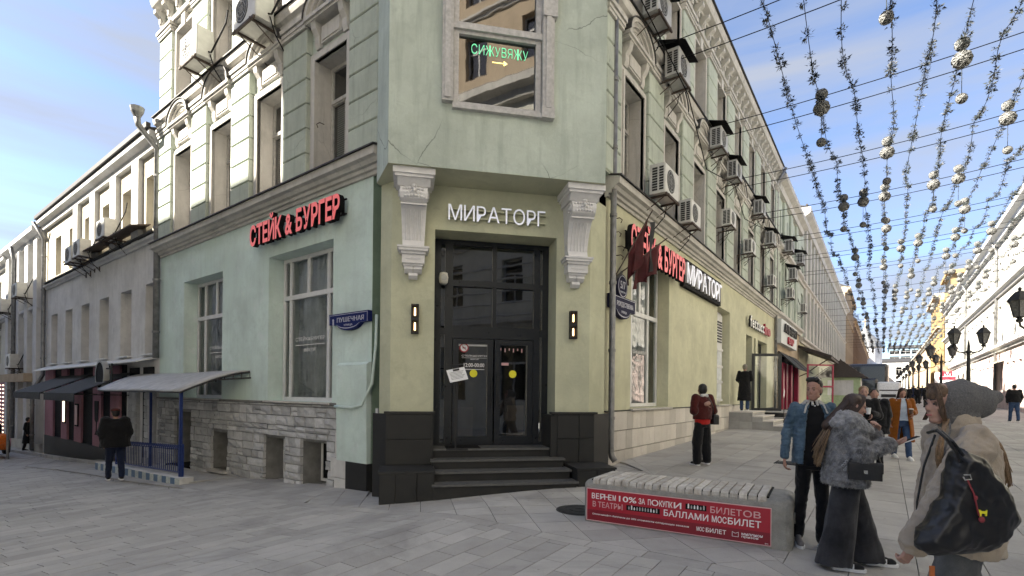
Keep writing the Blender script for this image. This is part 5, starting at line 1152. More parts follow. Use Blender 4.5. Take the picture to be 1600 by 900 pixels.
# ------------------------------------------------------------------ street things
# the concrete bench with its poster
BL = Vector((.90, 6.40)); BR = Vector((2.87, 5.21)); bd = (BR - BL); BLEN = bd.length; brz = math.atan2(bd.y, bd.x)
bz = min(gz(*BL), gz(*BR)) - .015
bench = thing('street_bench', 'grey concrete bench with white slats and a red theatre ticket poster', 'bench', (BL.x, BL.y, bz), brz)
def bevbox(x0, x1, y0, y1, z0, z1, r, seg=3, disp=0):
    bm = bmesh.new(); bmesh.ops.create_cube(bm, size=1)
    for v in bm.verts: v.co = ((x0 + x1) / 2 + v.co.x * (x1 - x0), (y0 + y1) / 2 + v.co.y * (y1 - y0), (z0 + z1) / 2 + v.co.z * (z1 - z0))
    es = [e for e in bm.edges if max(v.co.z for v in e.verts) > z0 + .001 and not (abs(e.verts[0].co.z - z0) < .001 and abs(e.verts[1].co.z - z0) < .001)]
    bmesh.ops.bevel(bm, geom=es, offset=r, segments=seg, profile=.5, affect='EDGES'); return bm
def bmobj(bm, name, mats, parent, loc=(0, 0, 0), rz=0, smooth=False):
    me = bpy.data.meshes.new(name); bmesh.ops.recalc_face_normals(bm, faces=bm.faces); bm.to_mesh(me); bm.free()
    for m in (mats if isinstance(mats, (list, tuple)) else [mats]): me.materials.append(M[m])
    me.attributes.new('tone', 'FLOAT', 'FACE').data.foreach_set('value', [.5] * len(me.polygons))
    if smooth: me.polygons.foreach_set('use_smooth', [True] * len(me.polygons))
    return put(name, me, parent, loc, rz)
BD_ = .74; BH = .545
bmobj(bevbox(0, BLEN, 0, BD_, 0, BH, .085, 5), 'concrete_body', 'bench_concrete', bench, smooth=False)
mb = MB(); mb.box(.10, BLEN - .22, .045, BD_ - .02, BH - .02, BH + .006); mb.obj('slat_bed', 'matt_black', bench)
ns = 21; sw_ = (BLEN - .36) / ns
for i in range(ns):
    mb = MB(); mb.t = rnd.random(); x = .13 + i * sw_; wj = rnd.uniform(-.004, .004); w_ = sw_ - .014
    prof = [(.012, BH - .055), (.005, BH - .03), (.012, BH + .006), (.045, BH + .024 + wj), (BD_ - .03, BH + .024 + wj), (BD_ - .03, BH - .01), (.05, BH - .01)]
    mb.prism(prof, x, x + w_); mb.obj('slat', 'bench_plank', bench, fix=True)
mb = MB(); mb.box(BLEN - .004, BLEN + .002, .26, .50, .20, .40); mb.obj('end_recess_shade', 'ac_dark', bench)  # flat dark plate, the shade of a recess painted as colour
for yy, zz in ((.33, .30), (.42, .33)): mb = MB(); mb.lathe([(.035, 0), (.06, 0), (.06, .012), (.035, .012), (.035, 0)], (BLEN, yy, zz), 14, 'x'); mb.obj('lifting_ring', 'bench_concrete', bench)
PX0, PX1, PZ0, PZ1 = .065, BLEN - .20, .055, .435; PW, PH = PX1 - PX0, PZ1 - PZ0
poster = MB(); poster.m = 0; poster.box(PX0, PX1, -.012, .0, PZ0 + PH * .34, PZ1); poster.m = 1; poster.box(PX0, PX1, -.0122, .0, PZ0, PZ0 + PH * .34); po = poster.obj('poster', ['ad_red', 'ad_dark_red'], bench)
mb = MB()
for a in (PX0 - .008, PX1): mb.box(a, a + .008, -.015, 0, PZ0 - .008, PZ1 + .008)
for a in (PZ0 - .008, PZ1): mb.box(PX0, PX1, -.015, 0, a, a + .008)
mb.obj('poster_edge', 'ad_pink', bench)
def ptx(tx, a, b, c, d, mat='ad_white', bold=.008): put('lettering', fit_text(tx, PX0 + a * PW, PX0 + b * PW, PZ0 + c * PH, PZ0 + d * PH, .0012, bold, -.0145, (mat,)), po)
for i, ch in enumerate('ВЕРНЕМ'): a = .03 + i * .0262; ptx(ch, a, a + (.030 if ch in 'РН' else .020), .70, .88, bold=.012)
ptx('10%', .20, .305, .70, .88, bold=.012); ptx('ЗА', .318, .355, .70, .88, bold=.012); ptx('П', .372, .388, .70, .88, bold=.012); ptx('О', .392, .432, .70, .88, bold=.012); ptx('КУПК', .437, .510, .70, .88, bold=.012); ptx('И', .517, .558, .70, .88, bold=.012)
ptx('БИЛЕТ', .71, .865, .70, .885, 'ad_pink', .008); ptx('ОВ', .872, .955, .70, .885, 'ad_pink', .01)
ptx('В ТЕАТРЫ', .036, .222, .44, .62, 'ad_pink', .01); ptx('БАЛЛ', .462, .588, .44, .63, bold=.012); ptx('АМИ', .594, .70, .44, .63, bold=.012); ptx('МОС', .718, .792, .44, .63, bold=.012); ptx('БИЛЕТ', .798, .957, .44, .63, bold=.012)
ptx('Оплачивайте баллами до 20% стоимости следующих заказов', .035, .60, .17, .235, bold=.015)
ptx('МОС', .64, .68, .13, .255, bold=.012); ptx('БИЛЕТ', .688, .79, .13, .255, bold=.012); ptx('миллион', .865, .965, .185, .25, bold=.012); ptx('призов', .865, .945, .10, .165, bold=.012); ptx('0+', .975, .992, .02, .055)
mb = MB()
def seg(a, c, b, d): mb.tube([(PX0 + a * PW, -.0150, PZ0 + c * PH), (PX0 + b * PW, -.0150, PZ0 + d * PH)], .0022, 4)
for q in (((.82, .12), (.82, .25)), ((.82, .25), (.835, .21)), ((.835, .21), (.85, .25)), ((.85, .25), (.85, .12)), ((.85, .12), (.82, .12))): seg(*q[0], *q[1])
put('logo', mb.mesh('logo', ['ad_white']), po)
for a, b, c, d in ((.58, .69, .72, .88), (.245, .44, .46, .62)):
    mb = MB(); mb.m = 0; mb.box(PX0 + a * PW, PX0 + b * PW, -.014, -.012, PZ0 + c * PH, PZ0 + d * PH); mb.m = 1
    for q in range(int((b - a) * 60)): x_ = PX0 + (a + .012 + q / 62) * PW; zt_ = PZ0 + (c + .03) * PH; h_ = rnd.uniform(.02, .045); mb.m = rnd.choice((1, 2)); mb.box(x_, x_ + .016, -.0152, -.014, zt_, zt_ + h_); mb.ball((x_ + .008, -.0148, zt_ + h_ + .004), .006, .001, .007, 6, 5)
    put('picture', mb.mesh('picture', ['matt_black', 'ac_grey', 'ad_white']), po)
# manhole and drain grating
p = at_ground(905, 797); t = thing('manhole_cover', 'round iron manhole cover half under the end of the bench', 'manhole', (p.x, p.y, gz(p.x, p.y) + .001)); mb = MB(); mb.lathe([(0, .006), (.05, .006), (.06, .010), (.12, .010), (.13, .006), (.2, .006), (.21, .010), (.28, .010), (.29, .005), (.31, .005), (.315, 0)], (0, 0, 0), 28); mb.obj('cover', 'cast_iron', t)
p = at_ground(1240, 724); t = thing('drain_grate', 'square iron drain grating in the paving behind the man in denim', 'drain', (p.x, p.y, gz(p.x, p.y) + .001), R(-36)); mb = MB(); [mb.box(-.30, .30, -.30 + q * .075, -.262 + q * .075, -.01, .012) for q in range(8)]; mb.obj('bars', 'cast_iron', t); mb = MB(); [mb.box(x, x + .03, -.33, .33, -.01, .014) for x in (-.33, .30)]; mb.box(-.3, .3, -.3, .3, -.008, .001); mb.obj('frame', 'matt_black', t)

# white stone steps, black framed door and dark steps on the shopping front
g0 = gz(*FR.pt(10.3, 1.2)[:2]); t = thing('stone_steps', 'pale stone stair block with steps running out from the shopping front', 'steps', FR.pt(10.08, 0, g0), FR.rz)
hs = 1.04 - g0
for i, (a, b) in enumerate(((.0, .82), (.82, 1.15), (1.15, 1.48), (1.48, 1.82))):
    zt_ = hs - i * hs / 4.2; mb = MB(); mb.t = .5; mb.box(.02, 2.3, -b, -a - .0, -.3, zt_ - .035); mb.obj('step_block', 'steps_grey', t); mb = MB(); mb.t = 1.0; mb.box(-.01, 2.32, -b - .02, -a, zt_ - .035, zt_); mb.obj('tread', 'travertine', t)
    for z0_, z1_ in ((-.2, hs * .42), (hs * .42 + .006, zt_ - .04)):
        if z1_ > z0_ + .05:
            for y0_, y1_ in (((-.40, -.01), (-.81, -.406)) if i == 0 else ((-b + .003, -a - .003),)): mb = MB(); mb.t = rnd.random(); mb.box(.0, .022, y0_, y1_, z0_, min(z1_, zt_ - .04)); mb.obj('facing_slab', 'steps_grey', t)
t = thing('stone_steps', 'low dark stone steps below the black framed glass door', 'steps', FR.pt(13.6, 0, .3), FR.rz)
for a, b, o_, z_ in ((0, 5.6, 1.6, .42), (.4, 5.2, 1.25, .62)): mb = MB(); mb.t = .2; mb.box(a, b, -o_, -.05, -.3, z_ - .05 + .04); mb.obj('step', 'dark_tile', t); mb = MB(); mb.t = 2.5; mb.box(a - .02, b + .02, -o_ - .03, -.05, z_ - .01, z_ + .02); mb.obj('tread', 'steps_grey', t)
t = thing('glass_door', 'open glass door in a thick black frame above the steps', 'door', FR.pt(13.4, .15, 1.0), FR.rz + R(-62)); mb = MB(); sash(mb, 0, 1.15, 0, 2.35, .03, .11, [], [], .06); mb.obj('frame', 'black_frame', t)
gp = MB(); gp.quad((.1, 0, .1), (1.05, 0, .1), (1.05, 0, 2.25), (.1, 0, 2.25)); gp.obj('pane', 'clear_glass', t); mb = MB(); mb.tube([(.98, -.04, .85), (.90, -.10, .87), (.90, -.10, 1.2), (.98, -.04, 1.22)], .014, 6); mb.obj('handle', 'black_frame', t)
t = thing('info_stand', 'thin black stand holding a white card beside the pale stair block', 'stand', FR.pt(12.3, 1.5, .35), FR.rz); mb = MB(); mb.box(-.012, .012, -.012, .012, 0, 1.25); mb.box(-.12, .12, -.12, .12, 0, .02); mb.obj('post', 'lamp_black', t); mb = MB(); mb.box(-.11, .11, -.004, .004, -.16, .16); mb.xform(Matrix.Translation((0, 0, 1.36)) @ Matrix.Rotation(R(28), 4, 'Y')); mb.obj('card', 'paper', t)
# tiled porch roof and kiosk
t = thing('porch_roof', 'small dark tiled porch roof on curled iron brackets beyond the crimson shop', 'porch', FR.pt(28.5, 0, 0), FR.rz)
mb = MB(); mb.add([(0, -.02, 4.9), (6, -.02, 4.9), (6.3, -1.9, 4.15), (-.3, -1.9, 4.15), (0, -.02, 4.8), (6, -.02, 4.8), (6.3, -1.9, 4.0), (-.3, -1.9, 4.0)], [(3, 2, 1, 0), (4, 5, 6, 7), (0, 4, 7, 3), (3, 7, 6, 2), (2, 6, 5, 1)]); mb.obj('roof', 'tile_roof', t)
mb = MB(); [mb.box(-.25 + q * .31, -.21 + q * .31, -1.88, -.05, 4.15, 4.17) for q in range(21)]
mb = MB(); [mb.tube([(-.2 + q * .33, -1.9, 4.17), (-.0 + q * .31, -.04, 4.92)], .05, 5) for q in range(20)]; mb.obj('ridge_tiles', 'tile_roof', t)['kind'] = 'stuff'
mb = MB(); [mb.tube([(x, -.03, 2.9), (x, -.5, 3.1), (x, -1.1, 3.6), (x, -1.7, 4.0)], .035, 5) for x in (.3, 5.7)]; mb.obj('bracket', 'rust_metal', t)
kp_ = FR.pt(37, 2.0); kg = gz(kp_.x, kp_.y); t = thing('kiosk', 'pale green market kiosk with a brown tiled roof on the left of the street', 'kiosk', (kp_.x, kp_.y, kg), FR.rz)
mb = MB(); mb.box(-1.8, 1.8, -1.2, 1.2, 0, 2.25); mb.obj('body', 'kiosk_green', t); mb = MB(); mb.add([(-2.1, -1.6, 2.2), (2.1, -1.6, 2.2), (2.0, 0, 3.5), (-2.0, 0, 3.5), (2.1, 1.6, 2.2), (-2.1, 1.6, 2.2)], [(0, 1, 2, 3), (3, 2, 4, 5), (0, 3, 5), (1, 4, 2), (0, 5, 4, 1)]); [mb.tube([(-2.1, -1.6 + 1.6 * q / 7, 2.22 + 1.3 * q / 7), (2.1, -1.6 + 1.6 * q / 7, 2.22 + 1.3 * q / 7)], .04, 5) for q in range(8)]; mb.xform(Matrix.Identity(4)); mb.obj('roof', 'tile_roof', t)
mb = MB(); mb.box(-1.83, -1.80, -.8, .8, .9, 2.0); mb.box(-1.2, 1.2, -1.23, -1.20, 1.0, 2.0); mb.obj('window', 'white_plaster', t)

# ------------------------------------------------------------------ side street canopy, rail and posts
t = thing('metal_canopy', 'bent pale metal sheet canopy on blue posts over the basement stairs', 'canopy', FL.pt(4.5, 0, 0), FL.rz)
mb = MB(); vs = []; mb.smooth = True; nn, mm = 8, 10
for j in range(mm + 1):
    for i in range(nn + 1):
        a = i / nn; b = j / mm; s_ = (0.05 + .55 * b) * (1 - a) + a * (7.6 - 1.0 * b); o_ = b * 1.28
        z = 2.08 - .10 * b - .40 * b ** 1.5 + .012 * math.sin(a * 9 + b * 4); vs.append((-s_, -o_, z))
mb.add(vs, [(j * (nn + 1) + i, j * (nn + 1) + i + 1, (j + 1) * (nn + 1) + i + 1, (j + 1) * (nn + 1) + i) for j in range(mm) for i in range(nn)]); cn = mb.obj('sheet', 'metal_sheet', t); md = cn.modifiers.new('s', 'SOLIDIFY'); md.thickness = .025
mb = MB(); C1 = [(-(.05 + .55 * b), -b * 1.28, 2.04 - .10 * b - .40 * b ** 1.5) for b in [q / 8 for q in range(9)]]; mb.tube(C1, .022, 6); mb.tube([(0, -.0, 1.90), (-.3, -.6, 1.84)], .018, 6); [mb.tube([c, (c[0] + .0, c[1], c[2] - .12 + .11 * (i / 8))], .012, 4) for i, c in enumerate(C1[:5])]; mb.tube([(-.65, -1.26, 1.54), (-6.5, -1.26, 1.54)], .02, 5); mb.obj('frame', 'ac_dark', t)
def gzl(s_, o_): p = FL.pt(s_, o_); return gz(p.x, p.y)
for s_, o_ in ((5.20, 1.22), (9.9, .30)):
    mb = MB(); x = -(s_ - 4.5); mb.box(x - .03, x + .03, -o_ - .03, -o_ + .03, gzl(s_, o_) - .05, 1.58 if o_ > 1 else 1.9); mb.obj('post', 'blue_paint', t)
t = thing('iron_railing', 'dark blue wrought railing with curled tops beside the basement stairs', 'railing', FL.pt(5.15, 1.2, gzl(5.15, 1.2)), FL.rz); za, zb_ = gzl(5.15, 1.2), gzl(9.6, 1.2); sl = (zb_ - za) / 4.45
base = .18
mb = MB(); mb.tube([(0, 0, base + .06), (-4.45, 0, base + .06 + sl * 4.45)], .018, 6); mb.tube([(0, 0, base + .62), (-4.45, 0, base + .62 + sl * 4.45)], .016, 6); mb.obj('rail', 'blue_paint', t)
bar = MB(); bar.tube([(0, 0, .06), (0, 0, .56), (.0, -.02, .64), (0, -.07, .685), (0, -.12, .66), (0, -.13, .61), (0, -.09, .59)], .0095, 5); bm_ = bar.mesh('baluster', ['blue_paint'])
for i in range(38): x = -i * .12; put('baluster', bm_, t, (x, 0, base + sl * -x))
for x in (0, -4.45): mb = MB(); mb.box(x - .025, x + .025, -.025, .025, .0 + sl * -x, base + .70 + sl * -x); mb.obj('end_post', 'blue_paint', t)
t = thing('tiled_curb', 'low curb of chipped blue and white tiles under the railing', 'curb', FL.pt(4.9, 1.2, gzl(4.9, 1.2)), FL.rz)
mb = MB(); mb.t = .5; n = 24; L_ = 6.0
mb.add([(0, -.14, -.1), (-L_, -.14, -.1 + sl * L_), (-L_, .14, -.1 + sl * L_), (0, .14, -.1), (0, -.14, .14), (-L_, -.14, .20 + sl * L_), (-L_, .14, .20 + sl * L_), (0, .14, .14)], [(4, 5, 6, 7), (0, 1, 5, 4), (1, 2, 6, 5), (2, 3, 7, 6), (3, 0, 4, 7)]); mb.obj('body', 'grey_plaster', t, fix=True)
for i in range(n):
    a = -i * L_ / n - .01; b = a - L_ / n + .02; f0 = .13 + .05 * i / n; mb = MB(); mb.add([(a, -.152, -.1 + sl * -a), (b, -.152, -.1 + sl * -b), (b, -.152, f0 + sl * -b), (a, -.152, f0 + sl * -a), (a, -.14, -.1 + sl * -a), (b, -.14, -.1 + sl * -b), (b, -.14, f0 + sl * -b), (a, -.14, f0 + sl * -a)], [(0, 3, 2, 1), (3, 7, 6, 2), (0, 4, 7, 3), (1, 2, 6, 5)]); mb.obj('tile', 'blue_tile' if i % 2 else 'white_tile', t)
t = thing('light_slab', 'pale stone slab on the pavement at the foot of the basement door', 'slab', FL.pt(5.0, .9, gzl(5.0, .9)), FL.rz); mb = MB(); mb.t = .9; mb.box(-3.2, .1, -.25, .55, -.05, .035); mb.obj('slab', 'steps_grey', t)
p = FL.pt(21.6, 1.6); t = thing('canopy_post', 'slim grey pole holding the left awning of the pink shop', 'post', (p.x, p.y, gz(p.x, p.y)), FL.rz); mb = MB(); mb.tube([(0, 0, 0), (0, 0, 2.9)], .05, 8); mb.obj('pole', 'zinc', t)
p = at_ground(-9, 722); t = thing('parked_car', 'orange parked car cut by the left edge of the picture', 'car', (p.x - 3.6, p.y + 2.65, gz(p.x, p.y)), math.atan2(FL.d[1], FL.d[0]))
mb = MB(); mb.rings([((-2.1, 0, .62), .02, .02, 0, 0)] , 4) if False else None
bmobj(bevbox(-2.1, 2.1, -.85, .85, .25, .92, .18, 4), 'body', 'car_orange', t, smooth=True); bmobj(bevbox(-1.5, .9, -.72, .72, .85, 1.42, .25, 4), 'cabin', 'dark_glass', t, smooth=True)
for x in (-1.3, 1.3):
    for y_ in (-.84, .84): mb = MB(); mb.lathe([(0, -.1), (.31, -.1), (.33, 0), (.31, .1), (0, .1)], (x, y_, .32), 16, 'y'); mb.obj('wheel', 'rubber', t)
mb = MB(); mb.box(2.06, 2.12, -.7, -.4, .6, .75); mb.obj('headlight', 'white_pvc', t); mb = MB(); mb.box(2.06, 2.12, .4, .7, .6, .75); mb.obj('headlight', 'white_pvc', t)

# ------------------------------------------------------------------ street lamps
def make_lamp():
    t = thing('street_lamp', 'x', 'street lamp', (0, 0, 0), 0, 'two-headed black street lamps')
    mb = MB(); mb.smooth = False; mb.lathe([(.24, 0), (.24, .12), (.19, .18), (.17, .55), (.20, .60), (.14, .68), (.12, .95), (.15, 1.0), (.09, 1.1), (.075, 2.0), (.06, 3.1), (.09, 3.15), (.06, 3.22), (.04, 3.5), (.0, 3.75)], (0, 0, 0), 12); mb.obj('post', 'lamp_black', t)
    for sx in (-1, 1):
        mb = MB(); mb.tube([(0, 0, 3.25), (sx * .15, 0, 3.15), (sx * .35, 0, 3.18), (sx * .50, 0, 3.30), (sx * .52, 0, 3.42)], .028, 6); mb.tube([(0, 0, 3.0), (sx * .14, 0, 3.1), (sx * .3, 0, 3.17)], .016, 5); mb.obj('arm', 'lamp_black', t)
        hd = MB(); hx = sx * .52; hd.lathe([(.0, 3.38), (.07, 3.40), (.09, 3.46), (.05, 3.50), (.12, 3.54)], (hx, 0, 0), 6); hd.lathe([(.29, 3.96), (.27, 3.99), (.19, 4.10), (.10, 4.20), (.03, 4.23), (.05, 4.28), (.0, 4.34)], (hx, 0, 0), 6)
        hd.lathe([(.29, 3.96), (.0, 3.96)], (hx, 0, 0), 6)
        for q in range(6): a = q * math.pi / 3; hd.tube([(hx + .125 * math.cos(a), .125 * math.sin(a), 3.53), (hx + .235 * math.cos(a), .235 * math.sin(a), 3.97)], .014, 4)
        h = hd.obj('lantern', 'lamp_black', t); g = MB(); g.lathe([(.0, 3.54), (.115, 3.54), (.222, 3.96)], (hx, 0, 0), 6); g.obj('lantern_glass', 'lamp_glass', h)
    return t
lp = make_lamp(); LS = [(19.8, 7.3, 'third-nearest'), ]
spots = [((13.9, 13.4), 'two-headed black street lamp nearest us, its left lantern at the right picture edge'), ((19.6, 22.0), 'black street lamp behind the woman in the grey pointed hood, with both lanterns clear')]
for i, s_ in enumerate((31, 43, 55, 67, 79, 92, 106, 122)):
    p = FR.pt(s_, 7.4); spots.append(((p.x, p.y), ['third', 'fourth', 'fifth', 'sixth', 'seventh', 'eighth', 'ninth', 'tenth'][i] + ' black street lamp from us in the row along the street'))
for i, ((x, y), lb) in enumerate(spots):
    o = lp if i == 0 else copy_tree(lp); o.location = (x, y, gz(x, y)); o.rotation_euler = (0, 0, math.atan2(FR.n[1], FR.n[0]) + (.35 if i < 2 else .1)); o['label'] = lb

# ------------------------------------------------------------------ garlands over the street
GH = 9.45; WS = [-2.4 + 4.35 * i for i in range(26)]; OFF = [2.5 + .69 * i for i in range(13)]
def wire(label, a, b, r=.012, sag=.25, n=14):
    t = thing('overhead_wire', label, 'wire', a, 0, 'cross wires over the street'); mb = MB(); A, B = Vector((0, 0, 0)), b - a
    mb.tube([A.lerp(B, q / n) - Vector((0, 0, sag * 4 * (q / n) * (1 - q / n))) for q in range(n + 1)], r, 4); mb.obj('wire', 'matt_black', t)
ORD = ['first', 'second', 'third', 'fourth', 'fifth', 'sixth', 'seventh', 'eighth', 'ninth', 'tenth', 'eleventh', 'twelfth', 'thirteenth', 'fourteenth', 'fifteenth', 'sixteenth', 'seventeenth', 'eighteenth', 'nineteenth', 'twentieth', 'twenty-first', 'twenty-second']
for i, s_ in enumerate(WS[:22]):
    lb = 'thin dark wire crossing the street under the garlands, %s pair counted from us, %%s wire' % ORD[i]
    wire(lb % 'nearer' if i < 8 else lb.replace(' pair', '').replace(', %s wire', ''), FR.pt(s_, 0, GH + .15), FW.pt(s_, 0, GH + .8)); 
    if i < 8: wire(lb % 'farther', FR.pt(s_ + .55, 0, GH + .05), FW.pt(s_ + .6, 0, GH + .7))
def leafclump(mb, c, r, n, m=0):
    for q in range(n):
        d = Vector((rnd.gauss(0, 1), rnd.gauss(0, 1), rnd.gauss(0, 1))).normalized(); p = Vector(c) + d * r * rnd.uniform(.1, .8); e = d.orthogonal().normalized() * r * .28; mb.m = m if rnd.random() < .8 else 1 - m
        tip = p + d * r * rnd.uniform(.3, .7); mb.add([p - e, p + e, tip + d.cross(e) * .4], [(0, 1, 2)])
def twigball(name, r):
    mb = MB(); 
    for q in range(34):
        M3 = Matrix.Rotation(rnd.uniform(0, 6.28), 3, 'Z') @ Matrix.Rotation(rnd.uniform(0, 3.14), 3, 'X'); k_ = rnd.uniform(.86, 1.0) * r
        pts = [M3 @ Vector((k_ * math.cos(a), k_ * math.sin(a), rnd.uniform(-.03, .03) * r)) for a in [6.2832 * i / 11 for i in range(12)]]; mb.tube(pts, .016 * r / .2, 3)
    mb.m = 1
    for q in range(260):
        d = Vector((rnd.gauss(0, 1), rnd.gauss(0, 1), rnd.gauss(0, 1))).normalized(); e = d.orthogonal().normalized() * r * .07; p = d * r * rnd.uniform(.84, 1.02); mb.add([p - e, p + e, p + d * r * .13 + d.cross(e)], [(0, 1, 2)])
    mb.m = 2; mb.ball((0, 0, 0), r * .80, seg=10, ringn=7); return mb.mesh(name, ['ball_wire', 'garland_white', 'ball_wire'])
BALLS = [twigball('twig_ball', .195), twigball('twig_ball', .145), twigball('twig_ball', .115)]
simple_ball = MB(); simple_ball.ball((0, 0, 0), .20, seg=8, ringn=6); FARB = simple_ball.mesh('twig_ball', ['garland_white'])
names13 = ['first', 'second', 'third', 'fourth', 'fifth', 'sixth', 'seventh', 'eighth', 'ninth', 'tenth', 'eleventh', 'twelfth', 'thirteenth']
for gi, off in enumerate(OFF):
    p0 = FR.pt(-2.4, off, GH); t = thing('garland', names13[gi] + ' garland string of leaf tufts over the street, counted from the left', 'garland', p0, 0, 'leaf garlands strung along the street')
    def gp_(s_):
        k_ = (s_ + 2.4) / 4.35; fr = k_ - math.floor(k_); p = FR.pt(s_, off + .05 * math.sin(k_ * 2.1 + gi) + .10 * math.sin(fr * math.pi) * math.sin(gi * 2 + math.floor(k_)), GH - (.55 + .1 * math.sin(gi + math.floor(k_) * 1.7)) * 4 * fr * (1 - fr) * .62 + .06 * gi); return p - p0
    mb = MB(); mb.tube([gp_(-2.4 + q * .7) for q in range(150)], .008, 3); mb.obj('cord', 'matt_black', t)
    mb = MB(); s_ = -2.2 + rnd.random()
    while s_ < 100:
        far = s_ > 26; c = gp_(s_)
        if not far:
            rr = rnd.choice((.07, .09, .11, .14)); leafclump(mb, c + Vector((rnd.uniform(-.03, .03), rnd.uniform(-.03, .03), -.03)), rr, 34, 0)
            if rnd.random() < .5: leafclump(mb, c + (gp_(s_ + .12) - c) * 1.0, .06, 10, 0)
        else: leafclump(mb, c, .15, 11, 0)
        s_ += rnd.choice((.12, .16, .26, .42, .6)) if not far else rnd.uniform(.25, .5)
    tag(mb.obj('leaf_tufts', ['garland_green', 'garland_white'], t), kind='stuff')
    for wi, ws in enumerate(WS[1:24]):
        k_ = wi + 1; on = (k_ % 2 == 1 and gi % 4 == 3) or (k_ % 2 == 0 and gi % 4 == 1) or (k_ > 3 and rnd.random() < .15)
        if not on: continue
        c = gp_(ws + (0.0 if k_ < 5 else rnd.uniform(-.4, .4)))
        if k_ < 13:
            put('twig_ball', BALLS[0], t, c - Vector((0, 0, .24))); put('twig_ball', BALLS[1], t, c + Vector((0, .0, .12)))
            mb = MB(); mb.tube([c - Vector((0, 0, .4)), c - Vector((0, 0, 1.05))], .008, 3); leafclump(mb, c - Vector((0, 0, .7)), .04, 8); mb.obj('cord', ['garland_green', 'garland_white'], t); put('twig_ball', BALLS[2], t, c - Vector((0, 0, 1.15)))
        else: put('twig_ball', FARB, t, c - Vector((0, 0, .2)))
# wires fixed to the corner building
for a, b in (((.9, 9.6), (-2, 12.6)), ((3.6, 9.0), (6.2, 9.55))):
    pass
t = thing('overhead_wire', 'slack dark cable looping along the shopping front between its brackets', 'wire', FR.pt(0, 0, 0), FR.rz); mb = MB(); mb.tube([(.7, -.35, 9.9), (2.5, -.8, 8.6), (5.2, -.5, 7.9), (8.5, -.5, 8.6), (11, -.3, 8.2), (15, -.4, 8.8), (19, -.2, 9.0)], .014, 4); mb.obj('cable', 'matt_black', t)

# ------------------------------------------------------------------ vans far down the street
p = FR.pt(62, 3.0); t = thing('parked_van', 'big black box van far down the left side of the street', 'van', (p.x, p.y, gz(p.x, p.y)), FR.rz); bmobj(bevbox(-3, 3, -2.0, 2.0, .5, 4.0, .3, 3), 'body', 'van_black', t); bmobj(bevbox(-4.2, -2.9, -1.1, 1.1, .5, 2.4, .25, 3), 'cab', 'van_black', t)
for x in (-3.4, 2):
    for y_ in (-1.9, 1.9): mb = MB(); mb.lathe([(0, -.15), (.5, -.15), (.5, .15), (0, .15)], (x, y_ * .55 if x < 0 else y_, .5), 12, 'y'); mb.obj('wheel', 'rubber', t)
p = FR.pt(56.5, 5.0); t = thing('parked_van', 'white van facing us in front of the black box van', 'van', (p.x, p.y, gz(p.x, p.y)), FR.rz); bmobj(bevbox(-2.6, 2.4, -.95, .95, .35, 2.05, .22, 3), 'body', 'van_white', t); mb = MB(); mb.add([(-2.63, -.75, 1.15), (-2.63, .75, 1.15), (-2.45, .68, 1.75), (-2.45, -.68, 1.75)], [(0, 3, 2, 1)]); mb.obj('windscreen', 'matt_black', t); mb = MB(); mb.box(-2.66, -2.6, -.6, .6, .5, .8); mb.obj('grille', 'ac_dark', t)
for x in (-1.6, 1.5):
    for y_ in (-.9, .9): mb = MB(); mb.lathe([(0, -.1), (.34, -.1), (.34, .1), (0, .1)], (x, y_, .34), 12, 'y'); mb.obj('wheel', 'rubber', t)
t = thing('city_banner', 'tall orange white and blue banner hanging on the white row by the arches', 'banner', FW.pt(80, .9, 0), FW.rz + R(90)); mb = MB(); mb.m = 0; mb.box(-.9, .9, -.03, .03, 5.0, 6.0); mb.m = 1; mb.box(-.9, .9, -.03, .03, 3.2, 5.0); mb.m = 2; mb.box(-.9, .9, -.03, .03, 2.2, 3.2); mb.obj('cloth', ['brown_plaster', 'white_pvc', 'letter_crimson'], t); mb = MB(); mb.tube([(-.95, 0, 6.45), (.95, 0, 6.45)], .04, 6); mb.obj('rod', 'lamp_black', t)
t = thing('shop_awning', 'pale awning over the pink ground floor at the right picture edge', 'awning', FW.pt(44, 0, 0), FW.rz); mb = MB(); mb.add([(-4, -.02, 4.6), (0, -.02, 4.6), (0, -1.6, 4.0), (-4, -1.6, 4.0), (-4, -.02, 4.5), (0, -.02, 4.5), (0, -1.6, 3.9), (-4, -1.6, 3.9)], [(3, 2, 1, 0), (4, 5, 6, 7), (0, 4, 7, 3), (3, 7, 6, 2), (2, 6, 5, 1)]); mb.obj('cover', 'beige_plaster', t)
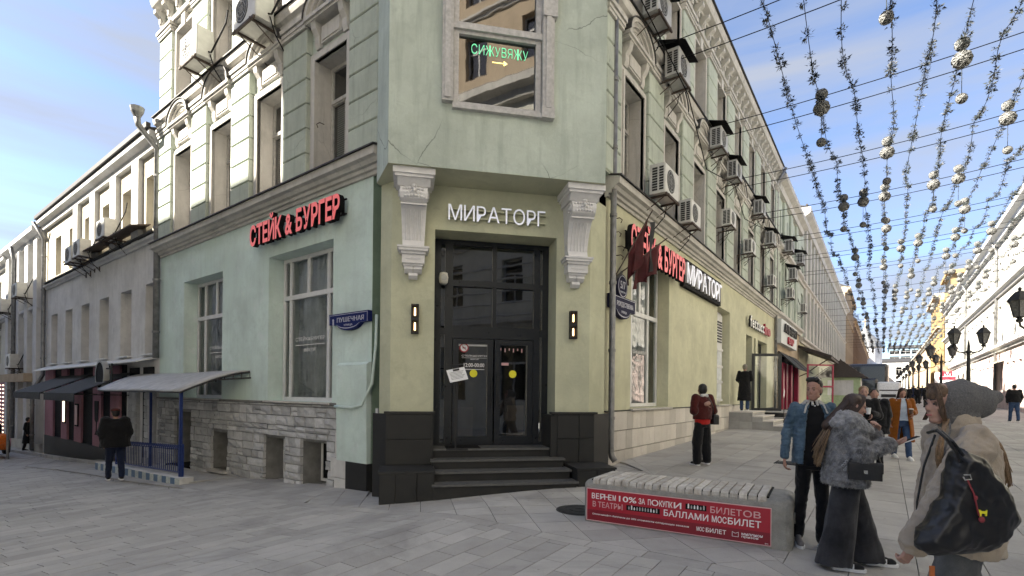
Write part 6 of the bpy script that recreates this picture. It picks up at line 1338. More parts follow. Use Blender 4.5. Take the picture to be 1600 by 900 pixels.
# ------------------------------------------------------------------ people
def V(*a): return Vector(a)
def hand(mb, w_, d, pn, curl=.5, L=.185, side=1, spread=.0):
    """w_ wrist, d direction of the hand, pn direction the palm faces"""
    d = Vector(d).normalized(); pn = Vector(pn); pn = (pn - d * pn.dot(d)).normalized(); ac = d.cross(pn).normalized() * side; w_ = Vector(w_)
    for q in (-1, -.33, .33, 1): mb.cap(w_ + ac * .012 * q, w_ + d * L * .46 + ac * .029 * q, .015, .0125, 8)
    for i, (q, ln) in enumerate(((1.05, .38), (.36, .43), (-.34, .40), (-1.02, .31))):
        b = w_ + d * L * .47 + ac * .029 * q; l1, l2, l3 = L * ln * .45, L * ln * .32, L * ln * .25; p = b; a = .15
        for l_, r0, r1, bend in ((l1, .0105, .0095, curl * .9), (l2, .0095, .0085, curl * 1.1), (l3, .0085, .007, curl * .7)):
            a += bend; dd = (d * math.cos(a) + pn * math.sin(a) + ac * spread * q).normalized(); e = p + dd * l_; mb.cap(p, e, r0, r1, 7); p = e
    tb = w_ + d * L * .14 + ac * .026; t1 = tb + (d * .55 + ac * .75 + pn * .35).normalized() * L * .24; t2 = t1 + (d * .85 + ac * .25 + pn * .45).normalized() * L * .19
    mb.cap(tb, t1, .015, .0115, 8); mb.cap(t1, t2, .011, .0085, 8)
def head_geo(mb, c, yaw, s=1.0, pitch=0):
    """skull, jaw, nose, brow, lips, chin and ears; c = centre of the head; looks along +y turned by yaw"""
    T = Matrix.Translation(c) @ Matrix.Rotation(yaw, 4, 'Z') @ Matrix.Rotation(pitch, 4, 'X'); n0 = len(mb.v)
    mb.ball((0, -.012, .028), .073 * s, .092 * s, .088 * s, 16, 11); mb.ball((0, .022, -.022), .060 * s, .066 * s, .088 * s, 14, 10); mb.ball((0, .050, -.083), .030 * s, .030 * s, .026 * s)
    for sx in (-1, 1):
        mb.ball((sx * .034, .050, -.022), .028, .030, .030, 10, 7); mb.cap((sx * .045, .0, -.062), (sx * .020, .050, -.088), .022, .018, 8)
        mb.cap((sx * .014, .083, .020), (sx * .040, .070, .022), .0085, .007, 8); mb.ball((sx * .074, -.012, -.008), .010, .019, .031, 8, 7)
        mb.ball((sx * .011, .090, -.032), .0075, .010, .007, 7, 5)
    mb.cap((0, .080, .014), (0, .100, -.024), .0075, .0105, 8); mb.cap((-.017, .080, -.055), (.017, .080, -.055), .0065, .0065, 7); mb.cap((-.014, .080, -.065), (.014, .080, -.065), .0075, .0075, 7)
    mb.xform(T, n0); return T
def face_marks(root, T, eyes=True, lips='lips'):
    mb = MB(); mb.smooth = True
    for sx in (-1, 1): mb.ball((sx * .030, .0775, .002), .0125, .006, .0062, 10, 7)
    mb.xform(T); mb.obj('eye', 'eye_dark', root)
    mb = MB()
    for sx in (-1, 1): mb.cap((sx * .016, .092, .024), (sx * .044, .079, .026), .0040, .0022, 6)
    mb.xform(T); mb.obj('eyebrow', 'hair_black', root)
    mb = MB(); mb.smooth = True; mb.cap((-.018, .0865, -.060), (.018, .0865, -.060), .0045, .0045, 7); mb.xform(T); mb.obj('lips', lips, root)
def shoe(root, heel, fwd, mat='soft_black', sole='sole_white', L=.27, z=0, stripes=None, name='shoe'):
    heel = Vector(heel); f = Vector((fwd[0], fwd[1], 0)).normalized(); sd = Vector((f.y, -f.x, 0)); M4 = Matrix(((sd.x, f.x, 0, heel.x), (sd.y, f.y, 0, heel.y), (0, 0, 1, heel.z), (0, 0, 0, 1)))
    mb = MB(); mb.cap((0, .035, .055), (0, .06, .10), .038, .040, 10); mb.cap((0, .04, .05), (0, L - .06, .042), .040, .034, 10, 1.08); mb.cap((.006, L - .08, .038), (.0, L - .045, .036), .042, .030, 10); mb.cap((0, .08, .085), (0, .17, .055), .032, .028, 10); mb.xform(M4)
    so = skinobj(name, mb, mat, root, .008, 3)
    out = [(-.036, 0), (-.040, .05), (-.036, .13), (-.048, .19), (-.040, .245), (-.012, L), (.014, L), (.040, .25), (.049, .19), (.038, .13), (.041, .05), (.034, 0), (0, -.012)]; n = len(out)
    mb = MB(); mb.add([(x, y, 0) for x, y in out] + [(x, y, .026) for x, y in out], [tuple(range(n - 1, -1, -1)), tuple(range(n, 2 * n))] + [(i, (i + 1) % n, n + (i + 1) % n, n + i) for i in range(n)]); mb.xform(M4); put('sole', mb.mesh('sole', [sole], True), so)
    if stripes:
        mb = MB()
        for q in range(3):
            for sx in (-1, 1): y = .10 + q * .026; mb.box(sx * .036, sx * .047, y, y + .012, .028, .072)
        mb.xform(M4); put('stripe', mb.mesh('stripe', [stripes]), so)
    return so
def strands(name, mat, root, curves, r=.005, taper=.4, seg=4):
    mb = MB(); mb.smooth = True
    for c in curves: n = len(c); mb.tube(c, [r * (1 - (1 - taper) * i / (n - 1)) for i in range(n)], seg)
    return mb.obj(name, mat, root)
def bez(pts, n=9):
    pts = [Vector(p) for p in pts]; out = []
    for i in range(n):
        t = i / (n - 1); q = pts[:]
        while len(q) > 1: q = [q[j].lerp(q[j + 1], t) for j in range(len(q) - 1)]
        out.append(q[0])
    return out
def person(label, x, y, yaw, z=None, group=None): return thing('person', label, 'person', (x, y, gz(x, y) if z is None else z), yaw, group)
def face_dir(dx, dy): return math.atan2(-dx, dy)           # yaw that turns local +y to the given ground direction
def legs_geo(mb, hip, knee, ankle, r=(.095, .065, .05), hipz=.93):
    for sx in (-1, 1):
        h = Vector(hip[0 if sx < 0 else 1]); k_ = Vector(knee[0 if sx < 0 else 1]); a = Vector(ankle[0 if sx < 0 else 1]); mb.cap(h, k_, r[0], r[1], 12); mb.cap(k_, a, r[1] * .98, r[2], 12)

def body_mesh(root, hc, yaw, arms, hands, hips=None, voxel=.0075, mat='skin', s=1.0, pitch=0, neck=None):
    """one continuous body: head, neck, torso, arms, hands and legs"""
    mb = MB(); T = head_geo(mb, hc, yaw, s, pitch); nk = neck or (0, -.01, hc[2] - .20)
    mb.cap(V(hc[0], hc[1] - .025, hc[2] - .06), nk, .045, .052, 12)
    mb.rings([((0, 0, nk[2] - .02), .05, .045), ((0, 0, nk[2] - .10), .12, .06), ((0, 0, 1.2), .12, .075), ((0, 0, 1.1), .11, .075), ((0, 0, .98), .12, .08), ((0, 0, .88), .12, .08)], 16)
    for (sh, el, wr) in arms: mb.cap(sh, el, .045, .036, 10); mb.cap(el, wr, .036, .022, 10)
    for h in hands: hand(mb, *h)
    hp = hips or [((-.09, 0, .90), (-.10, 0, .5), (-.10, 0, .1)), ((.09, 0, .90), (.10, 0, .5), (.10, 0, .1))]
    for a, b, c in hp: mb.cap(a, b, .075, .05, 10); mb.cap(b, c, .05, .035, 10)
    skinobj('body', mb, mat, root, voxel, 2); return T

# --- woman in a grey fur jacket looking at her phone
px_, py_ = ray(1322, 620)[0] * 4.87, 4.87
P1 = person('woman in shaggy grey fur jacket and wide black jeans, looking down at her phone', px_, py_, face_dir(.97, -.24))
hc = V(0, .075, 1.515); arms = [((-.165, .0, 1.33), (-.21, .10, 1.10), (-.085, .30, 1.27)), ((.175, 0, 1.33), (.235, .06, 1.09), (.17, .30, 1.19))]
T = body_mesh(P1, hc, 0, arms, [((-.085, .30, 1.27), (.35, -.10, .75), (.2, -.9, .1), .55, .17, -1), ((.17, .31, 1.19), (-.15, .95, .02), (-.35, 0, .85), .45, .17, 1)], voxel=.0055, mat='skin_pale', pitch=R(-16), neck=(0, .0, 1.32)); face_marks(P1, T)
mb = MB(); mb.rings([((0, .0, .78), .245, .185), ((0, .0, .84), .25, .19), ((0, 0, .95), .235, .185), ((0, .0, 1.08), .215, .175), ((0, .0, 1.22), .215, .17), ((0, .0, 1.33), .195, .14), ((0, .01, 1.40), .12, .10)], 24)
for sh, el, wr in ((arms[0]), (arms[1])):
    sh, el, wr = V(*sh), V(*el), V(*wr); mb.cap(sh, el, .088, .095, 14); mb.cap(el, el.lerp(wr, .88), .095, .072, 14)
f1, f2 = lump(3, .016, 9, True), lump(5, .008, 30)
jk = skinobj('fur_jacket', mb, 'fur', P1, .009, 4, lambda p: f1(p) + f2(p))
mb = MB(); 
for q in range(13): a = R(-118 + q * 22.5); mb.cap((.085 * math.sin(a), .02 + .075 * math.cos(a), 1.445 - .02 * math.cos(a)), (.185 * math.sin(a), .02 + .17 * math.cos(a), 1.325 - .035 * math.cos(a)), .034, .042, 9)
for q in range(16): a = R(q * 22.5); mb.cap((.09 * math.sin(a), .01 + .08 * math.cos(a), 1.40), (.13 * math.sin(a), .01 + .11 * math.cos(a), 1.36), .03, .03, 8)
f3 = lump(8, .008, 24); col_ = skinobj('fur_collar', mb, 'fur_light', P1, .010, 4, f3)
def furry(src, n, L_, mat, root, down=.8):
    me = src.data; mb = MB(); pl = me.polygons; N_ = len(pl)
    for q in range(n):
        p = pl[rnd.randrange(N_)]; c = p.center; nn = p.normal; d = (nn * .55 + Vector((rnd.gauss(0, .35), rnd.gauss(0, .35), -down + rnd.gauss(0, .3)))).normalized(); e = d.cross(nn)
        e = (e.normalized() if e.length > .01 else Vector((1, 0, 0))) * .0022; l = L_ * rnd.uniform(.6, 1.3); c = c - nn * .002; mb.m = 0 if rnd.random() < .6 else 1; mb.add([c - e, c + e, c + d * l], [(0, 1, 2)])
    tag(mb.obj('fur', [mat, 'fur_light'], root), kind='stuff')
furry(jk, 15000, .020, 'fur', P1); furry(col_, 5000, .018, 'fur_light', P1)
# wide jeans
mb = MB()
mb.rings([((0, 0, .93), .15, .11), ((0, .0, .85), .165, .12), ((0, 0, .76), .165, .12)], 18)
mb.rings([((-.085, .03, .84), .09, .115), ((-.10, .10, .6), .115, .125), ((-.105, .17, .3), .13, .14), ((-.11, .23, .035), .135, .165)], 18)
mb.rings([((.085, -.01, .84), .09, .115), ((.10, -.05, .6), .115, .12), ((.11, -.09, .3), .13, .135), ((.115, -.13, .035), .135, .155)], 18)
f4 = lump(12, .012, 7, True, (1, 1, .35)); skinobj('jeans', mb, 'washed_black', P1, .011, 4, f4)
shoe(P1, (-.12, .22, .0), (.1, 1), 'soft_black', 'sole_white', .27, stripes='sole_white'); shoe(P1, (.12, -.14, .0), (.15, 1), 'soft_black', 'sole_white', .27, stripes='sole_white')
# long hair falling down her back
mb = MB(); Th = T; mb.ball((0, -.028, .034), .083, .088, .086, 16, 10); mb.ball((0, -.062, -.02), .072, .055, .085, 14, 9); mb.xform(Th); mb.cap(Th @ V(0, -.07, -.03), V(0, -.16, 1.33), .070, .050, 12); skinobj('hair', mb, 'hair_brown', P1, .008, 3, lump(2, .003, 60, False, (1, 1, .15)))
cv = []
for q in range(170):
    a = rnd.uniform(-1, 1); s0 = Th @ V(a * .066, -.03 + rnd.uniform(-.05, .035), .085 + rnd.uniform(-.03, .012) - abs(a) * .03); m1 = Th @ V(a * .085, -.095 + rnd.uniform(-.01, .02), -.02)
    e = V(a * .07 + rnd.gauss(0, .008), -.225 + rnd.gauss(0, .013), 1.03 + rnd.uniform(-.05, .14)); cv.append(bez([s0, m1, V(a * .085, -.16, 1.36), V(a * .08, -.205, 1.2), e], 9))
strands('hair_strands', 'hair_brown', P1, cv, .0048); strands('hair_ends', 'hair_tips', P1, [bez([c[5], c[7], c[8], c[8] + V(rnd.gauss(0, .008), -.02, -.05)], 6) for c in cv[:110]], .005)
cv = [bez([Th @ V(sx * .02, .02, .122), Th @ V(sx * .078, .045, .07), Th @ V(sx * .088, .018, -.03), V(sx * .10, .03, 1.36)], 7) for sx in (-1, 1) for q in range(1)]
cv = []
for sx in (-1, 1):
    for q in range(26): j = q / 26; cv.append(bez([Th @ V(sx * .012, .050 - j * .08, .119), Th @ V(sx * (.075 + .008 * rnd.random()), .055 - j * .09, .075), Th @ V(sx * .086, .020 - j * .07, -.02), V(sx * .095, .0 - j * .07, 1.38)], 7))
strands('hair_strands', 'hair_brown', P1, cv, .0055)
fw = Matrix.Translation(P1.location) @ Matrix.Rotation(P1.rotation_euler.z, 4, 'Z')
p = fw @ V(.125, .475, 1.225); t = thing('smartphone', 'phone with a pale back held by the woman in grey fur', 'phone', p, P1.rotation_euler.z); mb = MB(); mb.box(-.038, .038, -.078, .078, -.004, .004); mb.m = 1; mb.box(-.034, .034, -.072, .072, .004, .0055); mb.xform(Matrix.Rotation(R(24), 4, 'X')); mb.obj('case', ['white_pvc', 'matt_black'], t)
p = fw @ V(.245, .07, .86); t = thing('handbag', 'small black flap handbag with a silver clasp at the hip of the fur jacket', 'bag', p, P1.rotation_euler.z + R(78)); bmobj(bevbox(-.13, .13, -.045, .045, 0, .155, .018, 2), 'body', 'black_leather', t); bmobj(bevbox(-.135, .135, -.052, .0, .065, .16, .014, 2), 'flap', 'black_leather', t)
mb = MB(); mb.box(-.014, .014, -.06, -.052, .06, .09); mb.obj('clasp', 'steel', t); mb = MB(); [mb.lathe([(.008, -.003), (.012, 0), (.008, .003), (.008, -.003)], (-.14 - .014 * (q % 3), -.02, .16 - .02 * q), 8, 'y') for q in range(5)]; mb.obj('chain', 'steel', t)
mb = MB(); mb.tube([(-.12, 0, .15), (-.07, .0, .26), (.02, .02, .30), (.09, .0, .24), (.12, 0, .15)], .008, 6); mb.obj('handle', 'black_leather', t)

# --- man in a denim jacket
px_, py_ = ray(1270, 620)[0] * 5.42, 5.42
P2 = person('young man in blue denim jacket with white fleece collar over black clothes', px_, py_, face_dir(-.25, -.97)); 
hc = V(.0, .04, 1.655); yawh = R(-38)
arms = [((-.19, 0, 1.46), (-.23, .02, 1.17), (-.215, .13, .94)), ((.19, 0, 1.46), (.27, -.03, 1.18), (.31, .06, .94))]
T = body_mesh(P2, hc, yawh, arms, [((-.215, .13, .94), (-.02, .10, -1), (1, .1, 0), .5, .19, 1), ((.31, .06, .94), (.02, .12, -1), (-1, .1, 0), .55, .19, -1)], voxel=.006, mat='skin', s=1.04, neck=(0, -.02, 1.45), hips=[((-.085, 0, .88), (-.10, .035, .5), (-.095, .03, .10)), ((.085, 0, .88), (.10, -.04, .5), (.11, -.10, .11))]); face_marks(P2, T, lips='skin'); P2.scale = (.90, .92, 1.0)
mb = MB(); mb.rings([((0, .01, .86), .165, .125), ((0, .01, .98), .165, .125), ((0, .0, 1.15), .17, .125), ((0, .0, 1.3), .185, .13), ((0, 0, 1.42), .19, .115), ((0, -.01, 1.50), .10, .085), ((0, -.01, 1.54), .066, .064)], 22); sh_ = skinobj('shirt', mb, 'black_cloth', P2, .009, 3, lump(21, .006, 9, True))
mb = MB(); mb.ball((0, .076, 1.49), .010, .006, .010, 8, 6); mb.obj('pendant', 'sole_white', P2)
# open jacket: two fronts and a back, as a shell
mb = MB(); N_ = 26
def jr(z, rx, ry, gap0, gap1, th=.03):
    return z, rx, ry, gap0, gap1, th
rows_ = [(.88, .215, .165), (.95, .215, .165), (1.1, .205, .16), (1.25, .21, .158), (1.38, .215, .145), (1.46, .195, .125), (1.51, .13, .10)]
vs = []; gap = [R(40), R(39), R(36), R(33), R(28), R(25), R(24)]
for ri, (z, rx, ry) in enumerate(rows_):
    g_ = gap[ri]
    for i in range(N_ + 1):
        a = math.pi / 2 + g_ + (2 * math.pi - 2 * g_) * i / N_
        for k_ in (1, .86): vs.append((rx * k_ * math.cos(a), ry * k_ * math.sin(a), z))
fs = []; rw = 2 * (N_ + 1)
for r_ in range(len(rows_) - 1):
    for i in range(N_):
        a = r_ * rw + 2 * i; fs += [(a, a + 2, a + 2 + rw, a + rw), (a + 1, a + 1 + rw, a + 3 + rw, a + 3)]
    a = r_ * rw; fs.append((a, a + rw, a + rw + 1, a + 1)); a += 2 * N_; fs.append((a + 1, a + rw + 1, a + rw, a))
for i in range(N_): a = 2 * i; fs.append((a, a + 1, a + 3, a + 2)); a += (len(rows_) - 1) * rw; fs.append((a + 2, a + 3, a + 1, a))
mb.add(vs, fs)
for sh, el, wr in arms: sh, el, wr = V(*sh), V(*el), V(*wr); mb.cap(sh, el, .070, .060, 12); mb.cap(el, el.lerp(wr, .93), .060, .047, 12)
f5 = lump(31, .009, 11, True, (1, 1, 2.2)); jk2 = skinobj('denim_jacket', mb, 'denim', P2, .0085, 3, f5)
mb = MB(); 
for q in range(12): a = R(-150 + q * 27.3); mb.cap((.072 * math.sin(a), -.015 - .066 * math.cos(a) * -1, 1.545), (.112 * math.sin(a), -.01 + .10 * math.cos(a), 1.505), .013, .016, 8)
for sx in (-1, 1): mb.cap((sx * .085, .085, 1.505), (sx * .118, .118, 1.42), .015, .012, 8)
skinobj('fleece_collar', mb, 'sherpa', P2, .008, 2, lump(4, .004, 60))
mb = MB(); [mb.cap((sx * (.128 + .008 * q), .135, 1.33 - .11 * q + .0), (sx * (.148 + .008 * q), .13, .94 if q == 9 else 1.33 - .11 * q), .004, .004, 5) for sx in (-1,) for q in range(4)]; mb.box(-.185, -.10, .142, .152, 1.20, 1.29); mb.xform(Matrix.Identity(4)); mb.obj('pocket_flap', 'denim', P2)
mb = MB(); [mb.ball((-.115, .158 - .004 * q, 1.36 - q * .105), .007, .004, .007, 8, 5) for q in range(5)]; mb.ball((-.143, .155, 1.225), .006, .004, .006, 8, 5); mb.obj('button', 'steel', P2)
mb = MB(); mb.rings([((0, 0, .98), .15, .11), ((0, 0, .9), .165, .12), ((0, 0, .82), .16, .12)], 18); mb.cap((-.085, 0, .88), (-.10, .035, .5), .095, .072, 14); mb.cap((-.10, .035, .5), (-.095, .03, .10), .07, .058, 14); mb.cap((.085, 0, .88), (.10, -.04, .5), .095, .072, 14); mb.cap((.10, -.04, .5), (.11, -.10, .11), .07, .058, 14); skinobj('trousers', mb, 'black_cloth', P2, .009, 3, lump(41, .008, 10, True))
shoe(P2, (-.10, -.03, 0), (-.45, 1), 'shoe_grey', 'sole_white', .29); shoe(P2, (.11, -.14, 0), (.1, 1), 'shoe_grey', 'sole_white', .29)
mb = MB(); mb.ball((0, -.028, .055), .082, .090, .080, 16, 10); mb.ball((0, -.06, .0), .074, .055, .075, 14, 9); mb.cap((-.045, .040, .110), (.045, .040, .110), .028, .028, 8); mb.xform(T); skinobj('hair', mb, 'hair_black', P2, .007, 2, lump(6, .003, 70))

# --- woman in a beige jacket with a grey pointed hood, walking past close to us
HY = 3.05; px_, py_ = ray(1500, 620)[0] * HY, HY
P3 = person('woman in beige padded jacket and grey knitted pointed hood, walking past with a big bag', px_, py_, face_dir(-1.0, .10)); cz = gz(px_, py_)
hc = V(0, .12, 1.50); P3.scale = (.86, .86, 1.075); arms = [((-.20, .04, 1.29), (-.29, .27, 1.0), (-.26, .46, .77)), ((.20, 0, 1.30), (.25, -.06, 1.04), (.22, .0, .80))]
T = body_mesh(P3, hc, R(8), arms, [((-.26, .47, .76), (.05, .4, -.8), (.9, .2, .2), .9, .17, 1), ((.22, .0, .80), (0, .1, -1), (-1, 0, 0), .6, .17, -1)], hips=[((-.09, 0, .82), (-.10, .12, .47), (-.10, .02, .1)), ((.09, 0, .82), (.10, -.05, .47), (.10, -.30, .15))], voxel=.006, mat='skin_pale', neck=(0, .02, 1.30)); face_marks(P3, T)
mb = MB(); mb.rings([((0, .01, .70), .29, .215), ((0, .01, .78), .295, .215), ((0, .01, .95), .28, .205), ((0, 0, 1.12), .26, .19), ((0, -.01, 1.26), .235, .175), ((0, -.01, 1.335), .17, .13), ((0, .0, 1.385), .115, .105), ((0, .01, 1.445), .105, .10)], 28)
sh, el, wr = [V(*q) for q in arms[0]]; mb.cap(sh, el, .105, .120, 16); mb.cap(el, el.lerp(wr, .93), .120, .078, 16); sh, el, wr = [V(*q) for q in arms[1]]; mb.cap(sh, el, .10, .10, 14); mb.cap(el, wr, .10, .06, 14)
g1, g2, g3 = lump(51, .022, 5.5, True, (1, 1, 1.6)), lump(52, .007, 16, True), lump(53, .003, 45); skinobj('padded_jacket', mb, 'beige_down', P3, .0085, 5, lambda p: g1(p) + g2(p) + g3(p))
mb = MB(); mb.tube([(.03, .245, .72), (.03, .25, .95), (.02, .215, 1.15), (.01, .15, 1.33)], .007, 5); mb.obj('zip', 'ac_dark', P3)
# hood: opens forward, its point hanging back
mb = MB(); mb.ball((0, .0, 1.525), .118, .120, .115, 18, 12); mb.ball((0, .055, 1.512), .108, .105, .118, 18, 12); mb.cap((0, .07, 1.44), (0, .03, 1.42), .085, .09, 14); mb.cap((0, -.02, 1.54), (0, -.13, 1.515), .108, .090, 16); mb.cap((0, -.12, 1.515), (0, -.235, 1.545), .088, .035, 14); mb.cap((0, .02, 1.47), (0, -.01, 1.425), .118, .10, 14)
hm = remesh(mb, .008, 6, lambda p: lump(61, .006, 9, True)(p) + lump(62, .0015, 80)(p), 'hood'); hm.materials.append(M['grey_knit']); put('hood', hm, P3)
mb = MB(); mb.cap(T @ V(0, -.01, .040), T @ V(0, .028, .055), .080, .064, 14); skinobj('hair', mb, 'hair_mid', P3, .008, 3, lump(9, .003, 60))
cv = []
for q in range(60): a = rnd.uniform(-1, 1); b = rnd.random(); cv.append(bez([T @ V(a * .03, .055 + .02 * b, .115), T @ V(a * .085, .075 + .015 * b, .075), T @ V(-abs(a) * .082 - .006, .045 + .03 * b, .0), T @ V(-.085 * (1 if a < 0 else -1), .03 + .03 * b, -.09)], 7))
strands('hair_strands', 'hair_mid', P3, cv, .0048)
cv = [bez([V(-.07 + rnd.gauss(0, .01), .13, 1.42), V(-.12, .20, 1.34), V(-.15 + rnd.gauss(0, .02), .24 + rnd.gauss(0, .02), 1.24), V(-.17, .26 + rnd.gauss(0, .025), 1.20 + rnd.gauss(0, .015)), V(-.14 + rnd.gauss(0, .02), .19 + rnd.gauss(0, .02), 1.16 + rnd.gauss(0, .02))], 9) for q in range(70)]
cv += [bez([V(-.06 + rnd.gauss(0, .01), -.05, 1.40), V(-.12, -.14, 1.36), V(-.12 + rnd.gauss(0, .015), -.20 + rnd.gauss(0, .015), 1.25), V(-.12 + rnd.gauss(0, .012), -.21 + rnd.gauss(0, .015), 1.10 + rnd.gauss(0, .02))], 9) for q in range(70)]
strands('hair_lock', 'hair_blond', P3, cv, .0058)
mb = MB(); mb.tube([(-.09, .13, 1.42), (-.13, .15, 1.36), (-.14, .19, 1.26), (-.16, .22, 1.10)], .006, 5); mb.obj('hood_string', 'grey_knit', P3)
mb = MB(); mb.rings([((0, 0, .90), .16, .12), ((0, 0, .80), .175, .13), ((0, 0, .74), .17, .13)], 18); mb.rings([((-.09, .02, .80), .10, .125), ((-.10, .11, .55), .12, .13), ((-.10, .12, .3), .12, .13), ((-.10, .06, .05), .125, .14)], 16); mb.rings([((.09, -.02, .80), .10, .125), ((.10, -.07, .55), .12, .13), ((.10, -.18, .3), .12, .13), ((.10, -.30, .10), .12, .13)], 16); skinobj('jeans', mb, 'grey_denim', P3, .011, 3, lump(71, .012, 8, True))
shoe(P3, (-.1, .02, 0), (0, 1), 'black_cloth'); shoe(P3, (.1, -.34, .04), (0, 1), 'black_cloth')
# her bag
bx, bz_ = lambda u: ray(u, 800)[0], None
BYY = 2.66
def bp(u, v): X, Z = ray(u, v); return (X * BYY, EYE + Z * BYY)
bl = [bp(*q) for q in ((1503, 697), (1528, 715), (1556, 748), (1590, 806), (1590, 814), (1574, 838), (1545, 856), (1500, 866), (1462, 868), (1436, 858), (1430, 848), (1452, 820), (1475, 776), (1487, 735), (1492, 706))]
ox, oz = sum(q[0] for q in bl) / len(bl), sum(q[1] for q in bl) / len(bl)
t = thing('shoulder_bag', 'large black slouching shoulder bag with a small pale dog emblem', 'bag', (ox, BYY, oz))
mb = MB(); bl2 = [(x - ox, z - oz) for x, z in bl]; n = len(bl2)
rg = []
for yy, k_ in ((-.085, .55), (-.075, .80), (-.04, .96), (0, 1), (.04, .96), (.075, .80), (.085, .55)):
    rg.append([(x * k_, yy, z * k_ - .0) for x, z in bl2])
vs = [p for r_ in rg for p in r_]; fs = [(i * n + j, i * n + (j + 1) % n, (i + 1) * n + (j + 1) % n, (i + 1) * n + j) for i in range(6) for j in range(n)] + [tuple(range(n - 1, -1, -1)), tuple(6 * n + j for j in range(n))]
mb.add(vs, fs); b1, b2 = lump(81, .022, 5, True), lump(82, .006, 14, True); skinobj('body', mb, 'black_satin', t, .009, 2, lambda p: b1(p) * .8 + b2(p))
def lp_(u, v, dy=0): X, Z = ray(u, v); yy = BYY + dy; return (X * yy - ox, dy, EYE + Z * yy - oz)
mb = MB(); mb.tube([lp_(1450, 676, .06), lp_(1464, 672, -.02), lp_(1478, 684, -.06), lp_(1494, 706, -.06), lp_(1500, 722, -.05)], .009, 6); mb.tube([lp_(1458, 672, .10), lp_(1472, 675, .0), lp_(1488, 690, -.06), lp_(1505, 712, -.06)], .009, 6); mb.obj('strap', 'black_leather', t)
mb = MB(); mb.tube([lp_(1506, 742, -.09), lp_(1516, 742, -.095), lp_(1518, 749, -.095), lp_(1508, 750, -.095), lp_(1505, 745, -.09)], .0035, 6); mb.obj('ring', 'steel', t)
mb = MB(); mb.tube([lp_(1512, 750, -.095), lp_(1522, 772, -.10), lp_(1526, 790, -.10), lp_(1530, 806, -.10)], .004, 5); mb.ball(lp_(1525, 778, -.10), .008, .008, .012, 8, 6); mb.ball(lp_(1534, 812, -.10), .016, .01, .016, 8, 6); mb.obj('charm', 'purple_red', t)
x0, _, z0 = lp_(1509, 795, 0); mb = MB(); mb.poly([(x0 - .025, z0 + .005), (x0 - .022, z0 + .018), (x0 - .012, z0 + .016), (x0 - .010, z0 + .010), (x0 + .014, z0 + .010), (x0 + .020, z0 + .016), (x0 + .018, z0 - .014), (x0 + .012, z0 - .014), (x0 + .010, z0 - .002), (x0 - .008, z0 - .002), (x0 - .010, z0 - .016), (x0 - .016, z0 - .016), (x0 - .015, z0 + .003)], -.100, -.094); mb.obj('emblem', 'sticker_yellow', t)
mb = MB(); mb.box(lp_(1440, 872)[0] - .01, lp_(1440, 872)[0] + .012, -.07, -.06, lp_(0, 880)[2] - .02, lp_(0, 862)[2]); mb.obj('leather_tag', 'leather_tan', t)

